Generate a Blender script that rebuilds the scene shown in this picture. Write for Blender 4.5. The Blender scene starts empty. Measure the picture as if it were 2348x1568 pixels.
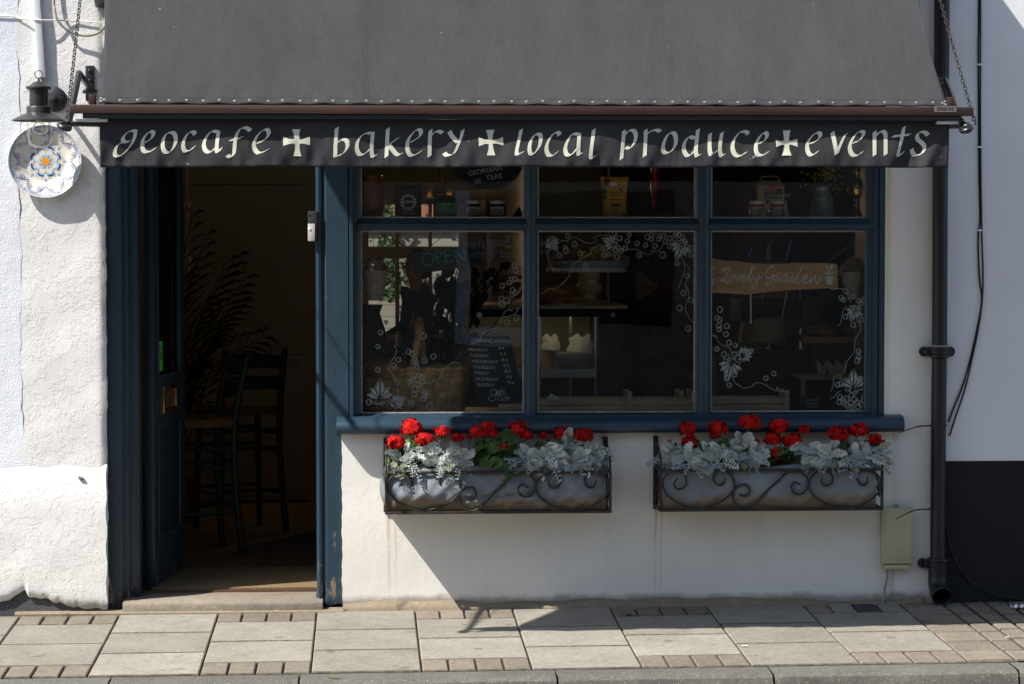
import bpy, bmesh, math, random
from mathutils import Vector, Matrix
R = math.radians
PI = math.pi
rnd = random.Random(7)
sc = bpy.context.scene
COL = sc.collection

# ---------------------------------------------------------------- camera model
F = 5733.0                       # focal length in pixels of a 2347 px wide picture
CAM = Vector((0.0, -11.7, 1.75))
PITCH = math.atan2(244.0, F)
YAW = math.asin(338.5 / F)
_r = Vector((math.cos(YAW), -math.sin(YAW), 0))
_f = Vector((math.sin(YAW) * math.cos(PITCH), math.cos(YAW) * math.cos(PITCH), -math.sin(PITCH)))
_u = Vector((math.sin(YAW) * math.sin(PITCH), math.cos(YAW) * math.sin(PITCH), math.cos(PITCH)))

def at(u, v, y=0.0):
    """point at the depth y that is seen at (u, v) of the photograph (2347 px wide)"""
    d = _f * F + _r * (u - 1173.5) + _u * (784.0 - v)
    t = (y - CAM.y) / d.y
    return CAM + d * t

def crop(ox, oy, s):
    """picture coordinates of a crop with origin (ox, oy) in the 4096 px photograph, s crop pixels per pixel"""
    k = 2347.0 / 4096.0
    return lambda x, y: ((ox + x / s) * k, (oy + y / s) * k)

# ---------------------------------------------------------------- mesh builder
WL = {}

class MB:
    def __init__(self):
        self.v, self.f, self.m, self.t = [], [], [], []
        self.mi = 0
        self.ti = 0.5
    def add(self, vs, fs):
        o = len(self.v)
        self.v += [Vector(p) for p in vs]
        for f in fs:
            self.f.append([o + i for i in f]); self.m.append(self.mi); self.t.append(self.ti)
    def box(self, a, b):
        x0, y0, z0 = [min(a[i], b[i]) for i in range(3)]
        x1, y1, z1 = [max(a[i], b[i]) for i in range(3)]
        self.add([(x0,y0,z0),(x1,y0,z0),(x1,y1,z0),(x0,y1,z0),(x0,y0,z1),(x1,y0,z1),(x1,y1,z1),(x0,y1,z1)],
                 [(0,3,2,1),(4,5,6,7),(0,1,5,4),(1,2,6,5),(2,3,7,6),(3,0,4,7)])
        return self
    def obox(self, c, size, M=None):
        sx, sy, sz = [s / 2 for s in size]
        c = Vector(c)
        vs = [Vector((x, y, z)) for z in (-sz, sz) for y in (-sy, sy) for x in (-sx, sx)]
        if M: vs = [M @ p for p in vs]
        self.add([c + p for p in vs], [(0,2,3,1),(4,5,7,6),(0,1,5,4),(1,3,7,5),(3,2,6,7),(2,0,4,6)])
        return self
    def beam(self, a, b, w, d, up=(0, 0, 1)):
        a, b = Vector(a), Vector(b)
        t = (b - a).normalized()
        s = t.cross(Vector(up))
        if s.length < 1e-4: s = t.cross(Vector((1, 0, 0)))
        s.normalize(); n = s.cross(t)
        vs = []
        for p in (a, b):
            for i, j in ((-1,-1),(1,-1),(1,1),(-1,1)):
                vs.append(p + s * (i * w / 2) + n * (j * d / 2))
        self.add(vs, [(0,1,2,3),(7,6,5,4),(0,4,5,1),(1,5,6,2),(2,6,7,3),(3,7,4,0)])
        return self
    def tube(self, pts, r, n=8, closed=False, cap=True):
        pts = [Vector(p) for p in pts]
        N = len(pts)
        rr = r if isinstance(r, (list, tuple)) else [r] * N
        nrm = None; rings = []
        for i, p in enumerate(pts):
            if closed: t = pts[(i + 1) % N] - pts[i - 1]
            else: t = pts[min(i + 1, N - 1)] - pts[max(i - 1, 0)]
            if t.length < 1e-9: t = Vector((0, 0, 1))
            t.normalize()
            if nrm is None:
                nrm = t.orthogonal().normalized()
            nrm = (nrm - t * nrm.dot(t))
            if nrm.length < 1e-6: nrm = t.orthogonal()
            nrm.normalize()
            b = t.cross(nrm)
            rings.append([p + (nrm * math.cos(2*PI*k/n) + b * math.sin(2*PI*k/n)) * rr[i] for k in range(n)])
        vs = [p for ring in rings for p in ring]
        fs = []
        for i in range(N if closed else N - 1):
            j = (i + 1) % N
            for k in range(n):
                k2 = (k + 1) % n
                fs.append((i*n+k, i*n+k2, j*n+k2, j*n+k))
        if cap and not closed:
            fs.append(tuple(range(n - 1, -1, -1)))
            fs.append(tuple((N-1)*n + k for k in range(n)))
        self.add(vs, fs)
        return self
    def lathe(self, prof, c, n=24, M=None, cap=True, a0=0, a1=2*PI):
        c = Vector(c); full = abs(a1 - a0 - 2*PI) < 1e-6
        vs = []
        m = n if full else n + 1
        for (r, z) in prof:
            for k in range(m):
                a = a0 + (a1 - a0) * k / n
                p = Vector((r * math.cos(a), r * math.sin(a), z))
                if M: p = M @ p
                vs.append(c + p)
        fs = []
        for i in range(len(prof) - 1):
            for k in range(n):
                k2 = (k + 1) % m if full else k + 1
                fs.append((i*m+k, i*m+k2, (i+1)*m+k2, (i+1)*m+k))
        if cap and full:
            if prof[0][0] > 1e-5: fs.append(tuple(range(m - 1, -1, -1)))
            if prof[-1][0] > 1e-5: fs.append(tuple((len(prof)-1)*m + k for k in range(m)))
        self.add(vs, fs)
        return self
    def prism(self, poly, d0, d1, fn=None):
        """poly of (x, z) swept in y from d0 to d1; fn(x, z, y) may bend it"""
        n = len(poly)
        area = sum(poly[i][0]*poly[(i+1) % n][1] - poly[(i+1) % n][0]*poly[i][1] for i in range(n))
        if area < 0: poly = poly[::-1]
        fn = fn or (lambda x, z, y: (x, y, z))
        vs = [fn(x, z, d0) for x, z in poly] + [fn(x, z, d1) for x, z in poly]
        fs = [tuple(range(n)), tuple(range(2*n - 1, n - 1, -1))]
        for i in range(n):
            j = (i + 1) % n
            fs.append((j, i, n + i, n + j))
        self.add(vs, fs)
        return self
    def profx(self, prof, x0, x1):
        """profile of (y, z) swept along x"""
        n = len(prof)
        vs = [(x0, y, z) for y, z in prof] + [(x1, y, z) for y, z in prof]
        fs = [tuple(range(n)), tuple(range(2*n - 1, n - 1, -1))]
        for i in range(n):
            j = (i + 1) % n
            fs.append((j, i, n + i, n + j))
        self.add(vs, fs)
        return self
    def profz(self, prof, z0, z1):
        """profile of (x, y) swept along z"""
        n = len(prof)
        vs = [(x, y, z0) for x, y in prof] + [(x, y, z1) for x, y in prof]
        fs = [tuple(range(n - 1, -1, -1)), tuple(range(n, 2*n))]
        for i in range(n):
            j = (i + 1) % n
            fs.append((i, j, n + j, n + i))
        self.add(vs, fs)
        return self
    def grid(self, nu, nv, fn):
        vs = [fn(i / nu, j / nv) for j in range(nv + 1) for i in range(nu + 1)]
        fs = [(j*(nu+1)+i, j*(nu+1)+i+1, (j+1)*(nu+1)+i+1, (j+1)*(nu+1)+i) for j in range(nv) for i in range(nu)]
        self.add(vs, fs)
        return self
    def ball(self, c, r, n=10, m=7, s=(1, 1, 1)):
        prof = [(math.sin(PI*i/m)*1.0, -math.cos(PI*i/m)) for i in range(m + 1)]
        prof[0] = (1e-5, -1); prof[-1] = (1e-5, 1)
        M = Matrix.Diagonal((r*s[0], r*s[1], r*s[2]))
        self.lathe(prof, c, n, M)
        return self
    def build(self, name, mats, parent=None, bevel=0.0, smooth=True, angle=38, seg=2, label=None, cat=None, group=None, kind=None, solid=0.0, fixn=False):
        if not isinstance(mats, (list, tuple)): mats = [mats]
        if parent is not None:
            off = WL[parent.name]
        else:
            xs = [p.x for p in self.v]; ys = [p.y for p in self.v]; zs = [p.z for p in self.v]
            off = Vector(((min(xs)+max(xs))/2, (min(ys)+max(ys))/2, min(zs)))
        me = bpy.data.meshes.new(name)
        me.from_pydata([p - off for p in self.v], [], self.f)
        for m in mats: me.materials.append(m)
        me.polygons.foreach_set('material_index', self.m)
        a = me.attributes.new('tint', 'FLOAT', 'FACE')
        a.data.foreach_set('value', self.t)
        if bevel > 0 or fixn:
            bm = bmesh.new(); bm.from_mesh(me)
            if fixn: bmesh.ops.recalc_face_normals(bm, faces=bm.faces)
            if bevel > 0:
                es = [e for e in bm.edges if len(e.link_faces) == 2 and e.calc_face_angle(0) > R(25)]
                bmesh.ops.bevel(bm, geom=es, offset=bevel, segments=seg, profile=0.5, affect='EDGES', clamp_overlap=True)
            bm.to_mesh(me); bm.free()
        if smooth:
            me.shade_smooth()
            me.set_sharp_from_angle(angle=R(angle))
        me.validate()
        o = bpy.data.objects.new(name, me)
        COL.objects.link(o)
        WL[o.name] = off
        if parent is not None: o.parent = parent
        else: o.location = off
        if solid:
            s = o.modifiers.new('thickness', 'SOLIDIFY'); s.thickness = solid; s.offset = 0
        if label: o['label'] = label
        if cat: o['category'] = cat
        if group: o['group'] = group
        if kind: o['kind'] = kind
        return o

def thing(name, label, cat, loc, group=None):
    o = bpy.data.objects.new(name, None)
    o.empty_display_size = 0.1
    COL.objects.link(o)
    o.location = Vector(loc)
    o['label'] = label; o['category'] = cat
    if group: o['group'] = group
    WL[o.name] = Vector(loc)
    return o

def copy_tree(o, parent=None):
    c = o.copy(); COL.objects.link(c)
    if parent is not None: c.parent = parent
    WL[c.name] = WL[o.name]
    for ch in [x for x in bpy.data.objects if x.parent == o]:
        copy_tree(ch, c)
    return c

def spline(pts, sub=8, closed=False):
    P = [Vector((p[0], p[1], p[2] if len(p) > 2 else 0)) for p in pts]
    n = len(P); out = []
    for i in range(n if closed else n - 1):
        p0 = P[(i-1) % n] if closed or i > 0 else P[0]*2 - P[1]
        p1, p2 = P[i], P[(i+1) % n]
        p3 = P[(i+2) % n] if closed or i + 2 < n else P[-1]*2 - P[-2]
        for k in range(sub):
            t = k / sub
            out.append(0.5 * ((2*p1) + (p2-p0)*t + (2*p0-5*p1+4*p2-p3)*t*t + (3*p1-p0-3*p2+p3)*t*t*t))
    if not closed: out.append(P[-1])
    return out

def pen(mb, pts, w, mn, phi, place, sub=7, smooth=True):
    """a stroke of a broad pen: pts in flat picture coordinates, place(x, y) -> world point"""
    P = spline(pts, sub) if smooth else [Vector((p[0], p[1], 0)) for p in pts]
    nib = Vector((math.cos(phi), -math.sin(phi), 0)) * (w / 2)
    L = []
    for i, p in enumerate(P):
        t = P[min(i+1, len(P)-1)] - P[max(i-1, 0)]
        if t.length < 1e-9: t = Vector((1, 0, 0))
        t.normalize()
        n = Vector((-t.y, t.x, 0))
        c = n.dot(nib); s = 1 if c >= 0 else -1
        h = nib * s + n * max(0.0, mn/2 - abs(c))
        L.append((p + h, p - h))
    vs = [place(q.x, q.y) for pr in L for q in pr]
    fs = [(2*i, 2*i+1, 2*i+3, 2*i+2) for i in range(len(P) - 1)]
    mb.add(vs, fs)

# ---------------------------------------------------------------- materials
class MT:
    def __init__(self, name):
        self.mat = bpy.data.materials.new(name)
        self.mat.use_nodes = True
        self.nt = self.mat.node_tree
        self.b = self.nt.nodes['Principled BSDF']
        self.out = self.nt.nodes['Material Output']
        self.pos = None
    def n(self, t, **kw):
        x = self.nt.nodes.new(t)
        for k, v in kw.items():
            if k.startswith('_'): setattr(x, k[1:], v)
            else:
                k2 = k.replace('_', ' ')
                x.inputs[k2].default_value = v
        return x
    def l(self, a, b): self.nt.links.new(a, b)
    def P(self, scale=(1, 1, 1)):
        if self.pos is None: self.pos = self.n('ShaderNodeNewGeometry')
        m = self.n('ShaderNodeMapping', Scale=scale)
        self.l(self.pos.outputs['Position'], m.inputs['Vector'])
        return m.outputs['Vector']
    def noise(self, scale, detail=4, rough=0.55, stretch=(1, 1, 1), dist=0.0):
        x = self.n('ShaderNodeTexNoise', Scale=scale, Detail=detail, Roughness=rough, Distortion=dist)
        self.l(self.P(stretch), x.inputs['Vector'])
        return x.outputs['Fac']
    def ramp(self, fac, stops):
        x = self.n('ShaderNodeValToRGB')
        e = x.color_ramp.elements
        while len(e) < len(stops): e.new(0.5)
        for i, (p, c) in enumerate(stops):
            e[i].position = p
            e[i].color = (c, c, c, 1) if isinstance(c, (int, float)) else (*c[:3], 1)
        self.l(fac, x.inputs['Fac'])
        return x.outputs['Color']
    def mix(self, a, b, fac, mode='MIX'):
        x = self.n('ShaderNodeMix', _data_type='RGBA', _blend_type=mode)
        for s, i in ((fac, 0), (a, 6), (b, 7)):
            if isinstance(s, (int, float)): x.inputs[i].default_value = s
            elif isinstance(s, tuple): x.inputs[i].default_value = (*s[:3], 1)
            else: self.l(s, x.inputs[i])
        return x.outputs[2]
    def math(self, op, a, b=0.0):
        x = self.n('ShaderNodeMath', _operation=op)
        for i, s in enumerate((a, b)):
            if isinstance(s, (int, float)): x.inputs[i].default_value = s
            else: self.l(s, x.inputs[i])
        return x.outputs[0]
    def zpos(self, axis='Z'):
        s = self.n('ShaderNodeSeparateXYZ'); self.l(self.P(), s.inputs[0]); return s.outputs[axis]
    def tint(self):
        a = self.n('ShaderNodeAttribute', _attribute_name='tint'); return a.outputs['Fac']
    def bump(self, *layers):
        prev = None
        for h, d, s in layers:
            b = self.n('ShaderNodeBump', Strength=s, Distance=d)
            self.l(h, b.inputs['Height'])
            if prev is not None: self.l(prev, b.inputs['Normal'])
            prev = b.outputs['Normal']
        self.l(prev, self.b.inputs['Normal'])
    def col(self, c):
        if isinstance(c, tuple): self.b.inputs['Base Color'].default_value = (*c[:3], 1)
        else: self.l(c, self.b.inputs['Base Color'])
    def set(self, rough=None, metal=None, spec=None):
        if rough is not None:
            if isinstance(rough, (int, float)): self.b.inputs['Roughness'].default_value = rough
            else: self.l(rough, self.b.inputs['Roughness'])
        if metal is not None: self.b.inputs['Metallic'].default_value = metal
        if spec is not None: self.b.inputs['Specular IOR Level'].default_value = spec
        return self

def sc3(c, k): return tuple(min(1.0, x * k) for x in c[:3])

def simple(name, c, rough=0.6, var=0.15, vs=12, bump=0.0, bs=80, metal=0.0, spec=0.4, stretch=(1, 1, 1), tint=0.0):
    t = MT(name)
    n = t.noise(vs, 5, 0.6, stretch)
    colr = t.ramp(n, [(0.3, sc3(c, 1 - var)), (0.7, sc3(c, 1 + var))])
    if tint:
        f = t.ramp(t.tint(), [(0, 1 - tint), (1, 1 + tint)])
        colr = t.mix(colr, f, 1.0, 'MULTIPLY')
    t.col(colr)
    t.set(rough, metal, spec)
    if bump: t.bump((t.noise(bs, 4, 0.6, stretch), bump, 0.6))
    return t.mat
M = {}
def m_render(name, base, lump, fine, dirt, warm=(0.62, 0.52, 0.40), splash=0.0, streaks=(), crack=0.35):
    t = MT(name)
    a = t.noise(1.6, 6, 0.6)
    c = t.ramp(a, [(0.3, sc3(base, 0.93)), (0.7, sc3(base, 1.03))])
    d = t.ramp(t.noise(4.5, 10, 0.72), [(0.60, 0.0), (0.78, dirt)])
    c = t.mix(c, warm, d)
    sp = t.ramp(t.noise(95, 2, 0.5), [(0.70, 0.0), (0.76, 0.35 * (0.4 + dirt))])
    c = t.mix(c, (0.25, 0.20, 0.15), sp)
    if splash:
        z = t.zpos()
        h = t.math('ADD', z, t.math('MULTIPLY', t.noise(9, 8, 0.7), -0.07))
        s = t.ramp(h, [(0.0, splash), (0.030, 0.0)])
        c = t.mix(c, (0.13, 0.115, 0.09), s)
        h2 = t.math('ADD', z, t.math('MULTIPLY', t.noise(3, 6, 0.6), -0.5))
        s2 = t.ramp(h2, [(0.0, splash * 0.25), (0.25, 0.0)])
        c = t.mix(c, (0.42, 0.37, 0.29), s2)
    vo = t.n('ShaderNodeTexVoronoi', Scale=1.9, _feature='DISTANCE_TO_EDGE')
    wv = t.n('ShaderNodeTexNoise', Scale=5.0, Detail=6.0, Roughness=0.65); t.l(t.P(), wv.inputs['Vector'])
    t.l(t.mix(t.P(), wv.outputs['Color'], 0.30), vo.inputs['Vector'])
    ck = t.math('MULTIPLY', t.ramp(vo.outputs['Distance'], [(0.0, 1.0), (0.006, 0.0)]), t.ramp(t.noise(1.3, 3), [(0.50, 0.0), (0.58, crack)]))
    c = t.mix(c, (0.30, 0.26, 0.21), ck)
    c = t.mix(c, sc3(base, 0.80), t.ramp(t.noise(3.1, 8, 0.7, (3.2, 1, 0.16)), [(0.55, 0.0), (0.75, 0.55)]))
    for sx, s0, s1, z1 in streaks:
        d = t.math('ABSOLUTE', t.math('SUBTRACT', t.math('ADD', t.zpos('X'), t.math('MULTIPLY', t.noise(6, 4, 0.6), 0.03)), sx + 0.015))
        k = t.math('MULTIPLY', t.ramp(d, [(s0, 1.0), (s1, 0.0)]), t.ramp(t.zpos(), [(0.05, 0.25), (z1 - 0.01, 0.8), (z1, 0.0)]))
        c = t.mix(c, (0.36, 0.21, 0.09), t.math('MULTIPLY', k, t.ramp(t.noise(40, 4, 0.6, (1, 1, 0.15)), [(0.35, 0.15), (0.65, 0.9)])))
    t.col(c); t.set(0.75, 0, 0.25)
    lay = [(t.noise(2.6, 4, 0.55), lump, 0.8), (t.noise(12, 8, 0.70), lump * 0.46, 0.8), (t.noise(130, 3, 0.6), fine, 0.8)]
    if 0.0046 < lump < 0.0052:
        lay.append((t.ramp(t.noise(8.5, 9, 0.7), [(0.49, 0.0), (0.515, 1.0)]), 0.0016, 0.7))
        lay.append((t.ramp(t.noise(21, 6, 0.65), [(0.60, 0.0), (0.63, 1.0)]), 0.0012, 0.7))
    if lump > 0.014:
        v = t.n('ShaderNodeTexVoronoi', Scale=14.0, _feature='SMOOTH_F1')
        w = t.n('ShaderNodeTexNoise', Scale=9.0, Detail=5.0)
        t.l(t.P(), w.inputs['Vector'])
        t.l(t.mix(t.P(), w.outputs['Color'], 0.22), v.inputs['Vector'])
        lay.append((t.ramp(v.outputs['Distance'], [(0.22, 0.0), (0.36, 1.0)]), lump * 0.10, 0.6))
    t.bump(*lay)
    return t.mat
M['wall_left'] = m_render('rough_white_render', (0.7, 0.69, 0.675), 0.0048, 0.0016, 0.40, splash=0.5)
M['wall_joint'] = m_render('coarse_white_render', (0.67, 0.69, 0.73), 0.0095, 0.0030, 0.12)
M['wall_shop'] = m_render('smooth_white_render', (0.735, 0.712, 0.665), 0.0055, 0.0010, 0.16, splash=0.8, streaks=((0.115, 0.002, 0.010, 0.48), (0.145, 0.001, 0.005, 0.40), (1.372, 0.002, 0.010, 0.48), (1.40, 0.001, 0.006, 0.46)), crack=0.15)
M['wall_next'] = m_render('painted_smooth_render', (0.7, 0.7, 0.705), 0.004, 0.0008, 0.06, splash=0.2, crack=0.0)
M['wall_black'] = m_render('black_painted_plinth', (0.012, 0.012, 0.014), 0.006, 0.0016, 0.04, warm=(0.1, 0.09, 0.08))

def m_paint(name, base, wear=0.0, rough=0.42):
    t = MT(name)
    c = t.ramp(t.noise(7, 6, 0.6, (1, 1, 0.3)), [(0.3, sc3(base, 0.85)), (0.7, sc3(base, 1.15))])
    c = t.mix(c, (0.22, 0.24, 0.25), t.ramp(t.noise(55, 5, 0.65), [(0.68, 0.0), (0.80, 0.30)]))
    bl = [(t.noise(24, 5, 0.6, (1, 1, 0.12)), 0.003, 0.6), (t.noise(200, 2), 0.0006, 0.5)]
    if wear:
        z = t.zpos()
        low = t.ramp(z, [(0.0, 1.0), (0.42, 0.0)])
        n = t.noise(16, 8, 0.72, (1.6, 1.6, 0.55))
        k = t.math('ADD', n, t.math('MULTIPLY', low, 0.16))
        chip = t.ramp(k, [(0.675, 0.0), (0.69, 1.0)])
        c = t.mix(c, t.ramp(t.noise(60, 5, 0.6, (1, 1, 0.2)), [(0.3, (0.05, 0.035, 0.025)), (0.7, (0.26, 0.19, 0.13))]), chip)
        bl.append((t.math('MULTIPLY', chip, -1.0), 0.003, 0.7))
    t.col(c); t.set(rough, 0, 0.45)
    t.bump(*bl)
    return t.mat
BLUE = (0.0185, 0.040, 0.061)
M['blue'] = m_paint('blue_joinery_paint', BLUE, 0.0, 0.34)
M['blue_worn'] = m_paint('worn_blue_joinery_paint', BLUE, 1.0, 0.38)
M['blue_dark'] = m_paint('dark_blue_door_paint', (0.013, 0.027, 0.047), 0.3, 0.4)

def m_cloth(name, base, var, thru=0.0):
    t = MT(name)
    c = t.ramp(t.noise(26, 5, 0.65, (9, 1, 0.35)), [(0.25, sc3(base, 1 - var)), (0.75, sc3(base, 1 + var))])
    c = t.mix(c, sc3(base, 1.5), t.ramp(t.noise(2.2, 6, 0.6), [(0.42, 0.0), (0.75, 0.30)]))
    c = t.mix(c, (0.5, 0.5, 0.48), t.ramp(t.noise(38, 2, 0.5), [(0.775, 0.0), (0.80, 0.5)]))
    c = t.mix(c, sc3(base, 0.72), t.ramp(t.noise(1.6, 7, 0.62, (2.4, 1, 0.35)), [(0.50, 0.0), (0.70, 0.45)]))
    c = t.mix(c, (0.42, 0.42, 0.40), t.ramp(t.noise(19, 2, 0.5), [(0.755, 0.0), (0.775, 0.35)]))
    t.col(c); t.set(0.92, 0, 0.1)
    if thru:
        tr = t.n('ShaderNodeBsdfTranslucent'); tr.inputs['Color'].default_value = (0.27, 0.26, 0.245, 1)
        mx = t.n('ShaderNodeMixShader', Fac=thru)
        t.l(t.b.outputs[0], mx.inputs[1]); t.l(tr.outputs[0], mx.inputs[2]); t.l(mx.outputs[0], t.out.inputs['Surface'])
    t.bump((t.noise(420, 2, 0.5, (1, 1, 0.4)), 0.0010, 0.6), (t.noise(3.5, 3, 0.5, (1.6, 1, 0.5)), 0.022, 0.6))
    return t.mat
M['canopy'] = m_cloth('charcoal_canvas', (0.08, 0.0805, 0.085), 0.20, 0.5)
M['valance'] = m_cloth('black_canvas', (0.034, 0.034, 0.037), 0.16)
M['cream'] = simple('cream_sign_paint', (0.52, 0.51, 0.41), 0.7, 0.06, 60)
M['redwood'] = simple('stained_hardwood', (0.04, 0.0185, 0.015), 0.42, 0.35, 30, 0.0006, 120, stretch=(0.08, 1, 1))
M['black_metal'] = simple('black_painted_steel', (0.010, 0.011, 0.012), 0.32, 0.2, 30, 0.0003, 150, spec=0.6)
M['lamp_metal'] = simple('satin_black_lamp_metal', (0.017, 0.017, 0.018), 0.38, 0.15, 30, spec=0.6)
M['pipe'] = simple('black_downpipe_paint', (0.009, 0.010, 0.013), 0.45, 0.3, 16, 0.0012, 60, spec=0.4)
M['stud'] = simple('dull_zinc', (0.26, 0.265, 0.27), 0.4, 0.1, 40, metal=0.6)
M['chain'] = simple('weathered_chain_steel', (0.030, 0.025, 0.020), 0.5, 0.4, 60, metal=0.3)
M['white_plastic'] = simple('white_plastic', (0.74, 0.75, 0.78), 0.35, 0.04, 20)
M['cable_grey'] = simple('grey_cable', (0.22, 0.20, 0.17), 0.6, 0.2, 40)
M['cable_white'] = simple('painted_cable', (0.62, 0.60, 0.55), 0.7, 0.15, 60)
M['cable_black'] = simple('black_cable', (0.012, 0.011, 0.011), 0.5, 0.2, 40)
M['brown_strap'] = simple('brown_cable_tie', (0.045, 0.030, 0.020), 0.5, 0.2, 40)

def m_slab(name, base, speck, s2):
    t = MT(name)
    c = t.ramp(t.noise(3.2, 7, 0.62), [(0.28, sc3(base, 0.82)), (0.72, sc3(base, 1.14))])
    f = t.ramp(t.tint(), [(0, 0.86), (1, 1.13)])
    c = t.mix(c, f, 1.0, 'MULTIPLY')
    c = t.mix(c, t.ramp(t.noise(34, 5, 0.7), [(0.25, 0.74), (0.75, 1.22)]), 1.0, 'MULTIPLY')
    c = t.mix(c, sc3(base, 0.62), t.ramp(t.noise(2.1, 8, 0.72), [(0.56, 0.0), (0.72, 0.5)]))
    c = t.mix(c, (0.10, 0.09, 0.075), t.ramp(t.noise(150, 3, 0.6), [(0.60, 0.0), (0.72, speck)]))
    c = t.mix(c, (0.55, 0.50, 0.41), t.ramp(t.noise(190, 2, 0.5), [(0.64, 0.0), (0.72, s2)]))
    c = t.mix(c, (0.07, 0.065, 0.055), t.ramp(t.noise(8.5, 2, 0.5), [(0.70, 0.0), (0.73, 0.55)]))
    t.col(c); t.set(0.9, 0, 0.15)
    t.bump((t.noise(160, 4, 0.65), 0.0018, 0.7), (t.noise(7, 4, 0.5), 0.006, 0.4))
    return t.mat
M['slab'] = m_slab('concrete_paving_slab', (0.220, 0.205, 0.172), 0.7, 0.6)
M['block'] = m_slab('aggregate_paving_block', (0.165, 0.140, 0.112), 0.85, 0.95)
M['slab_dark'] = m_slab('dark_grey_slab', (0.045, 0.045, 0.047), 0.4, 0.2)
M['joint'] = m_slab('sandy_joint', (0.066, 0.055, 0.04), 0.8, 0.5)
M['grime'] = simple('dark_joint_grime', (0.088, 0.077, 0.058), 0.95, 0.5, 30)
M['mortar'] = m_slab('tan_mortar_fillet', (0.205, 0.168, 0.12), 0.5, 0.3)
M['step'] = m_slab('worn_stone_step', (0.20, 0.172, 0.135), 0.7, 0.6)
M['kerb'] = m_slab('granite_kerb', (0.105, 0.10, 0.09), 0.9, 0.7)
M['asphalt'] = m_slab('asphalt', (0.115, 0.112, 0.107), 0.7, 0.5)
M['rubble'] = m_slab('dark_grey_rubble', (0.075, 0.078, 0.082), 0.7, 0.3)
M['iron'] = simple('rusting_wrought_iron', (0.022, 0.016, 0.013), 0.6, 0.6, 18, 0.0008, 150, spec=0.35)
def m_liner(name):
    t = MT(name)
    c = t.ramp(t.noise(3.5, 6, 0.6), [(0.3, (0.125, 0.142, 0.158)), (0.7, (0.195, 0.214, 0.232))])
    h = t.math('ADD', t.zpos(), t.math('MULTIPLY', t.noise(13, 9, 0.72), -0.20))
    c = t.mix(c, (0.20, 0.135, 0.075), t.ramp(h, [(0.420, 0.8), (0.455, 0.0)]))
    c = t.mix(c, (0.09, 0.07, 0.05), t.ramp(h, [(0.395, 0.6), (0.43, 0.0)]))
    c = t.mix(c, (0.17, 0.125, 0.08), t.ramp(t.noise(30, 5, 0.6, (1, 1, 0.10)), [(0.60, 0.0), (0.75, 0.35)]))
    t.col(c); t.set(0.85, 0, 0.2)
    t.bump((t.noise(8, 6, 0.6, (1, 1, 1.6), 0.6), 0.014, 0.8), (t.noise(34, 4, 0.6), 0.0016, 0.6), (t.noise(260, 2), 0.0010, 0.6))
    return t.mat
M['liner'] = m_liner('grey_blue_felt_liner')
def m_leaf(name, a, b, rough=0.6, sub=0.12, vs=30):
    t = MT(name)
    c = t.ramp(t.noise(vs, 4, 0.6), [(0.3, a), (0.7, b)])
    f = t.ramp(t.tint(), [(0, 0.65), (1, 1.3)])
    c = t.mix(c, f, 1.0, 'MULTIPLY')
    t.col(c); t.set(rough, 0, 0.25)
    tr = t.n('ShaderNodeBsdfTranslucent'); t.l(c, tr.inputs['Color'])
    mx = t.n('ShaderNodeMixShader', Fac=sub)
    t.l(t.b.outputs[0], mx.inputs[1]); t.l(tr.outputs[0], mx.inputs[2]); t.l(mx.outputs[0], t.out.inputs['Surface'])
    return t.mat
M['silver_leaf'] = m_leaf('silver_felted_leaf', (0.33, 0.365, 0.35), (0.50, 0.54, 0.52), 0.85, 0.10)
M['old_leaf'] = m_leaf('yellowing_silver_leaf', (0.16, 0.19, 0.11), (0.28, 0.27, 0.17), 0.8, 0.12)
M['green_leaf'] = m_leaf('geranium_leaf', (0.035, 0.075, 0.016), (0.075, 0.135, 0.035), 0.55, 0.22)
M['ivy'] = m_leaf('ivy_leaf', (0.022, 0.040, 0.012), (0.055, 0.085, 0.03), 0.6, 0.15)
M['dark_leaf'] = m_leaf('dark_houseplant_leaf', (0.008, 0.013, 0.007), (0.018, 0.028, 0.012), 0.75, 0.05)
M['petal'] = m_leaf('scarlet_petal', (0.36, 0.003, 0.003), (0.52, 0.008, 0.005), 0.85, 0.2, 60)
M['grass'] = m_leaf('grass_blade', (0.06, 0.10, 0.02), (0.12, 0.17, 0.04), 0.6, 0.2)
M['soil'] = simple('potting_soil', (0.018, 0.013, 0.010), 0.95, 0.4, 60, 0.004, 90)
M['stem'] = simple('green_stem', (0.10, 0.12, 0.05), 0.6, 0.2, 40)

def m_glass(name, tint, rough=0.0, extra=0.0, ior=1.45, fk=1.0):
    t = MT(name)
    tr = t.n('ShaderNodeBsdfTransparent'); tr.inputs['Color'].default_value = (*tint, 1)
    gl = t.n('ShaderNodeBsdfGlossy', Roughness=rough)
    fr = t.n('ShaderNodeFresnel', IOR=ior)
    if extra:
        b = t.n('ShaderNodeBump', Strength=0.25, Distance=extra)
        t.l(t.noise(1.7, 2, 0.4), b.inputs['Height'])
        t.l(b.outputs[0], gl.inputs['Normal'])
    mx = t.n('ShaderNodeMixShader')
    t.l(t.math('MULTIPLY', fr.outputs[0], fk), mx.inputs[0]); t.l(tr.outputs[0], mx.inputs[1]); t.l(gl.outputs[0], mx.inputs[2])
    t.l(mx.outputs[0], t.out.inputs['Surface'])
    return t.mat
M['pane'] = m_glass('window_glass', (0.97, 0.985, 0.975), 0.0, 0.004)
M['jar_glass'] = m_glass('jar_glass', (0.96, 0.97, 0.97), 0.02, ior=1.35, fk=0.4)
M['vine_paint'] = simple('white_window_paint', (0.74, 0.78, 0.79), 0.6, 0.12, 70)
M['putty'] = simple('cracked_window_putty', (0.30, 0.29, 0.26), 0.7, 0.4, 50)
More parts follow.
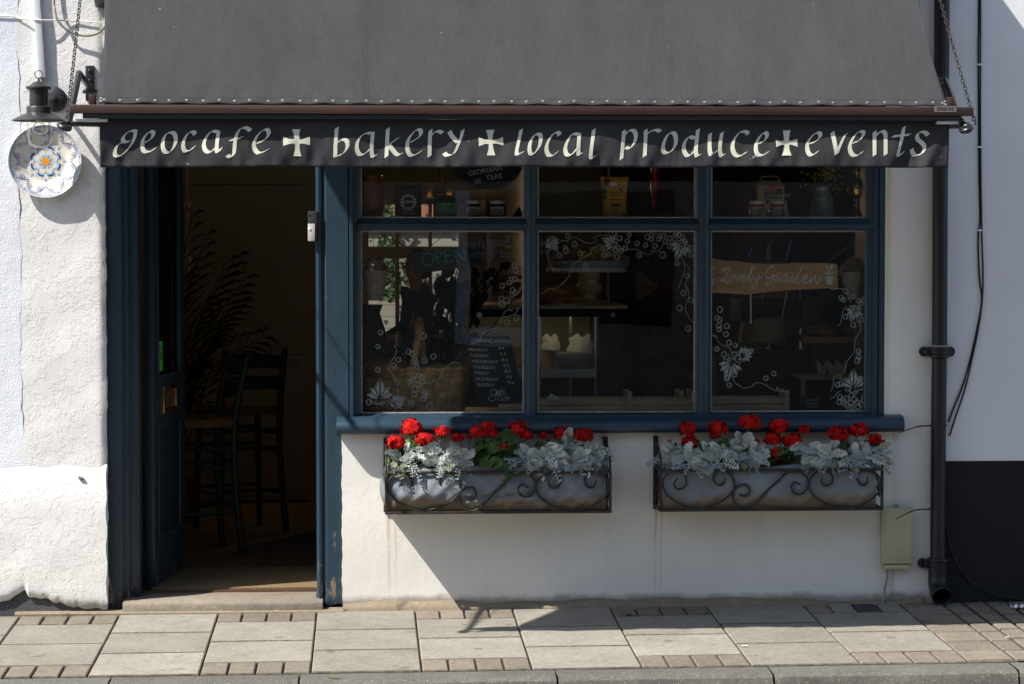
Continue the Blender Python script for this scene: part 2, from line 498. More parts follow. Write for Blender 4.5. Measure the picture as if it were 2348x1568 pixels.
# inside
M['brick'] = None
def m_brick():
    t = MT('old_red_brick')
    b = t.n('ShaderNodeTexBrick', Scale=1.0, _offset=0.5)
    b.inputs['Color1'].default_value = (0.21, 0.066, 0.042, 1)
    b.inputs['Color2'].default_value = (0.12, 0.045, 0.032, 1)
    b.inputs['Mortar'].default_value = (0.13, 0.105, 0.085, 1)
    b.inputs['Mortar Size'].default_value = 0.007
    b.inputs['Brick Width'].default_value = 0.225
    b.inputs['Row Height'].default_value = 0.075
    s = t.n('ShaderNodeSeparateXYZ'); t.l(t.P(), s.inputs[0])
    c = t.n('ShaderNodeCombineXYZ'); t.l(s.outputs['X'], c.inputs[0]); t.l(s.outputs['Z'], c.inputs[1])
    t.l(c.outputs[0], b.inputs['Vector'])
    t.col(t.mix(b.outputs['Color'], t.ramp(t.noise(14, 6, 0.7), [(0.25, 0.55), (0.75, 1.3)]), 1.0, 'MULTIPLY'))
    t.set(0.85, 0, 0.2)
    t.bump((b.outputs['Fac'], -0.006, 0.7), (t.noise(60, 4), 0.003, 0.5))
    return t.mat
M['brick'] = m_brick()
def m_yardbrick():
    t = MT('whitewashed_brick')
    b = t.n('ShaderNodeTexBrick', Scale=1.0, _offset=0.5)
    b.inputs['Color1'].default_value = (0.27, 0.25, 0.205, 1)
    b.inputs['Color2'].default_value = (0.20, 0.18, 0.145, 1)
    b.inputs['Mortar'].default_value = (0.16, 0.14, 0.12, 1)
    b.inputs['Mortar Size'].default_value = 0.006
    b.inputs['Brick Width'].default_value = 0.30
    b.inputs['Row Height'].default_value = 0.11
    s = t.n('ShaderNodeSeparateXYZ'); t.l(t.P(), s.inputs[0])
    c = t.n('ShaderNodeCombineXYZ'); t.l(s.outputs['X'], c.inputs[0]); t.l(s.outputs['Z'], c.inputs[1])
    t.l(c.outputs[0], b.inputs['Vector'])
    t.col(b.outputs['Color']); t.set(0.9, 0, 0.2)
    return t.mat
M['yard_brick'] = m_yardbrick()
M['plaster_in'] = simple('cream_interior_plaster', (0.52, 0.48, 0.41), 0.85, 0.08, 4)
M['door_in'] = simple('cream_interior_door', (0.5, 0.455, 0.375), 0.6, 0.05, 6)
M['olive'] = simple('olive_interior_wall', (0.36, 0.324, 0.156), 0.85, 0.08, 4)
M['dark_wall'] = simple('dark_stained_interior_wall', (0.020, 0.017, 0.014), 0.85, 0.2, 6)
M['oxblood'] = simple('oxblood_painted_boards', (0.247, 0.0304, 0.0209), 0.6, 0.25, 14, stretch=(6, 1, 0.2))
M['ceiling'] = simple('interior_ceiling', (0.22, 0.19, 0.145), 0.9, 0.06, 4)
def m_boards(name, a, b, w, ax='X'):
    t = MT(name)
    s = t.n('ShaderNodeSeparateXYZ'); t.l(t.P(), s.inputs[0])
    q = t.math('MULTIPLY', s.outputs[ax], 1.0 / w)
    fl = t.math('FLOOR', q); fr = t.math('FRACT', q)
    wn = t.n('ShaderNodeTexWhiteNoise', _noise_dimensions='1D'); t.l(fl, wn.inputs['W'])
    grain = t.noise(18, 6, 0.65, (1, 0.08, 1) if ax == 'X' else (0.08, 1, 1))
    c = t.mix(t.ramp(grain, [(0.3, a), (0.7, b)]), t.ramp(wn.outputs['Value'], [(0, 0.7), (1, 1.2)]), 1.0, 'MULTIPLY')
    gap = t.ramp(fr, [(0.0, 0.0), (0.03, 1.0)])
    c = t.mix((0.008, 0.006, 0.004), c, gap)
    t.col(c); t.set(0.5, 0, 0.3)
    return t.mat
M['floor'] = m_boards('worn_floorboards', (0.10, 0.066, 0.040), (0.17, 0.118, 0.076), 0.14)
M['coir'] = simple('coir_mat', (0.165, 0.115, 0.058), 0.95, 0.35, 120, 0.006, 220)
def wood(name, c, var=0.3, rough=0.5, stretch=(0.12, 1, 1)):
    return simple(name, c, rough, var, 40, 0.0008, 120, stretch=stretch)
M['oak'] = wood('honey_oak', (0.6, 0.345, 0.145), 0.28)
M['pine'] = wood('pale_pine', (0.58, 0.42, 0.25), 0.25)
M['dark_wood'] = wood('dark_brown_wood', (0.085, 0.045, 0.027), 0.35)
M['green_paint'] = simple('dark_green_chair_paint', (0.010, 0.026, 0.022), 0.45, 0.25, 20)
M['rush'] = simple('woven_rush', (0.13, 0.072, 0.032), 0.85, 0.4, 60, 0.003, 160, stretch=(1, 6, 1))
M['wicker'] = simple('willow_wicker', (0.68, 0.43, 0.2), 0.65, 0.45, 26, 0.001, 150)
M['slate'] = simple('slate_chalkboard', (0.022, 0.025, 0.030), 0.7, 0.2, 14)
M['chalk'] = simple('grey_chalk', (0.85, 0.86, 0.86), 0.9, 0.2, 120)
M['teal_chalk'] = simple('teal_chalk', (0.0675, 0.495, 0.45), 0.9, 0.2, 120)
M['paper'] = simple('white_paper', (0.77, 0.742, 0.7), 0.9, 0.05, 12)
M['kraft'] = simple('brown_kraft_paper', (0.406, 0.259, 0.14), 0.9, 0.12, 40)
M['black_card'] = simple('matt_black_card', (0.010, 0.011, 0.013), 0.6, 0.1, 20)
M['cream_card'] = simple('cream_label_card', (0.644, 0.588, 0.504), 0.85, 0.05, 20)
M['green_card'] = simple('green_label_card', (0.063, 0.468, 0.135), 0.6, 0.08, 20)
M['neon'] = simple('bright_green_sticker', (0.06, 0.55, 0.06), 0.5, 0.05, 20)
M['yellow'] = simple('mustard_pouch', (0.621, 0.3172, 0.03375), 0.45, 0.08, 12)
M['ink'] = simple('black_ink', (0.012, 0.012, 0.012), 0.7, 0.1, 20)
M['red_paint'] = simple('glossy_red_paint', (0.52, 0.0104, 0.0182), 0.3, 0.12, 20)
M['clay'] = simple('glazed_brown_clay', (0.34, 0.1, 0.035), 0.28, 0.35, 9)
M['marmalade'] = simple('marmalade', (0.46, 0.076, 0.028), 0.25, 0.3, 30)
M['chutney'] = simple('dark_chutney', (0.030, 0.012, 0.009), 0.25, 0.3, 30)
M['brass'] = simple('polished_brass', (0.55, 0.34, 0.075), 0.22, 0.12, 10, metal=1.0)
M['steel'] = simple('brushed_steel', (0.50, 0.50, 0.50), 0.25, 0.08, 20, metal=1.0)
M['nickel'] = simple('satin_nickel', (0.52, 0.51, 0.49), 0.4, 0.08, 20, metal=0.15)
M['white_china'] = simple('white_china', (0.784, 0.77, 0.714), 0.3, 0.04, 10)
M['tin_grey'] = simple('grey_tin', (0.36, 0.375, 0.39), 0.5, 0.12, 14)
M['bread'] = simple('bread_crust', (0.39, 0.1725, 0.057), 0.75, 0.45, 14, 0.006, 30)
M['sponge'] = simple('golden_sponge', (0.546, 0.312, 0.078), 0.85, 0.25, 40, 0.004, 60)
M['flour'] = simple('dusted_flour', (0.476, 0.392, 0.308), 0.9, 0.3, 40)
M['dried'] = m_leaf('dried_flower', (0.32, 0.18, 0.09), (0.52, 0.34, 0.19), 0.9, 0.1)
M['mimosa'] = m_leaf('yellow_blossom', (0.40, 0.22, 0.015), (0.55, 0.33, 0.03), 0.8, 0.15)
M['vase_glass'] = simple('moulded_grey_glass', (0.18, 0.198, 0.189), 0.12, 0.2, 30, 0.004, 70, spec=0.8)
M['skin'] = simple('skin', (0.504, 0.288, 0.198), 0.55, 0.08, 14)
M['hair'] = simple('dark_brown_hair', (0.022, 0.014, 0.010), 0.55, 0.3, 60)
M['shirt'] = simple('beige_cotton', (0.51, 0.442, 0.357), 0.9, 0.08, 14, 0.003, 20)
M['apron'] = simple('grey_blue_apron', (0.176, 0.192, 0.224), 0.9, 0.1, 14)
M['dark_cloth'] = simple('dark_jumper', (0.025, 0.022, 0.022), 0.9, 0.2, 20)
M['beige_shade'] = simple('beige_lamp_shade', (0.528, 0.464, 0.344), 0.85, 0.05, 10)
M['meter'] = simple('beige_enamel', (0.40, 0.36, 0.235), 0.5, 0.06, 10, 0.0006, 60)
M['string'] = simple('jute_string', (0.30, 0.20, 0.11), 0.9, 0.2, 60)
M['aged_plate'] = simple('aged_zinc_plate', (0.13, 0.115, 0.105), 0.5, 0.2, 40)
M['rubber'] = simple('black_rubber', (0.008, 0.008, 0.008), 0.7, 0.1, 20)
M['plate_blue'] = simple('cobalt_glaze', (0.030, 0.12, 0.42), 0.25, 0.35, 60)
M['plate_pale'] = simple('pale_blue_glaze', (0.30, 0.42, 0.60), 0.25, 0.2, 60)
M['plate_orange'] = simple('orange_glaze', (0.75, 0.30, 0.02), 0.25, 0.15, 60)
M['plate_green'] = simple('green_glaze', (0.16, 0.30, 0.13), 0.25, 0.2, 60)
M['plate_white'] = simple('white_glaze', (0.68, 0.66, 0.60), 0.16, 0.04, 8, spec=0.6)
M['brick_far'] = simple('buff_opposite_brick', (0.29, 0.25, 0.205), 0.9, 0.3, 6)
M['white_far'] = simple('white_opposite_joinery', (0.70, 0.72, 0.76), 0.6, 0.05, 6)
M['glass_far'] = simple('dark_opposite_glass', (0.010, 0.011, 0.013), 0.1, 0.1, 6)
M['text_far'] = simple('pale_blue_vinyl', (0.50, 0.56, 0.66), 0.6, 0.05, 6)
M['terracotta'] = simple('terracotta', (0.30, 0.115, 0.06), 0.85, 0.25, 10)
M['slate_roof'] = simple('grey_roof_slate', (0.06, 0.06, 0.065), 0.8, 0.2, 4)
def m_emit(name, c, s):
    t = MT(name)
    t.b.inputs['Base Color'].default_value = (*c, 1)
    t.b.inputs['Emission Color'].default_value = (*c, 1)
    t.b.inputs['Emission Strength'].default_value = s
    return t.mat
M['bulb'] = m_emit('lit_filament_bulb', (1.0, 0.62, 0.22), 2.0)
M['cabinet_lamp'] = m_emit('lit_cabinet_strip', (1.0, 0.90, 0.62), 1.7)
M['led'] = m_emit('blue_light_strip', (0.16, 0.18, 1.0), 0.012)  # faint glow standing in for blue reflections, no lamp
# ---------------------------------------------------------------- ground
SL = 0.03                                        # the pavement falls towards the road
def gz(y): return SL * y
g = MB()
g.mi = 0; g.profx([(0.02, -0.30), (0.02, -0.011), (-1.50, -0.0566), (-1.50, -0.30)], -14, 16); g.build('pavement_bed', M['joint'], kind='structure', smooth=False)
pv = MB()
def slab(x0, x1, y0, y1, mi, gap=0.004, lift=0.0, ga=None, gb=None):
    pv.mi = mi; pv.ti = rnd.random()
    x0 += gap; x1 -= gap; y0 += gap if ga is None else ga; y1 -= gap if gb is None else gb
    a = [rnd.uniform(-0.0012, 0.0012) + lift for _ in range(4)]
    e = 0.005
    zt = lambda x, y, k: gz(y) + a[k]
    vs = [(x0,y0,-0.09),(x1,y0,-0.09),(x1,y1,-0.09),(x0,y1,-0.09),
          (x0,y0,zt(x0,y0,0)-e),(x1,y0,zt(x1,y0,1)-e),(x1,y1,zt(x1,y1,2)-e),(x0,y1,zt(x0,y1,3)-e),
          (x0+e,y0+e,zt(x0,y0,0)),(x1-e,y0+e,zt(x1,y0,1)),(x1-e,y1-e,zt(x1,y1,2)),(x0+e,y1-e,zt(x0,y1,3))]
    fs = [(8,9,10,11)]
    for b in (0, 4):
        for i in range(4):
            j = (i + 1) % 4
            fs.append((b+i, b+j, b+4+j, b+4+i))
    pv.add(vs, fs)
    pv.m[-8:-3] = [3]*5
Y0 = -0.045
PW = 0.4575
xs0 = -1.595 - 12 * PW
col = 0
x = xs0
while x < 2.45:
    i = round((x + 1.595) / PW)
    x1 = x + PW
    j = 0.0045
    if i % 2 == 1:      # three slabs
        for k in range(3): slab(x, x1, Y0 - 0.462*(k+1), Y0 - 0.462*k, 0, 0.0034, ga=0.008 if k < 2 else None, gb=0.008 if k else None)
    else:
        for b in range(4):
            slab(x + b*PW/4, x + (b+1)*PW/4, Y0 - 0.228, Y0, 2 if (i == 8 and b == 2) else (0 if (i == 8 and b in (1, 3)) else 1), 0.0045)
            slab(x + b*PW/4, x + (b+1)*PW/4, Y0 - 1.386, Y0 - 1.155, 1, 0.0045)
        slab(x, x1, Y0 - 0.690, Y0 - 0.228, 0, 0.0032, ga=0.008); slab(x, x1, Y0 - 1.155, Y0 - 0.690, 0, 0.0032, gb=0.008)
    x = x1 + 0.0
# blocks laid in long grooved rows on the right
xr = 2.5235
while xr < 12:
    w = 0.105 if xr > 2.70 else 0.2
    yy = Y0
    off = rnd.uniform(0.05, 0.2)
    first = True
    while yy > Y0 - 1.385:
        ln = off if first else 0.21
        first = False
        y2 = max(yy - ln, Y0 - 1.386)
        slab(xr, xr + w, y2, yy, 1, 0.0035 if xr < 2.70 else 0.009)
        yy = y2
    xr += w
pv.build('pavement', [M['slab'], M['block'], M['slab_dark'], M['grime']], kind='structure', smooth=False)
# kerb of split granite
kb = MB()
kx = -13.0
while kx < 15:
    ln = rnd.uniform(0.75, 1.05)
    if kx < -0.1 < kx + ln: ln = 1.05
    kb.ti = rnd.random()
    def kf(u, v, kx=kx, ln=ln):
        X = kx + 0.004 + u * (ln - 0.008)
        prof = [(-1.404, -0.25), (-1.406, gz(-1.41)-0.010), (-1.414, gz(-1.41)-0.003), (-1.48, gz(-1.47)-0.002), (-1.56, gz(-1.53)-0.004), (-1.580, gz(-1.56)-0.014), (-1.588, -0.085), (-1.592, -0.12), (-1.596, -0.16), (-1.596, -0.30)]
        q = prof[round(v * 9)]
        n = math.sin(X*23.1)*0.5 + math.sin(X*51.7 + 1.3)*0.35 + math.sin(X*9.2+v*7)*0.4
        j = 0.006 * n if v > 0.5 else 0.0015 * n
        return (X, q[0] - j - 0.042, q[1] + j * 0.5 - 0.0015)
    kb.grid(16, 9, kf)
    kx += ln
kb.build('kerb', M['kerb'], kind='structure', angle=30)
MB().box((-60, -40, -0.5), (60, -1.55, -0.165)).build('road', M['asphalt'], kind='structure', smooth=False)
MB().box((-60, 0.5, -0.6), (60, 60, -0.10)).build('ground', M['joint'], kind='structure', smooth=False)

TILT = 0.006                                     # the street climbs a little to the right
def tilt(o):
    o.location.z += TILT * (o.location.x - 0.5); o.rotation_euler.y = -TILT
for n_ in ('pavement_bed', 'pavement', 'kerb'): tilt(bpy.data.objects[n_])

# ---------------------------------------------------------------- cafe building
XL, XR = -1.20, 2.462                            # the opening of the shopfront
bld = thing('cafe_building', 'white rendered cafe building with the blue shopfront and open door', 'building', (0.6, 0.2, 0))
# left pier: one sheet with a soft uneven edge, plinth below
def nz(x, z): return math.sin(x*13.7+z*7.9)*0.5 + math.sin(x*5.1-z*11.3+2)*0.5 + math.sin(x*29+z*23)*0.25
def pier():
    b = MB()
    zs = [-0.02 + i * 5.62 / 150 for i in range(151)]
    def fn(u, v):
        z = zs[round(v * 150)]
        x = -1.604 + u * (XL + 1.604)
        y = 0.002 + 0.0022 * nz(x * 1.7, z * 1.7)
        if u > 0.999: x += 0.005 * math.sin(z * 17) * math.sin(z * 5.3) + 0.003 * math.sin(z*61)
        if u > 0.93: y += 0.012 * ((u - 0.93) / 0.07) ** 2
        return (x, y, z)
    b.grid(26, 150, fn)
    e = [fn(1.0, i / 150) for i in range(151)]
    b.add([p for p in e] + [(XL + 0.004, 0.09, p[2]) for p in e], [(i, i+151, i+152, i+1) for i in range(150)])
    return b
pier().build('left_pier', M['wall_left'], bld, angle=80)
MB().box((-1.595, 0.03, 0), (XL, 0.30, 5.6)).build('pier_core', M['wall_shop'], bld, smooth=False)
RG = [rnd.uniform(-0.006, 0.006) for _ in range(400)]
def plinth():
    b = MB()
    def prof(x):
        K = [(-4.0, .05), (-1.72, .045), (-1.66, .052), (-1.62, .085), (-1.575, .105), (-1.56, .072), (-1.50, .066), (-1.44, .048), (-1.38, .030), (-1.30, .018), (-1.2, .012), (-1.1, .012)]
        rag = .02
        for (a0, r0), (a1, r1) in zip(K, K[1:]):
            if a0 <= x <= a1: rag = r0 + (r1 - r0)*(x - a0)/(a1 - a0)
        rag += RG[int(abs(x)*60) % 400]*(1 - (abs(x)*60) % 1) + RG[(int(abs(x)*60) + 1) % 400]*((abs(x)*60) % 1)
        top = 0.628 + 0.004*math.sin(x*31)
        return [(0.006, top+0.055), (-0.004, top+0.034), (-0.014, top+0.008), (-0.024, top-0.025), (-0.033, top-0.1)] + \
               [(-0.034 + 0.0014*nz(x*1.3, k*0.11), top - 0.1 - (top - 0.1 - rag) * k / 12) for k in range(1, 12)] + [(-0.030, rag+0.006), (-0.022, rag), (0.02, rag + 0.012)]
    n = 130
    xs = [-4.0 + i * (2.35) / 40 for i in range(40)] + [-1.65 + i * (XL + 1.65 + 0.002) / n for i in range(n + 1)]
    vs = []; fs = []
    m = len(prof(0))
    for i, x in enumerate(xs):
        for q in prof(x): vs.append((x + 0.004*math.sin(q[1]*37) * (1 if i == len(xs)-1 else 0), q[0], q[1]))
    for i in range(len(xs) - 1):
        for k in range(m - 1):
            fs.append((i*m+k, i*m+k+1, (i+1)*m+k+1, (i+1)*m+k))
    b.add(vs, fs)
    L = len(xs) - 1
    e = [vs[L*m+k] for k in range(m)]
    b.add(e + [(p[0] - 0.006, 0.09, p[2]) for p in e], [(k+1, k, k+m, k+m+1) for k in range(m-1)])
    return b
plinth().build('plinth', M['wall_left'], bld, angle=70)
MB().box((-4.0, -0.014, -0.1), (XL - 0.012, 0.09, 0.13)).build('plinth_footing', M['rubble'], bld, smooth=False)
# wall below the window
def riser():
    b = MB()
    def fn(u, v):
        z = -0.01 + v * 0.845; x = -0.106 + u * (2.50 + 0.106)
        y = 0.0016 * nz(x*0.9, z*1.1)
        if u < 0.012: x += 0.0018 * math.sin(z*29) + 0.0015 * math.sin(z * 83)
        if v < 0.01: z += 0.004*math.sin(x*21)
        return (x, y, z)
    b.grid(120, 40, fn)
    e = [fn(0, i / 40) for i in range(41)]
    b.add(e + [(-0.104, 0.05, p[2]) for p in e], [(i, i+1, i+42, i+41) for i in range(40)])
    return b
riser().build('stall_riser', M['wall_shop'], bld, angle=80)
MB().box((-0.10, 0.02, 0), (2.46, 0.30, 0.815)).build('riser_core', M['wall_shop'], bld, smooth=False)
def fillet():
    b = MB()
    n = 70
    vs = []; fs = []
    for i in range(n + 1):
        x = -0.10 + i * 2.74 / n
        h = 0.032 + 0.006*math.sin(x*7) + 0.004*math.sin(x*19) + (0.012 if x > 1.2 else 0) * math.sin(x*5)
        d = -0.046 + 0.004*math.sin(x*11)
        for q in ((0.004, h), (-0.006, h - 0.002), (-0.03, h*0.62), (d, gz(-0.05) + 0.010), (d - 0.004, -0.03)): vs.append((x, q[0], q[1]))
    for i in range(n):
        for k in range(4): fs.append((i*5+k, i*5+k+1, (i+1)*5+k+1, (i+1)*5+k))
    b.add(vs, fs)
    return b
fillet().build('mortar_fillet', M['mortar'], bld, angle=60)
MB().profx([(-0.062, -0.05), (-0.062, -0.004), (-0.045, 0.003), (0.02, 0.005), (0.02, -0.05)], -1.62, -0.10).build('threshold_fillet', M['mortar'], bld)
# right pier with a rounded reveal
rp = MB()
def rpf(u, v):
    z = -0.01 + v * 5.6
    q = [(2.458, 0.10), (2.462, 0.06), (2.470, 0.030), (2.480, 0.012), (2.494, 0.003), (2.55, 0.0), (2.62, 0.001), (2.70, 0.0)]
    p = q[round(u * 7)]
    return (p[0] + (0.0022*math.sin(z*19) if u < 0.5 else 0), p[1], z)
rp.grid(7, 120, rpf)
rp.build('right_pier', M['wall_shop'], bld, angle=80)
MB().box((2.464, 0.03, 0), (2.70, 0.30, 5.6)).build('pier_core', M['wall_shop'], bld, smooth=False)
MB().box((XL + 0.003, 0.004, 2.62), (2.4635, 0.30, 5.6)).build('upper_wall', M['wall_shop'], bld, smooth=False)
st = MB(); st.profx([(-0.045, -0.05), (-0.045, 0.026), (-0.040, 0.038), (-0.028, 0.044), (0.10, 0.048), (0.30, 0.049), (0.30, -0.05)], -1.125, -0.196)
st.build('doorstep', M['step'], bld, bevel=0.004)
MB().box((-1.06, 0.235, 0.049), (-0.20, 0.262, 0.058)).build('threshold_strip', M['dark_wood'], bld, smooth=False)
# inside
MB().box((-1.9, 0.27, -0.02), (3.4, 10.2, 0.05)).build('floor', M['floor'], bld, smooth=False)
MB().box((-1.9, 0.30, 2.62), (3.4, 10.2, 2.75)).build('ceiling', M['ceiling'], bld, smooth=False)
MB().box((-2.0, 0.305, 2.76), (3.5, 10.3, 3.1)).build('roof', M['slate_roof'], bld, smooth=False)
MB().box((-1.9, 0.30, 0.05), (-1.75, 10.2, 2.62)).build('interior_wall', M['plaster_in'], bld, smooth=False)
wb = MB()                                          # wall at the end of the passage, round its door
wb.box((-1.749, 4.30, 0.05), (-1.19, 4.42, 2.62)); wb.box((-0.33, 4.30, 0.05), (-0.25, 4.42, 2.62)); wb.box((-1.19, 4.30, 2.10), (-0.33, 4.42, 2.62))
wb.build('interior_wall', M['plaster_in'], bld, smooth=False)
d = MB(); d.box((-1.17, 4.325, 0.055), (-0.355, 4.365, 2.07))
idoor = d.build('interior_door', M['door_in'], bld, smooth=False)
a = MB()
for x0, x1, z0, z1 in ((-1.19, -1.172, 0.05, 2.10), (-0.353, -0.33, 0.05, 2.10), (-1.172, -0.353, 2.075, 2.10)): a.box((x0, 4.285, z0), (x1, 4.36, z1))
a.build('door_frame', M['door_in'], bld, smooth=False)
pl = MB(); hx = at(692, 822, 4.31).x
pl.box((hx - 0.02, 4.317, at(0, 862, 4.31).z), (hx + 0.02, 4.324, at(0, 806, 4.31).z))
hp = pl.build('lock_plate', M['nickel'], idoor, bevel=0.001)
hd = MB(); hz = at(0, 822, 4.3).z
hd.tube([(hx+0.006, 4.317, hz), (hx+0.004, 4.275, hz), (hx-0.01, 4.265, hz), (hx-0.06, 4.262, hz+0.003), (hx-0.11, 4.265, hz+0.006)], 0.009, 10)
hd.build('handle', M['nickel'], idoor)
sw = MB()                                          # screws and keyhole
for dx in (-0.013, 0.013):
    for zz in (at(0, 810, 4.31).z, at(0, 858, 4.31).z): MB().lathe([(0.0035, 0), (0.0035, 0.002)], (hx+dx, 4.316, zz), 8, Matrix.Rotation(R(90), 3, 'X')).build('plate_screw', M['ink'], idoor)
sw.lathe([(0.005, 0), (0.005, 0.002)], (hx, 4.316, at(0, 848, 4.31).z), 10, Matrix.Rotation(R(90), 3, 'X'))
sw.box((hx-0.0025, 4.3145, at(0, 854, 4.31).z), (hx+0.0025, 4.3165, at(0, 848, 4.31).z))
sw.build('keyhole', M['ink'], idoor)
MB().box((-0.075, 0.31, 0.05), (-0.045, 3.2, 2.62)).build('side_panel', M['plaster_in'], bld, smooth=False)  # near end a partition; the rest is added to block the pendant lamp's light
MB().box((-0.25, 4.30, 0.05), (-0.13, 10.2, 2.62)).build('interior_wall', M['plaster_in'], bld, smooth=False)
# back wall with a garden window
bw = MB()
WX0, WX1, WZ0, WZ1 = 0.00, 0.86, 0.86, 2.06
bw.box((-1.75, 10.0, 0.05), (-0.2505, 10.2, 2.62)); bw.box((-0.13, 10.0, 0.05), (WX0, 10.2, 2.62)); bw.box((WX1, 10.0, 0.05), (3.4, 10.2, 2.62))
bw.box((WX0, 10.0, 0.05), (WX1, 10.2, WZ0)); bw.box((WX0, 10.0, WZ1), (WX1, 10.2, 2.62))
bw.build('back_wall', M['plaster_in'], bld, smooth=False)
gw = MB()
zt = at(0, 578, 10).z
for x0, x1, z0, z1 in ((WX0, WX0+0.04, WZ0, WZ1), (WX1-0.04, WX1, WZ0, WZ1), (WX0, WX1, WZ1-0.04, WZ1), (WX0, WX1, WZ0, WZ0+0.05), (0.27, 0.305, WZ0, WZ1), (0.56, 0.59, WZ0, WZ1)):
    gw.box((x0, 10.03, z0), (x1, 10.09, z1))
gw.box((WX0, 9.98, zt-0.055), (WX1, 10.095, zt+0.045))
win = gw.build('garden_window', M['oak'], bld, smooth=False)
MB().box((WX0, 9.93, WZ0 - 0.03), (WX1, 10.03, WZ0 + 0.003)).build('sill', M['pine'], win, smooth=False)
# right hand rooms behind the counter
MB().box((1.06, 4.0, 0.05), (1.56, 4.15, 2.62)).build('interior_wall', M['olive'], bld, smooth=False)
MB().box((1.06, 4.15, 0.05), (1.16, 10.0, 2.62)).build('interior_wall', M['plaster_in'], bld, smooth=False)
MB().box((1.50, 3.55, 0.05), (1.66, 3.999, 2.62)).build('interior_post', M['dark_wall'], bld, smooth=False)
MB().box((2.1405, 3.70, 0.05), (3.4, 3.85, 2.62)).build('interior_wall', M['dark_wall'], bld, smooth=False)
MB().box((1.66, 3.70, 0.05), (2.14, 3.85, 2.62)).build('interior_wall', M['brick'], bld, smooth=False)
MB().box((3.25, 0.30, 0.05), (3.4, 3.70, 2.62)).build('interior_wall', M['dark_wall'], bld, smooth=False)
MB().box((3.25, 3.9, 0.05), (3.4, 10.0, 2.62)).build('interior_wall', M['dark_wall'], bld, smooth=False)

# neighbours
nb = thing('neighbour_building', 'plain white rendered building with black plinth right of the downpipe', 'building', (4.5, 0.2, 0))
MB().box((2.705, 0.0, 0.68), (9.0, 0.4, 6.2)).build('wall', M['wall_next'], nb, smooth=False)
MB().box((2.705, -0.006, -0.03), (9.0, 0.4, 0.679)).build('black_plinth', M['wall_black'], nb, smooth=False)
lb = thing('adjoining_building', 'strip of coarse white rendered house wall at the far left', 'building', (-3, 0.2, 0))
ab = MB()
def abf(u, v):
    z = -0.02 + v * 5.6; x = -4.0 + u * 2.412
    y = 0.0008 + 0.0016 * nz(x, z)
    if u > 0.999: x += 0.004*math.sin(z*9) + 0.004*math.sin(z*31) + 0.003*math.sin(z*77)
    return (x, y, z)
ab.grid(60, 150, abf); ab.box((-4, 0.03, 0), (-1.60, 0.4, 5.6))
ab.build('wall', M['wall_joint'], lb, angle=80)

# garden behind the cafe, seen through its back window
yw = thing('garden_wall', 'whitewashed brick garden wall seen through the back window', 'wall', (0.6, 11.9, 0))
MB().box((-1.5, 11.8, -0.1), (2.6, 12.0, 1.83)).build('brickwork', M['yard_brick'], yw, smooth=False)
MB().box((-1.5, 11.76, 1.832), (2.6, 12.04, 2.6)).build('coping', M['terracotta'], yw, smooth=False)
iv = MB()
for k in range(420):
    px, pz = rnd.gauss(0.23, 0.07), rnd.uniform(1.15, 1.75)
    if rnd.random() < 0.35: px, pz = rnd.gauss(0.22, 0.12), rnd.gauss(1.95, 0.06)
    s = rnd.uniform(0.015, 0.035); a = rnd.uniform(0, 6.28); yy = 11.62 + rnd.uniform(-0.08, 0.1)
    iv.ti = rnd.random()
    iv.add([(px + s*math.cos(a+q), yy + 0.01*rnd.uniform(-1, 1), pz + s*math.sin(a+q)) for q in (0, 2.0, 3.14, 4.3)], [(0, 1, 2, 3)])
iv.build('climbing_plant', M['ivy'], label='leafy green creeper outside the back window', cat='climbing plant', smooth=False)
# terrace across the street, seen only mirrored in the glass
op = thing('opposite_building', 'buff brick building across the street mirrored in the panes', 'building', (0, -16.5, 0))
ow = MB(); ow.box((-14, -16.6, -0.2), (14, -15.6, 7.5)); ow.build('wall', M['brick_far'], op, smooth=False)
def mir(u, v):                                     # a point of the far facade whose mirror image is seen at (u, v)
    p = at(u, v, 15.66 + 0.15); return p.x, p.z
x0, z1 = mir(1045, 440); x1, z0 = mir(1074, 792)
of = MB(); of.box((x0, -15.6, z0), (x1, -15.5, z1))
x2, z2 = mir(1045, 752); x3, z3 = mir(1225, 796)
of.box((x1 + 0.002, -15.6, z3), (x3, -15.52, z2 - 0.02))
of.build('window_frame', M['white_far'], op, smooth=False)
MB().box((x1 + 0.002, -15.6, z2), (x0 + 2.398, -15.57, z1)).build('gallery_pane', M['glass_far'], op, smooth=False)

def text(s, size, loc, mat, parent, rotz=0.0, tilt=0.0, name='lettering', align='CENTER', rotx=90, spacing=1.0, extrude=0.0004, line=1.0, shear=0.0):
    c = bpy.data.curves.new(name, 'FONT'); c.body = s; c.size = size; c.align_x = align; c.align_y = 'CENTER'
    c.extrude = extrude; c.space_character = spacing; c.space_line = line; c.shear = shear
    c.materials.append(mat)
    tmp = bpy.data.objects.new('tmp', c); COL.objects.link(tmp)
    me = bpy.data.meshes.new_from_object(tmp.evaluated_get(bpy.context.evaluated_depsgraph_get()))
    bpy.data.objects.remove(tmp); bpy.data.curves.remove(c)
    o = bpy.data.objects.new(name, me); COL.objects.link(o)
    off = WL[parent.name]
    o.parent = parent
    m = Matrix.Rotation(R(rotz), 4, 'Z') @ Matrix.Rotation(R(rotx), 4, 'X') @ Matrix.Rotation(R(tilt), 4, 'Z')
    o.matrix_local = Matrix.Translation(Vector(loc) - off) @ m
    WL[o.name] = off
    return o
for s, u, v, sz in (('Gallery Singular', 1170, 552, 0.155), ('www.nacrocker.co.uk', 1165, 573, 0.11), ('contemporary fine art', 1170, 536, 0.11)):
    if s.startswith('contemp'): continue
    tx, tz = mir(u, v)
    text(s, sz, (tx, -15.555, tz), M['text_far'], op, rotz=180)
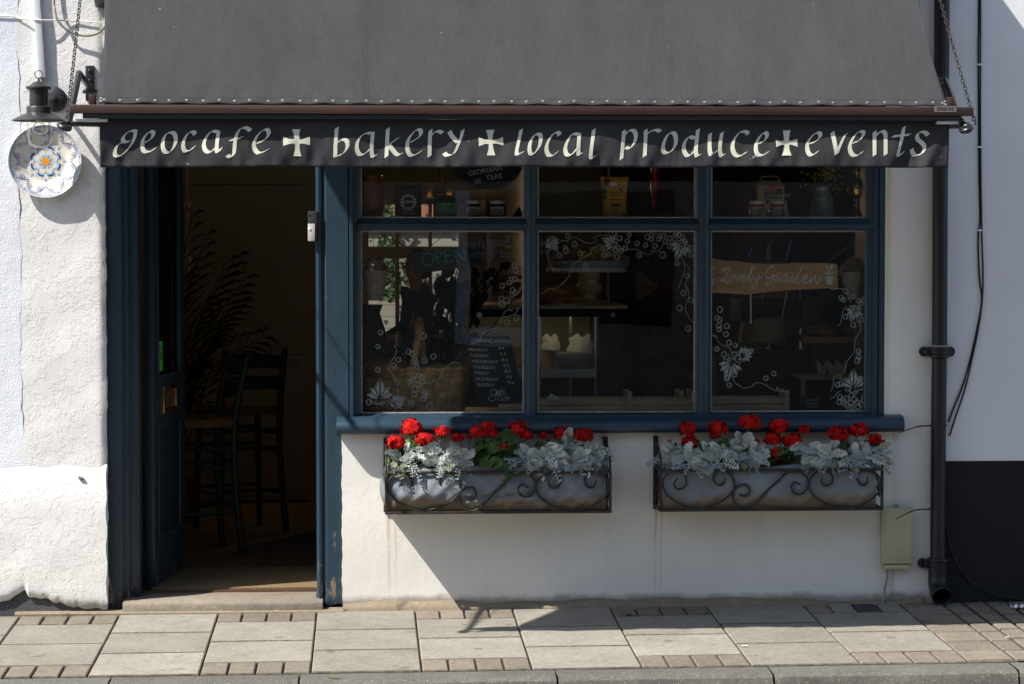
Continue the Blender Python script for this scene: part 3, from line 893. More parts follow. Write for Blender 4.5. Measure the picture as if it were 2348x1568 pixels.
# ---------------------------------------------------------------- shopfront joinery
sf = thing('shopfront', 'blue painted timber shopfront with door and three bay window', 'shopfront', (0.6, 0.05, 0.0))
GY = 0.078                                         # plane of the glass
def X(u, y=0.03): return at(u, 540, y).x
def Z(v, y=0.03): return at(1000, v, y).z
# left jamb, moulded in steps
j = MB()
j.profz([(-1.199, 0.30), (-1.199, 0.045), (-1.135, 0.045), (-1.128, 0.052), (-1.128, 0.075), (-1.108, 0.075), (-1.100, 0.085), (-1.100, 0.11), (-1.075, 0.11), (-1.068, 0.12), (-1.060, 0.12), (-1.056, 0.13), (-1.056, 0.235), (-1.072, 0.235), (-1.072, 0.30)], -0.01, 2.5)
j.build('door_jamb', M['blue_dark'], sf, bevel=0.0015, angle=30)
# post between door and window: bead, flat board, window jamb mould
pb = MB()
nn = 90
prof = [(-0.226, 0.30), (-0.226, 0.060), (-0.222, 0.030), (-0.212, 0.016), (-0.200, 0.020), (-0.196, 0.032), (-0.186, 0.034), (-0.182, 0.020), (-0.176, 0.012), (-0.105, 0.012), (-0.0745, 0.012), (-0.0735, 0.30)]
vs = []; fs = []
m_ = len(prof)
for i in range(nn + 1):
    z = -0.005 + i * (2.505) / nn
    if i == 0: z += 0
    for k, (px, py) in enumerate(prof):
        e = max(0.0, 0.20 - z) / 0.20
        jx = 0.006 * e * math.sin(k * 2.1 + z * 55); jy = 0.010 * e * max(0, math.sin(k * 1.7 + z * 38))
        zz = z + (0.03 * abs(math.sin(k * 1.9)) if i == 0 and 2 < k < 11 else 0)
        vs.append((px + jx, py + jy, zz))
for i in range(nn):
    for k in range(m_):
        k2 = (k + 1) % m_
        fs.append((i*m_+k, i*m_+k2, (i+1)*m_+k2, (i+1)*m_+k))
pb.add(vs, fs)
pb.build('door_post', M['blue_worn'], sf, angle=35, fixn=True)
MB().profz([(-0.0725, 0.30), (-0.0725, 0.022), (-0.066, 0.010), (-0.052, 0.010), (-0.046, 0.022), (-0.044, 0.045), (-0.030, 0.048), (-0.028, 0.060), (-0.0145, 0.066), (-0.0145, 0.30)], 0.90, 2.5).build('window_jamb', M['blue'], sf, angle=35)
MB().profz([(2.374, 0.30), (2.374, 0.066), (2.385, 0.060), (2.387, 0.050), (2.405, 0.046), (2.408, 0.034), (2.430, 0.030), (2.434, 0.038), (2.440, 0.030), (2.4605, 0.032), (2.4605, 0.30)], 0.90, 2.5).build('window_jamb', M['blue'], sf, angle=35)
def mull(x0, x1):
    w = x1 - x0
    MB().profz([(x0, 0.10), (x0, 0.066), (x0 + w*.10, 0.060), (x0 + w*.24, 0.034), (x0 + w*.34, 0.030), (x1 - w*.34, 0.030), (x1 - w*.24, 0.034), (x1 - w*.10, 0.060), (x1, 0.066), (x1, 0.10)], 0.902, 2.45).build('mullion', M['blue'], sf, angle=35)
PX = [(X(827, GY), X(1200, GY)), (X(1232, GY), X(1593, GY)), (X(1629, GY), X(1990, GY))]
mull(PX[0][1], PX[1][0]); mull(PX[1][1], PX[2][0])
ZT1, ZT0 = Z(500, GY), Z(529, GY)
for (a, b) in PX:
    MB().profx([(0.10, ZT1), (0.066, ZT1), (0.060, ZT1 - 0.006), (0.034, ZT1 - 0.026), (0.030, ZT1 - 0.030), (0.030, ZT0 + 0.010), (0.036, ZT0 + 0.004), (0.064, ZT0), (0.10, ZT0)], a - 0.016, b + 0.016).build('transom', M['blue'], sf, angle=35)
MB().box((-1.199, 0.02, 2.451), (2.4605, 0.29, 2.619)).build('head_rail', M['blue'], sf, bevel=0.004)
si = MB()
sx0, sx1 = X(770, -0.085), X(2077, -0.085)
prof = [(0.30, 0.905), (0.0, 0.903), (-0.045, 0.898), (-0.066, 0.890), (-0.082, 0.876), (-0.088, 0.860), (-0.087, 0.845), (-0.078, 0.832), (-0.062, 0.825), (-0.02, 0.823), (0.005, 0.826), (0.30, 0.826)]
si.profx(prof, sx0 + 0.001, -0.0755)
ns = 60
vs = []; fs = []
for i in range(ns + 1):
    x = sx0 + (sx1 - sx0) * i / ns
    e = min(1.0, min(i, ns - i) / 1.0)
    for (y, z) in prof:
        vs.append((x, (y if y > -0.01 else y * (0.93 + 0.07*e)) , z + 0.0012*math.sin(x*5.1)))
mp = len(prof)
for i in range(ns):
    for k in range(mp):
        k2 = (k + 1) % mp
        fs.append((i*mp+k, i*mp+k2, (i+1)*mp+k2, (i+1)*mp+k))
fs.append(tuple(range(mp))); fs.append(tuple(ns*mp + k for k in range(mp-1, -1, -1)))
si = MB(); si.add(vs, fs)
si.build('window_sill', M['blue'], sf, angle=40, fixn=True)
# fascia and console over the awning
MB().box((-1.16, 0.0, 2.84), (2.52, -0.05, 3.178)).build('fascia_board', M['blue'], sf, bevel=0.004)
MB().profx([(0.0, 2.80), (-0.09, 2.84), (-0.10, 3.10), (-0.12, 3.11), (-0.12, 3.178), (0.0, 3.178)], -1.235, -1.165).build('console', M['blue'], sf, bevel=0.004)

# panes with the drawn vines
def leafshape(cx, cy, r, ang, kind=0):
    """lobed vine leaf: outline and five lobes, in crop pixels"""
    base = [(0, -0.55), (0.22, -0.62), (0.34, -0.42), (0.62, -0.46), (0.60, -0.18), (0.86, 0.02), (0.56, 0.16), (0.62, 0.46), (0.34, 0.40), (0.26, 0.66), (0.0, 1.02)]
    out = base + [(-x * 0.94, y * (0.97 if i % 2 else 1.03)) for i, (x, y) in enumerate(base[-2:0:-1])]
    c, s = math.cos(R(ang)), math.sin(R(ang))
    T = lambda x, y: (cx + r*(x*c - y*s), cy + r*(x*s + y*c))
    out2 = [T(x, y) for x, y in out]
    lobes = []
    for sg in (1, -1):
        lobes.append([T(sg*x, y) for x, y in ((0.05, 0.90), (0.20, 0.62), (0.26, 0.34), (0.05, -0.10))])
        lobes.append([T(sg*x, y) for x, y in ((0.33, 0.34), (0.54, 0.38), (0.49, 0.14), (0.10, -0.18))])
        lobes.append([T(sg*x, y) for x, y in ((0.52, 0.08), (0.76, 0.01), (0.54, -0.17), (0.16, -0.27))])
    veins = [[T(0, -0.3), T(0.02, 0.3), T(0, 0.9)]]
    return out2, lobes, veins
def vine(pane, c2, s, bubbles, tendrils, leaves):
    mb = MB()
    base = GY + 0.0042
    cnt = [0]
    def pl(x, y):
        u, v = c2(x, y); p = at(u, v, base + 0.00003*cnt[0]); return p
    def ring(x, y, r, w):
        cnt[0] = (cnt[0] + 1) % 40
        n = 20
        vs = []
        for k in range(n):
            a = 2*PI*k/n
            vs += [pl(x + (r+w)*math.cos(a), y + (r+w)*1.05*math.sin(a)), pl(x + (r-w)*math.cos(a), y + (r-w)*1.05*math.sin(a))]
        mb.add(vs, [(2*k, 2*k+1, (2*k+3) % (2*n), (2*k+2) % (2*n)) for k in range(n)])
    for b in bubbles:
        x, y = b[:2]; r = b[2] if len(b) > 2 else 26
        ring(x, y, r, 3.4)
        cnt[0] += 1
        pen(mb, [(x + r*0.55*math.cos(a), y + r*0.55*math.sin(a)) for a in (-0.6, 0.1, 0.8, 1.4)], 5, 4, 0.6, pl, 3)
    for t in tendrils:
        cnt[0] += 1
        pen(mb, t, 5, 5, 0.6, pl, 6)
    for (x, y, r, a) in leaves:
        o, lo, ve = leafshape(x, y, r, a)
        cnt[0] += 1
        pen(mb, spline(o, 5, True) + [spline(o, 5, True)[0]], 6, 6, 0.6, pl, smooth=False)
        for q in lo:
            cnt[0] += 1
            mb.add([pl(px, py) for px, py in q], [tuple(range(len(q)))])
        for dx in range(16):
            aa = rnd.uniform(0, 6.28); rr = rnd.uniform(0.1, 0.5) * r
            cx2 = x - math.sin(R(a)) * r * -0.35 ; cy2 = y - math.cos(R(a)) * r * 0.35
            cnt[0] += 1
            ring(cx2 + rr*math.cos(aa), cy2 + rr*math.sin(aa), 5, 2)
    mb.build('painted_vine', M['vine_paint'], pane, smooth=False)
panes = {}
def pane(i, lower):
    a, b = PX[i]
    z0, z1 = (Z(947, GY), ZT0) if lower else (ZT1, 2.45)
    o = MB().box((a, GY, z0), (b, GY + 0.004, z1)).build('window_pane', M['pane'], sf, smooth=False)
    p = MB(); w = 0.006
    for q in (((a, z0), (b, z0 + w)), ((a, z1 - w), (b, z1)), ((a, z0 + w), (a + w, z1 - w)), ((b - w, z0 + w), (b, z1 - w))):
        p.box((q[0][0], GY - 0.004, q[0][1]), (q[1][0], GY - 0.0002, q[1][1]))
    p.build('putty_line', M['putty'], o, smooth=False)
    return o
for i in range(3):
    panes[i, 0] = pane(i, False); panes[i, 1] = pane(i, True)
    a, b = PX[i]
    MB().profx([(0.10, 0.90), (0.10, Z(947, GY)), (0.066, Z(947, GY)), (0.05, Z(952, GY)), (0.03, 0.904), (0.03, 0.90)], a - 0.012, b + 0.012).build('bottom_rail', M['blue'], sf)
c2 = crop(1400, 1140, 2.703)
up = lambda L, k=2.703/3.015, dy=500*2.703: [((x*k), (y*k - dy), *(([r*k for r in rest])))for x, y, *rest in L]
vine(panes[0, 1], c2, 2.703,
     [(797,553,30),(302,668,22),(632,720,27),(675,745,27),(525,808,25),(905,773,28),(805,818,28),(477,872,25),(717,836,25),(722,880,24),(302,920,25),(332,515,25),(700,980,24),(745,980,24),(783,998,24),(690,1035,24),(650,1045,22),(783,1045,26),(740,1080,27),(703,1125,33),(695,1182,27),(810,1160,25),(810,1195,22),(797,1232,28),(865,1315,38),(1002,1192,24),(205,1268,28),(665,1275,28),(1760,55,26),(1785,85,25),(1755,105,25),(1640,150,27),(1695,168,33),(1645,205,30),(1800,355,28),(1700,405,27),(1398,325,25)]
     + up([(1988,1277,30),(1995,1335,30),(1990,1440,30),(1950,1435,25),(1920,1480,27),(1838,1515,28)]),
     [[(1890,180),(1830,240),(1815,235),(1820,250),(1780,310),(1720,340),(1640,350),(1590,400)], [(1645,360),(1630,410),(1590,460),(1500,490),(1440,520),(1410,580),(1360,630),(1310,632)], [(520,505),(498,560),(510,640),(480,665),(500,690),(490,760),(430,850),(415,920),(450,945),(480,1020),(510,1080),(515,1160)], [(800,1050),(850,1068),(900,1040),(905,1015),(930,1030),(970,1005),(1010,930),(1060,870),(1120,838),(1190,850)], [(1660,330),(1675,290),(1725,265),(1735,280),(1770,270)]],
     [(325,1190,165,180),(510,1270,100,240)])
c3 = crop(2100, 640, 3.015)
dn = lambda L: [(x*3.015/2.703, 500*3.015 + y*3.015/2.703, *([r*3.015/2.703 for r in rest])) for x, y, *rest in L]
vine(panes[1, 1], c3, 3.015,
     [(517,912,27),(598,1017,30),(490,1052,22),(493,1093,32),(412,1150,27),(670,1130,26),(733,1278,28),(1080,893,26),(1257,905,23),(1143,945,30),(1235,977,27),(1352,1007,26),(1457,1027,24),(1567,1038,27),(1480,930,33),(1530,905,27),(1525,955,27),(1625,920,27),(1673,915,27),(1613,955,25),(1695,985,25),(1377,1150,26),(1662,1147,37),(937,1070,24),(963,1147,26),(1005,1138,24),(1112,1168,30),(1095,1085,27),(1130,1065,27),(1160,1095,25),(1210,1063,28),(1835,1250,24),(2000,1150,24),(1825,885,28),(1860,905,27),(1900,935,27),(1815,910,25),(1750,945,27),(1745,1040,25),(1775,990,25),(1930,985,27),(1960,1398,30),(2020,1060,28)]
     + dn([(1715,87,28),(1795,165,28),(1672,250,30),(1765,470,28)]),
     [[(420,978),(490,970),(520,1000),(515,970),(570,935),(640,950),(700,985),(760,1005),(830,995),(875,968)], [(930,1010),(860,1040),(800,1085),(790,1130),(720,1170),(640,1210),(600,1260),(550,1350),(500,1440),(430,1510),(350,1558),(290,1550)], [(815,940),(850,935),(900,905),(1000,915)], [(1180,1050),(1270,1080),(1330,1075),(1400,1110),(1470,1140),(1530,1130),(1530,1085),(1560,1105),(1620,1085),(1670,1010)], [(280,1090),(268,1150),(285,1215),(300,1290),(355,1330),(350,1310),(390,1320),(410,1345)], [(1890,1170),(1920,1250),(1925,1330),(1900,1400),(1870,1490),(1850,1560)], [(1920,1245),(1970,1290),(1985,1350),(1950,1450),(1935,1500),(1960,1580)], dn([(1740,0),(1775,100),(1735,240),(1770,350),(1855,440)]), [(290,1555),(230,1600),(160,1615)]],
     [(325,1005,112,-35),(1040,1000,118,118),(1880,1060,150,22)])
c6 = crop(2800, 1140, 2.703)
vine(panes[2, 1], c6, 2.703,
     [(217,265,30),(185,357,24),(215,378,25),(203,440,26),(207,480,25),(292,447,27),(282,532,26),(314,623,26),(383,655,22),(182,693,23),(260,752,28),(375,752,27),(375,970,24),(290,1010,27),(317,1083,24),(713,1010,25),(797,958,24),(1577,68,27),(1527,140,25),(1550,160,25),(1650,123,22),(1720,170,22),(1773,145,22),(1745,200,22),(1575,343,24),(1658,432,25),(1770,335,26),(1748,383,23),(1715,715,24),(1715,775,24),(1700,820,28),(1490,1080,25),(1525,1070,25),(1735,1015,26)] + [(x, y, 28) for x, y in ((1515,1215),(1545,1245),(1590,1230),(1640,1195),(1670,1240),(1635,1275),(1590,1300),(1560,1275),(1640,1320),(1700,1270),(1710,1315),(1745,1290),(1770,1250),(1780,1210),(1615,1330),(1510,1265))],
     [[(125,525),(150,560),(165,545),(190,600),(240,650),(300,665),(330,700),(348,745)], [(350,980),(375,1050),(410,1080),(415,1055),(420,1085),(480,1115),(560,1095),(585,1090),(580,1070),(630,1055),(700,1075),(770,1120),(830,1145),(840,1105),(825,1120),(860,1145),(920,1150),(970,1165)], [(1390,20),(1440,55),(1460,40),(1550,45)], [(1600,95),(1610,160),(1640,190)], [(1690,370),(1730,430),(1735,490),(1690,570),(1670,640),(1670,720),(1600,810),(1575,880),(1560,940),(1515,985),(1530,1020),(1590,1050)], [(1590,230),(1550,270),(1535,340),(1525,400),(1500,445)], [(1505,960),(1450,1000),(1440,1080),(1415,1150)], [(1405,1230),(1450,1215),(1480,1170),(1520,1150)]],
     [(325,880,150,14),(485,750,105,-120),(1665,290,105,20),(1665,1070,150,176)])

# open door, hinged at the left jamb and swung inwards
ha, hb = at(345, 1345, 0.335), at(416, 1308, 1.02)
dv = Vector((hb.x - ha.x, hb.y - ha.y, 0)); DL = dv.length; dv.normalize()
dn_ = Vector((dv.y, -dv.x, 0))                     # normal on the passage side
def dp(s, n, z): return Vector((ha.x, ha.y, 0)) + dv*s + dn_*n + Vector((0, 0, z))
def dbox(mb, s0, s1, n0, n1, z0, z1):
    vs = [dp(s, n, z) for z in (z0, z1) for s, n in ((s0, n0), (s1, n0), (s1, n1), (s0, n1))]
    mb.add(vs, [(0,1,2,3),(7,6,5,4),(4,5,1,0),(5,6,2,1),(6,7,3,2),(7,4,0,3)])
door_zm = 1.05
dm = MB()
for q in ((0, 0.10, 0.06, 2.42), (DL-0.10, DL, 0.06, 2.42), (0.1002, DL-0.1002, 0.06, 0.28), (0.1002, DL-0.1002, 0.84, 1.06), (0.1002, DL-0.1002, 2.32, 2.42)):
    dbox(dm, q[0], q[1], -0.022, 0.022, q[2], q[3])
dbox(dm, 0.1002, DL-0.1002, -0.009, 0.009, 0.28, 0.84)
door = dm.build('entrance_door', M['blue_dark'], sf, bevel=0.002, fixn=True)
mo = MB()
for s0, s1, z0, z1 in ((0.10, 0.122, 0.28, 0.84), (DL-0.122, DL-0.10, 0.28, 0.84), (0.122, DL-0.122, 0.28, 0.302), (0.122, DL-0.122, 0.818, 0.84), (0.10, 0.115, 1.06, 2.32), (DL-0.115, DL-0.10, 1.06, 2.32), (0.115, DL-0.115, 1.06, 1.075), (0.115, DL-0.115, 2.305, 2.32)):
    dbox(mo, s0, s1, 0.010, 0.024, z0, z1)
mo.build('panel_moulding', M['blue'], door, bevel=0.003, fixn=True)
gl = MB(); dbox(gl, 0.10, DL-0.10, -0.002, 0.002, 1.06, 2.32); gl.build('door_glass', M['pane'], door, smooth=False, fixn=True)
lp = MB(); lc = 0.33
for s0, s1, z0, z1 in ((lc-0.15, lc-0.12, 0.885, 1.015), (lc+0.12, lc+0.15, 0.885, 1.015), (lc-0.12, lc+0.12, 0.885, 0.905), (lc-0.12, lc+0.12, 0.995, 1.015)): dbox(lp, s0, s1, 0.022, 0.032, z0, z1)
lp.build('letter_plate', M['brass'], door, bevel=0.002, fixn=True)
fl = MB(); dbox(fl, lc-0.118, lc+0.118, 0.0222, 0.026, 0.907, 0.993); fl.build('letter_flap', M['dark_wood'], door, smooth=False, fixn=True)
sk = MB(); dbox(sk, 0.125, 0.27, 0.003, 0.0045, 1.09, 1.235); st = sk.build('sticker', M['neon'], door, smooth=False, fixn=True)
sk = MB(); dbox(sk, 0.222, 0.25, 0.005, 0.0055, 1.14, 1.18); dbox(sk, 0.135, 0.26, 0.005, 0.0055, 1.205, 1.21); dbox(sk, 0.135, 0.26, 0.005, 0.0055, 1.192, 1.196); sk.build('sticker_print', M['ink'], door, smooth=False, fixn=True)

# bell and camera unit on the post
c = at(715, 519, -0.0)
bell = thing('doorbell', 'black and silver video doorbell fixed to the blue door post', 'doorbell', (-0.232, 0.02, at(0, 553, 0.02).z))
xz = lambda u, v, y=0.02: at(u, v, y)
p0, p1 = xz(706, 553), xz(726, 484)
MB().box((p0.x, -0.004, p0.z), (p1.x + 0.004, 0.028, p1.z)).build('case', M['ink'], bell, bevel=0.004)
p2 = xz(707, 553); p3 = xz(722, 513)
MB().box((p2.x - 0.002, -0.0075, p2.z + 0.001), (p3.x, -0.0045, p3.z)).build('cover', M['nickel'], bell, bevel=0.001)
b2 = xz(709.5, 525)
MB().lathe([(0.0075, 0), (0.0065, 0.002), (0.002, 0.0025)], (b2.x, -0.0078, b2.z), 16, Matrix.Rotation(R(90), 3, 'X')).build('push_button', M['white_plastic'], bell)
ln = MB(); ln.lathe([(0.004, 0), (0.003, 0.002)], (b2.x, -0.0045, xz(0, 493).z), 12, Matrix.Rotation(R(90), 3, 'X')); ln.build('lens', M['glass_far'], bell)

# ---------------------------------------------------------------- awning
AP = 1.38                                          # projection of the front rail
aw = thing('awning', 'charcoal canvas shop awning on a hardwood rail with lettered black valance', 'awning', (0.6, -0.7, 2.0))
yf = -AP
bl_, br_ = at(160, 251, yf), at(2232, 251, yf)
rz0, rz1 = at(1000, 262, yf).z, at(1000, 242, yf).z
MB().box((bl_.x, yf, rz0), (br_.x, yf + 0.045, rz1)).build('front_rail', M['redwood'], aw, bevel=0.003)
pl0, pl1 = at(2141, 257, yf), at(2192, 243, yf)
np_ = MB().box((pl0.x, yf - 0.0022, pl0.z), (pl1.x, yf - 0.0004, pl1.z)).build('name_plate', M['aged_plate'], aw, smooth=False)
text('DEANS', 0.019, ((pl0.x+pl1.x)/2, yf - 0.003, (pl0.z+pl1.z)/2), M['ink'], np_, spacing=1.25)
for ux in (213, 2178):                             # wooden blocks at the ends of the hem
    p = at(ux, 232, yf + 0.03)
    MB().box((p.x - 0.014, yf + 0.006, rz1 + 0.0005), (p.x + 0.012, yf + 0.05, rz1 + 0.042)).build('end_block', M['redwood'], aw, bevel=0.002)
MB().box((bl_.x + 0.05, yf + 0.012, rz0 - 0.020), (br_.x - 0.05, yf + 0.052, rz0 - 0.001)).build('iron_rail', M['black_metal'], aw, bevel=0.002)
for xa, xb in ((bl_.x + 0.01, bl_.x + 0.15), (br_.x - 0.15, br_.x - 0.01)):
    MB().box((xa, yf + 0.02, rz0 - 0.034), (xb, yf + 0.06, rz0 - 0.022)).build('bracket_plate', M['nickel'], aw, bevel=0.001)
TOPZ, TOPY = 3.40, -0.30
lx0, lx1 = at(226, 236, yf).x, at(2173, 236, yf).x
tx0, tx1 = lx0 - 0.035, lx1 - 0.012
cz0 = rz1 + 0.004
def can(u, v):
    s = v
    x = (lx0 + (tx0 - lx0)*s) + u * ((lx1 - lx0) + ((tx1 - tx0) - (lx1 - lx0))*s)
    y = (yf + 0.006) + (TOPY - yf) * s
    z = cz0 + (TOPZ - cz0) * s
    sag = 4*s*(1-s)
    edge = (abs(u - 0.5) * 2) ** 6
    k = -0.012 * sag * (1 - edge) + 0.004*sag*math.sin(u*9.4+1) + 0.0025*math.sin(u*31 + s*5)*sag
    if s < 0.06: k += 0.0030 * math.sin(u * 150) * (1 - s/0.06)
    if u in (0.0, 1.0): x += (0.010*math.sin(s*9)*sag) * (1 if u == 0 else -1) + (-0.02*sag if u == 1.0 else 0)
    return (x, y - 0.65*k, z + 0.75*k)
cb = MB(); cb.grid(180, 44, can)
cano = cb.build('canopy', M['canopy'], aw, angle=80, solid=0.0025)
hm = MB()                                          # folded hem strip over the studs, seams
def hem(u, v):
    q = Vector(can(u, 0.0215*v)); o_ = 0.0028 + 0.0012*math.sin(u*150) + (0.001 if 0.1 < v < 0.9 else 0)
    return (q.x, q.y - 0.69*o_, q.z + 0.73*o_)
hm.grid(160, 4, hem); hm.build('hem', M['canopy'], aw, angle=80, solid=0.0015)
for s_, nm_ in ((0.0222, 'hem_edge'), (0.0012, 'hem_edge')):
    hb_ = MB()
    vs = []
    for i in range(161):
        u = i/160
        for ds in (-0.0009, 0.0009):
            q = Vector(can(u, s_ + ds)); vs.append((q.x, q.y - 0.69*0.0047, q.z + 0.73*0.0047))
    hb_.add(vs, [(2*i, 2*i+2, 2*i+3, 2*i+1) for i in range(160)])
    hb_.build(nm_, M['valance'], cano, smooth=False)
for us in (840, 1548):
    u = (at(us, 236, yf).x - lx0) / (lx1 - lx0)
    sb = MB()
    for du in (-0.0024, 0.0024):
        vs = []
        for i in range(41):
            p = Vector(can(u + du - 0.0003, i / 40)); q = Vector(can(u + du + 0.0003, i / 40))
            o = Vector((0, -0.0016, 0.0016)); vs += [p + o, q + o]
        sb.add(vs, [(2*i, 2*i+1, 2*i+3, 2*i+2) for i in range(40)])
    sb.build('seam', M['canopy'], cano, smooth=False)
sd = MB()
su = [229, 238] + [278 + 37.2*k + rnd.uniform(-4, 4) for k in range(51)] + [2163, 2171]
Mx = Matrix.Rotation(R(90), 3, 'X')
for u in su:
    vv = 236.5 + rnd.uniform(-1, 1)
    zs = (231, 240) if u in (229, 2171) else (vv,)
    for v in zs:
        p = at(u, v, yf - 0.006)
        q = Vector(can((p.x - lx0)/(lx1 - lx0), 0.011 if len(zs) == 1 else (0.006 if v == 240 else 0.017)))
        sd = MB(); sd.lathe([(0.0062, 0.0), (0.0056, 0.0012), (0.003, 0.0018)], (min(max(p.x, lx0 + .008), lx1 - .008), q.y - 0.69*0.0045, q.z + 0.73*0.0045), 12, Matrix.Rotation(R(43), 3, 'X'))
        sd.build('stud', M['stud'], aw)
# roller box on the wall
MB().box((tx0 - 0.05, -0.295, TOPZ - 0.22), (2.55, -0.002, TOPZ + 0.08)).build('roller_box', M['blue'], aw, bevel=0.004)
# valance
VY = yf + 0.050
vx0, vx1 = at(228, 320, VY).x, at(2174, 320, VY).x
vz1 = rz0 - 0.003
def vzb(u): return at(228 + (2174-228)*u, 383.5 + (2.0*math.sin(u*22) + 1.2*math.sin(u*47+1)) * 0.4, VY).z
def vy(x, z):
    u = (x - vx0) / (vx1 - vx0); t = max(0.0, min(1.0, (vz1 - z) / (vz1 - vzb(0.5))))
    k = 0.0060*math.sin(u*19 + t*1.6) + 0.0045*math.sin(u*41 - t*2.4 + 1) + 0.0026*math.sin(u*88 + t*4.2 + 2) + 0.0016*math.sin(u*170 - t*5)
    env = 0.5 + 0.5*math.sin(u*23 + 1.7)*math.sin(u*57 + 0.4)
    k += (0.0019*math.sin(u*262 + t*7) + 0.0012*math.sin(u*395 - t*5 + 2)) * env * (0.3 + t)
    k += 0.010*math.exp(-((u - 0.965 - 0.035*(0.5 - t)) / 0.010)**2) - 0.007*math.exp(-((u - 0.985 - 0.03*(0.5 - t)) / 0.008)**2)
    return VY - 0.004 + k * 1.35 * (0.25 + 0.95*t) - 0.008*t
def val(u, v):
    x = vx0 + u*(vx1 - vx0) + (0.004*v if u == 0 else 0)
    z = vz1 + (vzb(u) - vz1)*v
    return (x, vy(x, z), z)
vb = MB(); vb.grid(420, 22, val)
vo = vb.build('valance', M['valance'], aw, angle=80, solid=0.002)
sm = MB()                                          # stitched hem lines
for frac in (0.845, 0.955):
    vs = []
    for i in range(261):
        x, y, z = val(i/260, frac); vs += [(x, y - 0.0016, z - 0.0005), (x, y - 0.0016, z + 0.0005)]
    sm.add(vs, [(2*i, 2*i+1, 2*i+3, 2*i+2) for i in range(260) if i % 2])
sm.build('stitching', M['black_metal'], vo, smooth=False)
sm = MB()
for us in (838, 852, 1528, 1545):
    u = (us - 228) / (2174 - 228.0)
    vs = []
    for i in range(23):
        x, y, z = val(u, i/22); vs += [(x - 0.0005, y - 0.0018, z), (x + 0.0005, y - 0.0018, z)]
    sm.add(vs, [(2*i, 2*i+1, 2*i+3, 2*i+2) for i in range(22)])
sm.build('seam', M['cable_black'], vo, smooth=False)

le = MB()
cnt = 0
def word(ox, oy, s, strokes, outlines=()):
    global cnt
    c = crop(ox, oy, s)
    for st in strokes:
        cnt += 1
        lift = 0.0020 + 0.0003*(cnt % 3)
        def pl(x, y):
            u, v = c(x, y); p = at(u, v, VY)
            return (p.x, vy(p.x, p.z) - lift, p.z)
        pen(le, st, 18.6*s, 3.4*s, R(33), pl, 9)
    for poly in outlines:
        # spread the cross over small faces so that it follows the cloth
        cx = sum(p[0] for p in poly)/len(poly); cy = sum(p[1] for p in poly)/len(poly)
        sp = poly
        vs = []; n = len(sp)
        for k in range(6):
            t = k / 5
            for p in sp:
                u, v = c(cx + (p[0]-cx)*max(t, 0.001), cy + (p[1]-cy)*max(t, 0.001)); q = at(u, v, VY)
                vs.append((q.x, vy(q.x, q.z) - 0.0022, q.z))
        fs = []
        for k in range(5):
            for i in range(n):
                i2 = (i+1) % n
                fs.append((k*n+i, k*n+i2, (k+1)*n+i2, (k+1)*n+i))
        le.add(vs, fs)
word(420, 480, 3.354, [
 [(415,160),(380,140),(310,165),(255,215),(238,262),(262,295),(310,292),(350,275)],
 [(410,150),(400,220),(370,300),(310,385),(235,460),(180,487),(138,468),(135,415),(160,355),(205,315),(250,298)],
 [(525,302),(560,290),(620,250),(650,195),(640,162),(605,155),(545,205),(508,270),(500,340),(514,405),(555,432),(610,420),(675,380)],
 [(880,165),(830,185),(790,245),(775,330),(790,405),(830,440),(885,420),(930,355),(952,280),(942,205),(910,170),(875,167)],
 [(1205,200),(1202,172),(1165,158),(1110,190),(1068,260),(1050,335),(1062,400),(1095,425),(1150,402),(1205,355)],
 [(1510,165),(1460,148),(1400,180),(1352,250),(1328,330),(1348,405),(1395,435),(1440,420),(1485,370)],
 [(1525,158),(1512,250),(1503,350),(1506,420),(1530,428),(1558,380)],
 [(1950,148),(1920,118),(1870,102),(1812,128),(1772,190),(1747,290),(1738,400),(1726,468),(1690,500),(1655,485),(1648,470)],
 [(1685,272),(1760,258),(1842,232)],
 [(2030,312),(2090,295),(2165,245),(2198,190),(2186,140),(2150,126),(2080,172),(2022,250),(2000,330),(2014,400),(2060,446),(2120,430),(2188,398)]])
word(1100, 480, 2.935, [
 [(725,92),(718,200),(710,300),(708,430)], [(722,285),(770,238),(818,232),(848,262),(846,330),(800,392),(715,432)],
 [(1130,158),(1080,155),(1012,192),(968,260),(961,340),(988,402),(1030,406),(1090,368),(1120,330)],
 [(1148,148),(1140,250),(1134,350),(1142,422),(1165,428),(1200,402)],
 [(1325,98),(1318,220),(1312,340),(1308,435)], [(1452,205),(1400,245),(1340,285)], [(1335,290),(1380,350),(1425,402),(1465,408),(1494,388)],
 [(1580,262),(1640,235),(1700,190),(1715,148),(1698,116),(1660,118),(1602,172),(1562,240),(1553,320),(1573,392),(1610,421),(1660,402),(1714,370)],
 [(1825,118),(1818,230),(1813,430)], [(1835,185),(1870,147),(1920,132),(1965,155)],
 [(2046,132),(2080,195),(2145,262)], [(2203,118),(2188,190),(2150,290),(2110,376),(2060,416),(2015,416),(1985,388)]],
 [[(200,112),(300,110),(285,165),(288,230),(360,230),(412,195),(410,298),(360,275),(287,285),(290,355),(310,428),(218,425),(235,355),(237,285),(165,285),(97,305),(95,198),(165,228),(230,225),(222,165)]])
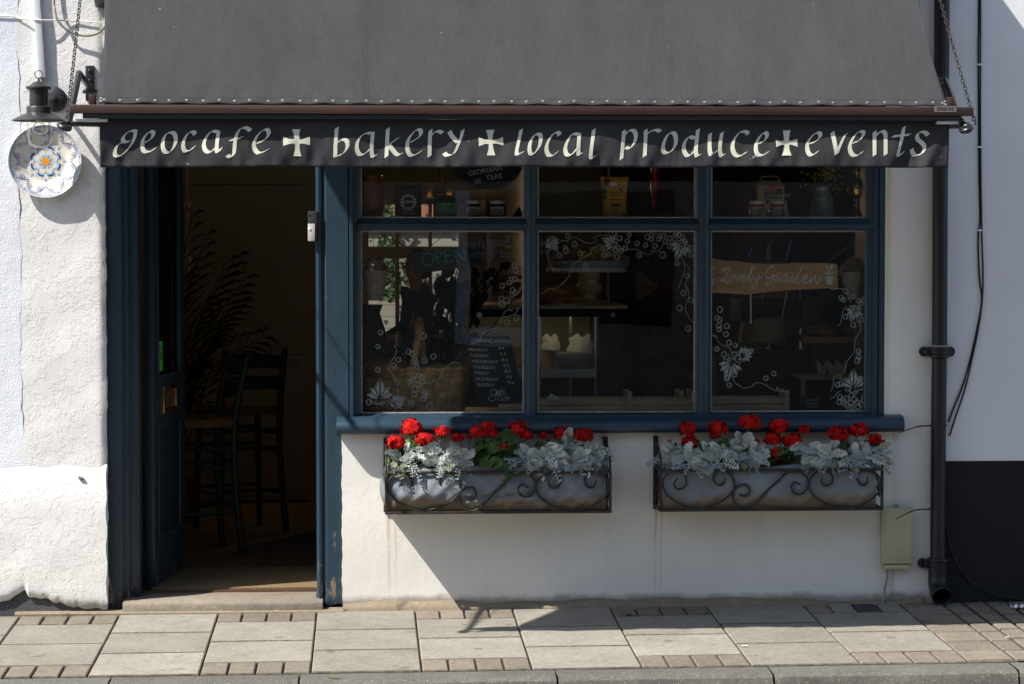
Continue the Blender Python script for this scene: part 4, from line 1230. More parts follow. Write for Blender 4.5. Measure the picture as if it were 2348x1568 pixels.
word(1860, 480, 3.913, [
 [(878,150),(855,260),(822,400),(805,490),(808,538),(840,540),(898,502)],
 [(1130,215),(1080,245),(1028,330),(1005,430),(1014,515),(1050,540),(1100,506),(1158,420),(1180,320),(1175,245),(1128,215)],
 [(1472,245),(1468,207),(1430,194),(1372,228),(1304,320),(1270,430),(1288,525),(1330,560),(1390,546),(1442,495)],
 [(1770,230),(1700,218),(1642,262),(1594,350),(1565,450),(1584,536),(1640,555),(1700,506),(1745,440)],
 [(1785,222),(1775,330),(1768,450),(1768,525),(1790,545),(1832,508)],
 [(2010,150),(1995,280),(1972,440),(1958,555),(1972,595),(2000,590),(2048,550)]],
 [[(328,158),(460,155),(435,235),(425,308),(500,305),(592,268),(600,400),(530,370),(432,375),(442,460),(470,555),(338,556),(365,480),(370,380),(300,375),(215,415),(210,270),(270,305),(362,310),(350,230)]])
word(2440, 480, 3.354, [
 [(183,142),(178,240),(165,370),(147,530)], [(195,208),(240,152),(300,138),(338,176),(342,250),(313,328),(260,380),(204,368)],
 [(478,132),(475,240),(468,370),(460,490)], [(495,198),(545,152),(620,134),(670,158)],
 [(830,165),(780,192),(733,270),(712,360),(724,428),(765,445),(830,412),(878,330),(882,242),(862,184),(826,165)],
 [(1130,250),(1070,224),(1018,272),(990,350),(1000,428),(1040,480),(1085,466),(1140,400)], [(1178,126),(1165,240),(1152,360),(1153,448),(1172,486),(1214,457)],
 [(1340,182),(1332,280),(1330,380),(1348,465),(1390,447),(1450,400)], [(1498,168),(1480,270),(1470,370),(1478,456),(1500,485),(1530,460)],
 [(1846,196),(1840,168),(1780,154),(1712,192),(1654,280),(1637,370),(1664,456),(1715,486),(1770,467),(1824,432)],
 [(1985,315),(2050,290),(2098,237),(2100,188),(2073,168),(2012,217),(1964,300),(1950,390),(1968,456),(2010,481),(2060,462),(2114,427)]])
word(3080, 480, 3.261, [
 [(505,310),(570,290),(635,240),(648,192),(624,164),(572,187),(513,250),(479,330),(489,418),(525,461),(570,447),(624,402)],
 [(803,160),(825,270),(848,400),(853,450)], [(858,450),(900,340),(945,240),(982,184)],
 [(1070,300),(1140,275),(1198,220),(1212,168),(1180,149),(1122,178),(1063,250),(1029,350),(1049,436),(1095,470),(1150,451),(1194,413)],
 [(1358,152),(1355,260),(1350,466)], [(1375,215),(1420,162),(1468,149),(1498,192),(1498,300),(1496,456)],
 [(1743,90),(1725,180),(1702,300),(1668,416),(1668,460),(1700,456),(1746,407)], [(1590,216),(1700,205),(1820,192)],
 [(2060,202),(2030,164),(1972,154),(1919,192),(1928,250),(1985,300),(2016,350),(1996,418),(1945,456),(1892,456),(1859,410),(1854,375)]],
 [[(165,140),(265,135),(248,200),(240,270),(290,275),(350,245),(355,352),(300,325),(243,325),(250,390),(275,465),(148,466),(175,390),(183,325),(130,325),(73,355),(70,258),(130,275),(180,270),(175,200)]])
le.build('lettering', M['cream'], vo, smooth=False)

# folding side arms
def arm(side, wx, wv, ku, kv, ky, hu, hv):
    wall = Vector((wx, -0.03, at(0, wv, 0).z)); kn = at(ku, kv, ky); fr = at(hu, hv, yf + 0.01)
    t = MB()
    t.tube([wall, wall.lerp(kn, 0.9), kn, kn.lerp(fr, 0.04), kn.lerp(fr, 0.6), fr], 0.0145, 12)
    a = t.build('arm', M['black_metal'], aw)
    b = MB()
    b.box((wx - 0.02, -0.012, wall.z - 0.06), (wx + 0.02, 0.004, wall.z + 0.10))
    b.beam((wx, -0.02, wall.z - 0.025), (wx, -0.05, wall.z + 0.01), 0.03, 0.02)
    b.tube([(wx - 0.035*side, -0.032, wall.z - 0.02), (wx + 0.03*side, -0.032, wall.z - 0.02)], 0.010, 10)
    for dz in (0.03, 0.075):
        b.lathe([(0.010, 0), (0.009, 0.004), (0.003, 0.005)], (wx, -0.012, wall.z + dz), 10, Mx)
    b.build('wall_bracket', M['black_metal'], aw, bevel=0.001)
    h = MB()
    z = at(0, 284, yf).z
    x0 = fr.x
    h.tube(spline([(x0 + side*-0.30, yf + 0.085, z + 0.004), (x0 + side*-0.12, yf + 0.078, z + 0.004), (x0 + side*-0.02, yf + 0.04, z + 0.004), (x0 + side*0.025, yf + 0.01, z), (x0 + side*0.030, yf - 0.02, z - 0.008), (x0 + side*0.012, yf - 0.035, z - 0.018), (x0 + side*-0.005, yf - 0.02, z - 0.020), (x0 - side*0.004, yf + 0.01, z - 0.012)], 5), 0.0125, 12)
    h.build('hook', M['black_metal'], aw)
    return fr
frl = arm(-1, -1.262, 200, 181, 168, -0.64, 156, 286)
frr = arm(1, 2.515, 186, 2166, 184, -0.86, 2206, 284)

def chain(name_label, p0, p1):
    p0, p1 = Vector(p0), Vector(p1)
    L = (p1 - p0).length; n = int(L / 0.0268)
    mb = MB(); t = (p1 - p0).normalized()
    s = t.cross(Vector((0, 1, 0))).normalized(); b = s.cross(t).normalized()
    for i in range(n):
        sag = -0.015 * math.sin(PI * (i + .5) / n)
        c = p0.lerp(p1, (i + 0.5) / n) + Vector((0, 0, sag))
        a = R(32) if i % 2 else R(-50)
        d = s * math.cos(a + rnd.uniform(-.1, .1)) + b * math.sin(a)
        pts = []
        for k in range(14):
            q = 2*PI*k/14
            pts.append(c + d * 0.0070*math.cos(q) + t * (0.0060*math.copysign(1, math.sin(q)) * (1 if abs(math.sin(q)) > .2 else abs(math.sin(q))*5) + 0.0072*math.sin(q)))
        mb.tube(pts, 0.0024, 6, closed=True)
    return mb.build('chain', M['chain'], label=name_label, cat='chain', group='chains holding up the awning')
q1 = at(152, 290, yf + 0.0); q2 = at(183, 0, -0.45)
chain('rusty link chain running up the wall beside the lantern', q1, q1 + (q2 - q1) * 1.36)
q1 = at(2236, 286, yf + 0.0); q2 = at(2157, 0, -0.71)
chain('rusty link chain in front of the black downpipe', q1, q1 + (q2 - q1) * 1.6)
# ---------------------------------------------------------------- lantern
LY = -0.23
def L(x, y): return (x / 4.8, 143.3 + y / 4.8)     # lamp crop pixels -> picture
lc_ = at(89.6, 280, LY); sL = (CAM.y - LY) / -F / 4.8   # metres per lamp crop pixel
def lz(y): return at(89.6, 143.3 + y/4.8, LY).z
def lr(px): return px * sL
lamp = thing('wall_lantern', 'black fisherman style wall lantern with clear glass jar above the plate', 'lantern', (lc_.x, LY, lz(945)))
rg = MB()
rg.tube([(lc_.x + lr(42)*math.cos(a), LY, lz(131) + lr(42)*math.sin(a)) for a in [2*PI*k/24 for k in range(24)]], lr(5), 8, closed=True)
rg.lathe([(lr(8), lz(178)), (lr(9), lz(182)), (lr(13), lz(184)), (lr(13), lz(204))], (lc_.x, LY, 0), 12)
rg.build('ring', M['lamp_metal'], lamp)
MB().lathe([(lr(p), lz(q)) for p, q in ((96, 300), (128, 297), (139, 288), (140, 272), (134, 266), (118, 262), (100, 255), (80, 238), (62, 222), (40, 210), (14, 203), (2, 203))], (lc_.x, LY, 0), 40, cap=False).build('cap', M['lamp_metal'], lamp, angle=30)
MB().lathe([(lr(p), lz(q)) for p, q in ((100, 486), (102, 470), (102, 318), (106, 312), (106, 300), (90, 299))], (lc_.x, LY, 0), 40, cap=False).build('body', M['lamp_metal'], lamp, angle=30)
sh = MB().lathe([(lr(p), lz(q)) for p, q in ((118, 480), (132, 488), (136, 496), (134, 548), (138, 560), (160, 568), (220, 596), (282, 630), (292, 640), (290, 646), (280, 640), (216, 606), (150, 580), (100, 572))], (lc_.x, LY, 0), 48, cap=False)
sh.build('shade', M['lamp_metal'], lamp, angle=30)
MB().lathe([(lr(p), lz(q)) for p, q in ((131, 640), (133, 760), (131, 830), (120, 890), (96, 925), (60, 942), (2, 946))], (lc_.x, LY, 0), 36, cap=False).build('glass_jar', M['jar_glass'], lamp)
bu = MB().lathe([(lr(p), lz(q)) for p, q in ((40, 600), (42, 660), (60, 680), (76, 710), (76, 745), (60, 775), (30, 792), (2, 796))], (lc_.x, LY, 0), 24, cap=False)
bu.build('bulb', M['jar_glass'], lamp)
MB().lathe([(lr(34), lz(590)), (lr(36), lz(655)), (lr(20), lz(662)), (lr(2), lz(663))], (lc_.x, LY, 0), 16, cap=False).build('bulb_cap', M['white_china'], lamp)
wm = at(124, 228, -0.02)
w = MB()
w.lathe([(0.058, 0.0), (0.058, 0.012), (0.050, 0.018), (0.016, 0.022), (0.012, 0.03)], (wm.x, 0.0, wm.z), 28, Mx)
w.tube(spline([(wm.x, -0.02, wm.z), (wm.x, -0.07, wm.z), (lc_.x + 0.02, LY + 0.07, lz(405)), (lc_.x + 0.01, LY + 0.03, lz(400))], 6), 0.011, 10)
w.build('wall_mount', M['lamp_metal'], lamp)
sc_ = MB()
for a in (-0.7, 0.2, 2.4): sc_.lathe([(0.007, 0), (0.006, 0.004), (0.002, 0.005)], (wm.x + 0.036*math.cos(a), -0.016, wm.z + 0.036*math.sin(a)), 10, Mx)
sc_.build('mount_screw', M['lamp_metal'], lamp)

# ---------------------------------------------------------------- painted plate
pc = at(104, 370, -0.02); PR = 82.5 / 492
plate = thing('painted_plate', 'large white pottery plate painted with blue flower on the rough wall', 'plate', (pc.x, -0.02, pc.z - PR))
def py_(r):                                        # surface of the plate: flat well, sloping rim
    if r < 0.56: return -0.010 - 0.0006
    if r < 0.64: return -0.0106 - 0.006*((r-0.56)/0.08)
    return -0.0166 - 0.026*((r - 0.64)/0.36)
prof = [(r*PR, -py_(r)) for r in (0.0001, 0.3, 0.5, 0.56, 0.58, 0.60, 0.62, 0.64, 0.7, 0.8, 0.9, 0.97)] + [(0.995*PR, 0.0440), (1.0*PR, 0.0420), (0.992*PR, 0.038), (0.6*PR, 0.004), (0.0001, 0.003)]
disc = MB().lathe(prof, (pc.x, 0, pc.z), 72, Mx, cap=False).build('dish', M['plate_white'], plate, angle=50)
pp = MB()
def pq(r, a, d=0.0012): return (pc.x + r*PR*math.cos(a), py_(r) - d, pc.z + r*PR*math.sin(a))
def pstroke(pts, w, mi, d=0.0012):
    pp.mi = mi
    P = [Vector(pq(r, a, d)) for r, a in pts]
    vs = []
    for i, p in enumerate(P):
        t = (P[min(i+1, len(P)-1)] - P[max(i-1, 0)]); n = Vector((-t.z, 0, t.x))
        if n.length > 1e-9: n.normalize()
        ww = w[i] if isinstance(w, list) else w
        vs += [p + n*ww/2, p - n*ww/2]
    pp.add(vs, [(2*i, 2*i+1, 2*i+3, 2*i+2) for i in range(len(P)-1)])
def pcirc(r0, a0, rad, mi, fill=False, w=0.0012, n=14, d=0.0013):
    cx, cz = r0*math.cos(a0), r0*math.sin(a0)
    pts = []
    for k in range(n + 1):
        q = 2*PI*k/n; x, z = cx + rad*math.cos(q), cz + rad*math.sin(q)
        pts.append((math.hypot(x, z), math.atan2(z, x)))
    if fill:
        pp.mi = mi; pp.add([pq(r, a, d) for r, a in pts[:-1]], [tuple(range(n))])
    else: pstroke(pts, w, mi, d)
BLUE_, PALE, ORA, GRE = 0, 1, 2, 3
for r, w, c in ((0.985, 0.0042, PALE), (0.950, 0.0018, BLUE_)):
    pstroke([(r, 2*PI*k/90) for k in range(91)], w, c)
for k in range(8):
    a = R(22.5 + 45*k)
    h = R(22.5)
    pet = [(0.10, a)] + [(0.36 + 0.035*math.cos((q)*PI) - 0.02*abs(q)**3, a + q*h*0.92) for q in [i/8 - 1 for i in range(17)]] + [(0.10, a)]
    pstroke(pet[1:-1], 0.0020, BLUE_)
    pstroke([(0.10, a + h), (0.36, a + h)], 0.0011, BLUE_)
    pstroke([(0.11, a), (0.15, a + 0.1), (0.19, a - 0.05), (0.21, a)], [0.010, 0.011, 0.006, 0.001], PALE)
    pstroke([(0.385 + 0.022*math.sin((q+1)*PI/2*1.0), a + q*h*0.8) for q in [i/8 - 1 for i in range(17)]], [0.001 + 0.0080*math.sin(PI*i/16) for i in range(17)], BLUE_)
    pstroke([(0.33 + 0.02*math.cos(q*5), a + q*h*0.75) for q in [i/10 - 1 for i in range(21)]], 0.0010, PALE, 0.0011)
    b = R(45*k)
    for dr, da in ((0.50, 0), (0.525, 0.06), (0.525, -0.06), (0.56, 0)): pcirc(dr, b, 0.016, BLUE_, True, n=8) if da == 0 else pcirc(dr, b + da, 0.012, BLUE_, True, n=8)
    pcirc(0.47, b, 0.011, ORA, True, n=8)
    for s in (1, -1):
        pstroke([(0.45, b + s*0.15), (0.47, b + s*0.20), (0.46, b + s*0.27)], [0.001, 0.0038, 0.001], GRE)
    # scrolls on the rim
    for s in (1, -1):
        aa = a + s*R(10.5)
        cx, rr = 0.78, 0.085
        sp = []
        for i in range(26):
            q = i/25*3.6*PI; rad = rr*(1 - i/25*0.85)
            x = cx*math.cos(aa) + rad*math.cos(q*s + a + 1.6); z = cx*math.sin(aa) + rad*math.sin(q*s + a + 1.6)
            sp.append((math.hypot(x, z), math.atan2(z, x)))
        pstroke(sp, 0.0019, BLUE_ if s > 0 else PALE)
        pcirc(0.78, aa, 0.024, ORA, True, n=8)
        for i in range(5): pcirc(0.70 + 0.06*i, aa + s*R(6 - 1.3*i), 0.014, ORA if i % 2 else BLUE_, True, n=6)
    for i in range(15):                           # dotted wave round the rim
        t_ = i/15; pcirc(0.70 + 0.22*abs(math.sin(PI*t_)), b + R(45)*t_, 0.016, BLUE_, True, n=7)
        pcirc(0.68 + 0.20*abs(math.sin(PI*t_)), b + R(45)*(t_ + 0.025), 0.012, BLUE_, True, n=6)
    for i in range(6): pcirc(0.91 + 0.012*math.sin(i*2), b + R(7.5)*i, 0.018, PALE, False, 0.0018, 8)
pcirc(0, 0, 0.105, ORA, True, n=24, d=0.0016)
pp.build('painted_pattern', [M['plate_blue'], M['plate_pale'], M['plate_orange'], M['plate_green']], disc, smooth=False)

# ---------------------------------------------------------------- cables and trunking on the left wall
c0, c1 = at(97, 178, -0.014), at(40, -620, -0.014)
cd = MB(); cd.beam(c0, c1, 0.033, 0.026, up=(0, 1, 0))
cdo = cd.build('cable_trunking', M['white_plastic'], bevel=0.002, label='white plastic cable trunking running up the wall from the lantern', cat='cable trunking')
def wire(pts, y, r, mat, name, label, cat, sub=6, parent=None):
    P = spline([at(u, v, (y[i] if isinstance(y, (list, tuple)) else y)) for i, (u, v) in enumerate(pts)], sub)
    return MB().tube(P, r, 8).build(name, mat, label=label, cat=cat)
wire([(-1100, 30), (-500, 22), (-10, 36), (40, 42), (90, 46), (160, 47), (200, 50), (238, 52)], [-0.008, -0.008, -0.006, -0.006, -0.032, -0.008, -0.006, -0.006], 0.0030, M['cable_white'], 'thin_cable', 'thin painted over cable running sideways across the white wall', 'cable')
wire([(118, -700), (121, -300), (123, -20), (126, 20), (130, 42), (145, 62), (168, 76), (198, 82), (224, 76), (242, 60)], [-0.008, -0.012, -0.02, -0.03, -0.035, -0.035, -0.03, -0.03, -0.03, -0.06], 0.0056, M['cable_grey'], 'looped_cable', 'thick grey cable hanging in a loop beside the awning', 'cable')
wire([(97, 178), (99, 190), (106, 198), (114, 206)], [-0.012, -0.012, -0.015, -0.015], 0.005, M['cable_grey'], 'lamp_cable', 'short grey cable between trunking and lantern', 'cable')
# masonry bits: stub of a screw and old fixings
st_ = MB(); p = at(187, 1157, -0.0); st_.tube([(p.x, 0.01, p.z), (p.x, -0.022, p.z)], 0.006, 8); st_.build('wall_plug', M['cable_white'], label='small painted plug sticking out of the left wall', cat='wall plug')
p = at(185, 1094, -0.03); MB().obox((p.x, -0.026, p.z - 0.004), (0.026, 0.016, 0.012), Matrix.Rotation(R(20), 3, 'Y')).build('mortar_crumb', M['mortar'], bevel=0.003, label='crumb of tan mortar lying on the plinth ledge', cat='mortar crumb')

# ---------------------------------------------------------------- downpipe
DX = at(2154, 540, -0.05).x; DYc = -0.055
dpz = thing('downpipe', 'black cast iron downpipe between the two white buildings', 'downpipe', (DX, DYc, 0.0))
rp_ = 0.036
MB().tube([(DX + 0.004*math.sin(i*1.3)*0.3, DYc, 5.6 - i*(5.6 - 0.16)/20) for i in range(21)], rp_, 28).build('pipe', M['pipe'], dpz)
def collar(v0, v1, ear):
    z1, z0 = at(0, v0, DYc).z, at(0, v1, DYc).z
    b = MB().lathe([(rp_, z0 - 0.006), (rp_ + 0.006, z0), (rp_ + 0.013, z0 + 0.004), (rp_ + 0.013, z0 + 0.014), (rp_ + 0.008, z0 + 0.018), (rp_ + 0.009, z1 - 0.016), (rp_ + 0.014, z1 - 0.012), (rp_ + 0.013, z1), (rp_ + 0.001, z1 + 0.001)], (DX, DYc, 0), 32, cap=False)
    c = b.build('collar', M['pipe'], dpz, angle=30)
    zc = (z0 + z1)/2
    for s in ear:
        e = MB()
        e.lathe([(0.024, 0), (0.024, 0.016), (0.021, 0.02), (0.008, 0.020)], (DX + s*0.062, -0.002, zc), 20, Mx)
        e.box((DX + s*0.030, -0.05, zc - 0.020), (DX + s*0.062, -0.004, zc + 0.020))
        e.build('fixing_ear', M['pipe'], c, bevel=0.002)
    return zc
zc1 = collar(800, 826, (-1, 1))
n_ = MB()
for s in (-1, 1): n_.lathe([(0.007, 0), (0.006, 0.006), (0.002, 0.007)], (DX + s*0.062, -0.022, zc1), 10, Mx)
n_.build('fixing_nail', M['stud'], dpz)
rgp = MB(); rgp.tube([(DX + (rp_+0.0155)*math.cos(a), DYc + (rp_+0.0155)*math.sin(a), at(0, 798, DYc).z) for a in [2*PI*k/28 for k in range(28)]], 0.0016, 6, closed=True); rgp.build('sealing_bead', M['cable_white'], dpz)
collar(1296, 1324, (-1,))
sz = at(0, 1330, DYc).z
b = MB()
P = spline([(DX, DYc, sz + 0.02), (DX, DYc, sz - 0.03), (DX + 0.002, DYc - 0.008, sz - 0.06), (DX + 0.004, DYc - 0.035, sz - 0.088), (DX + 0.006, DYc - 0.075, sz - 0.105)], 6)
b.tube(P, [rp_ + 0.004 + 0.006*i/(len(P)-1) for i in range(len(P))], 28, cap=False)
sh_ = b.build('shoe', M['pipe'], dpz, solid=0.006)
# cables down the neighbour wall
def nwire(pts, y, r, label, group='black cables on the white wall right of the pipe'):
    P = spline([at(u, v, y) for u, v in pts], 6)
    return MB().tube(P, r, 8).build('wall_cable', M['cable_black'], label=label, cat='cable')
nwire([(2240, -900), (2243, -20), (2242, 100), (2243, 260), (2244, 400), (2246, 500), (2243, 530), (2242, 570), (2245, 640), (2250, 690), (2238, 760), (2222, 830), (2206, 885), (2186, 935), (2174, 968)], -0.008, 0.0043, 'black wall cable that dips lower left behind the downpipe')
nwire([(2244, -900), (2247, -20), (2247, 110), (2247, 260), (2248, 400), (2249, 470), (2251, 560), (2253, 620), (2251, 690), (2241, 760), (2226, 830), (2212, 890), (2192, 950), (2176, 1000)], -0.012, 0.0043, 'black wall cable bowing out further right below the clip')
nwire([(2171, 1220), (2182, 1260), (2204, 1310), (2240, 1345), (2290, 1366), (2350, 1376)], -0.012, 0.003, 'thin black cable sagging down across the black plinth')
nwire([(2171, 1240), (2190, 1290), (2222, 1335), (2262, 1362), (2350, 1384)], -0.009, 0.003, 'thin black cable nearest the ground on the black plinth')
for k, (u, v) in enumerate(((2246, 148), (2246, 337), (2244, 528))):
    p = at(u, v, -0.012)
    MB().box((p.x - 0.012, -0.020, p.z - 0.004), (p.x + 0.012, 0.002, p.z + 0.004)).build('cable_clip', M['white_plastic'], bevel=0.0015, label=('upper', 'middle', 'lower')[k] + ' small white clip holding the black cables', cat='cable clip', group='clips on the black cables')
for k, (v, tu, tv, lb_) in enumerate(((985, 2062, 992, 'brown cable tie round the downpipe with its tail under the sill end'), (1180, 2053, 1190, 'brown cable tie round the downpipe with its tail over the meter box'))):
    z = at(0, v, DYc).z
    b = MB()
    b.tube([(DX + (rp_+0.003)*math.cos(a), DYc + (rp_+0.003)*math.sin(a), z) for a in [2*PI*k_/24 for k_ in range(24)]], 0.0035, 6, closed=True)
    e = at(tu, tv, -0.11)
    b.tube(spline([(DX - rp_, DYc - 0.012, z), (DX - rp_ - 0.03, DYc - 0.035, z + 0.001), ((DX - rp_ + e.x)/2, -0.10, z - 0.003), tuple(e)], 5), [0.0036]*10 + [0.0036, 0.0032, 0.003, 0.0028, 0.0025, 0.002], 6)
    b.build('cable_tie', M['brown_strap'], label=lb_, cat='cable tie', group='cable ties round the downpipe')

# ---------------------------------------------------------------- meter box
a_, b_ = at(2022, 1305, -0.05), at(2091, 1163, -0.05)
mb_ = thing('meter_box', 'beige metal meter box low on the wall beside the downpipe', 'meter box', ((a_.x+b_.x)/2, -0.03, a_.z))
MB().box((a_.x, -0.042, a_.z + 0.02), (b_.x, 0.004, b_.z - 0.004)).build('case', M['meter'], mb_, bevel=0.004)
MB().box((a_.x - 0.003, -0.056, a_.z + 0.026), (b_.x + 0.003, -0.0425, b_.z)).build('cover', M['meter'], mb_, bevel=0.005)
MB().box((a_.x + 0.010, -0.0595, a_.z + 0.05), (b_.x - 0.008, -0.0563, b_.z - 0.012)).build('cover_panel', M['meter'], mb_, bevel=0.002)
MB().box((a_.x + 0.012, -0.050, a_.z), (b_.x - 0.012, 0.004, a_.z + 0.0195)).build('cable_entry', M['meter'], mb_, bevel=0.002)
e = MB(); e.lathe([(0.009, 0), (0.009, 0.01)], ((a_.x*0.45+b_.x*0.55), -0.004, b_.z + 0.004), 12, Mx); 
for v in (1213, 1258): e.box((b_.x + 0.0005, -0.012, at(0, v, 0).z - 0.005), (b_.x + 0.010, 0.002, at(0, v, 0).z + 0.005))
e.build('lug', M['meter'], mb_, bevel=0.001)
wire([(2034, 1303), (2033, 1325), (2028, 1350), (2024, 1380)], [-0.02, -0.02, -0.025, -0.04], 0.0055, M['cable_grey'], 'meter_cable', 'grey cable dropping from the meter box into the ground', 'cable')

# ---------------------------------------------------------------- flower boxes
FY = -0.235
k6 = crop(1520, 1660, 2.446)
def F6(x, y, yy=FY): u, v = k6(x, y); return at(u, v, yy)
fx0, fx1 = at(882, 1130, FY).x, at(1402, 1130, FY).x
fz0, fz1, fzt = at(1100, 1178, FY).z, at(1100, 1080, FY).z, at(1100, 1003, -0.01).z
def flower_frame(label, dx):
    t = thing('flower_box_frame', label, 'flower box', ((fx0+fx1)/2, FY/2, fz0), 'wrought iron flower boxes under the window')
    f = MB(); w = 0.013
    f.box((fx0, FY, fz0), (fx1, FY + 0.013, fz0 + w)); f.box((fx0, FY, fz1 - w), (fx1, FY + 0.013, fz1))
    f.box((fx0, FY - 0.001, fz0 + w), (fx0 + w, FY + 0.013, fz1 - w)); f.box((fx1 - w, FY - 0.001, fz0 + w), (fx1, FY + 0.013, fz1 - w))
    f.build('front_rail', M['iron'], t, bevel=0.0015)
    for x in (fx0, fx1 - w):
        s = MB()
        s.box((x - 0.004, -0.014, fz0 - 0.012), (x + w + 0.004, -0.001, fzt))
        s.box((x, FY + 0.0135, fz0), (x + w, -0.0145, fz0 + w))
        s.box((x, FY + 0.0135, fz1 - w), (x + w, -0.0145, fz1))
        s.tube(spline([(x + w/2, -0.02, fzt - 0.03), (x + w/2, -0.08, fzt - 0.035), (x + w/2, FY + 0.035, fz1 + 0.06), (x + w/2, FY + 0.006, fz1)], 5), 0.0055, 8)
        s.tube(spline([(x + w/2, -0.02, fz0 + 0.02), (x + w/2, -0.10, fz0 + 0.10), (x + w/2, -0.17, fz0 + 0.06), (x + w/2, -0.13, fz0 + 0.13), (x + w/2, -0.05, fz1 - 0.02)], 5), 0.0045, 6)
        s.build('side_frame', M['iron'], t, bevel=0.0012)
    b = MB()
    for yy in (-0.18, -0.12, -0.06): b.box((fx0 + w, yy, fz0 + 0.001), (fx1 - w, yy + 0.012, fz0 + 0.006))
    b.build('base_bar', M['iron'], t, smooth=False)
    scr = ([(225,640),(190,700),(215,745),(265,745),(310,700),(300,620),(240,575),(170,575),(105,620),(80,690),(100,770),(160,840),(240,890),(340,930),(430,938),(540,915),(660,870),(740,810),(785,740),(780,660),(745,600),(690,570),(630,570),(585,620),(590,680),(640,710),(680,690),(695,640)],
           [(835,797),(880,820),(930,800),(938,750),(905,710),(850,710),(795,750),(775,820),(790,880),(840,930),(910,940),(980,905),(1050,840),(1130,750),(1220,670),(1290,600),(1370,575),(1450,580),(1505,630),(1520,700),(1480,780),(1420,803),(1365,770),(1355,715),(1390,680),(1450,710)],
           [(1655,630),(1655,690),(1700,715),(1750,690),(1760,630),(1720,580),(1650,570),(1570,610),(1530,680),(1545,770),(1610,840),(1700,890),(1800,920),(1900,930),(2020,915),(2130,860),(2210,790),(2232,720),(2225,640),(2180,590),(2110,570),(2040,575),(2005,630),(2030,695),(2075,710),(2105,680),(2110,630)])
    for s_ in scr:
        P = [F6(q.x, q.y, FY + 0.004) for q in spline(s_, 5)]
        n = len(P)
        MB().tube(P, [0.0052*(0.65 + 0.35*min(1, i/8, (n-1-i)/8)) for i in range(n)], 8).build('scroll', M['iron'], t)
    return t
f1 = flower_frame('wrought iron scroll flower box nearer the door with bulging grey liner', 0)
f2 = copy_tree(f1)
DXB = at(1512, 1130, FY).x - fx0
f2.location = f1.location + Vector((DXB, 0, 0.004)); f2['label'] = 'wrought iron scroll flower box nearer the downpipe with neat flat liner'
def liner(dx, bulge, label, seed):
    b = MB()
    W = fx1 - fx0 - 0.05
    def fr(u, v):
        x = fx0 + (0.006 if bulge else 0.02) + dx + u*(W + (0.02 if bulge else 0))
        z = fz0 + 0.017 + v*(fz1 + 0.012 - fz0 - 0.017)
        e = min(1, min(u, 1-u)*14) ; c = math.sin(PI*min(1, max(0, v)))**0.7
        k = 0.018*c*e
        if bulge:
            k += 0.040*math.exp(-((u-0.15)/0.11)**2 - ((v-0.36)/0.26)**2) + 0.010*math.exp(-((u-0.60)/0.2)**2 - ((v-0.18 - 0.5*(u-0.5))/0.10)**2)
            k -= 0.014*math.exp(-((v - 0.30 - 0.42*(u-0.45)) / 0.05)**2) * (1 if 0.32 < u < 0.66 else 0)
            k += 0.008*math.sin(u*21 + seed + v*2) * c + 0.005*math.sin(u*47 + v*9) + 0.003*math.sin(u*83 - v*14)
            z += (0.030*math.exp(-((u-0.08)/0.07)**2) if v > 0.9 else 0)
        else:
            k += 0.006*math.sin(u*11 + seed)*c + 0.003*math.sin(u*37+v*5) + 0.002*math.sin(u*71 - v*11)
        z += 0.006*math.sin(u*17 + seed)*(v > 0.95)
        return (x, FY + 0.020 + (0.012 if not bulge else 0.008) - k, z)
    b.grid(90, 26, fr)
    n = 90
    top = [fr(i/n, 1) for i in range(n+1)]
    b.add(top + [(p[0], FY + 0.05, p[2] + 0.004) for p in top] + [(p[0], FY + 0.055, p[2] - 0.05) for p in top], [(i, i+1, n+2+i, n+1+i) for i in range(n)] + [(n+1+i, n+2+i, 2*n+3+i, 2*n+2+i) for i in range(n)])
    for s in (0, 1):
        E = [fr(s, j/26) for j in range(27)]
        ex = (-0.030 if bulge else 0.0) if s == 0 else 0.008
        vs = E + [(p[0] + ex*math.sin(PI*j/26), -0.12, p[2]) for j, p in enumerate(E)] + [(p[0], -0.022, p[2]) for p in E]
        for r_ in (0, 27):
            b.add(vs[r_:r_+54], [((j, j+1, 28+j, 27+j) if s else (j+1, j, 27+j, 28+j)) for j in range(26)])
    lo = [fr(i/n, 0) for i in range(n+1)]
    b.add(lo + [(p[0], -0.022, p[2]) for p in lo], [(i+1, i, n+1+i, n+2+i) for i in range(n)])
    back = [(fr(i/n, 1)[0], -0.022, fr(i/n, 1)[2]) for i in range(n+1)]
    b.add([(p[0], -0.022, fz0 + 0.017) for p in lo] + back, [(i, i+1, n+2+i, n+1+i) for i in range(n)])
    t = b.build('trough_liner', M['liner'], label=label, cat='trough', group='felt liners of the flower boxes', angle=70)
    s_ = MB()
    s_.grid(40, 8, lambda u, v: (fx0 + dx + 0.026 + u*(W - 0.012), -0.030 + v*(FY + 0.085), fz1 + 0.004 + 0.008*math.sin(u*33)*math.sin(v*7)))
    s_.build('soil', M['soil'], t)
    return t
liner(0, True, 'lumpy grey blue felt trough bulging out of the left scroll frame', 1)
liner(DXB, False, 'grey felt trough with tide mark of rust in the right scroll frame', 3)

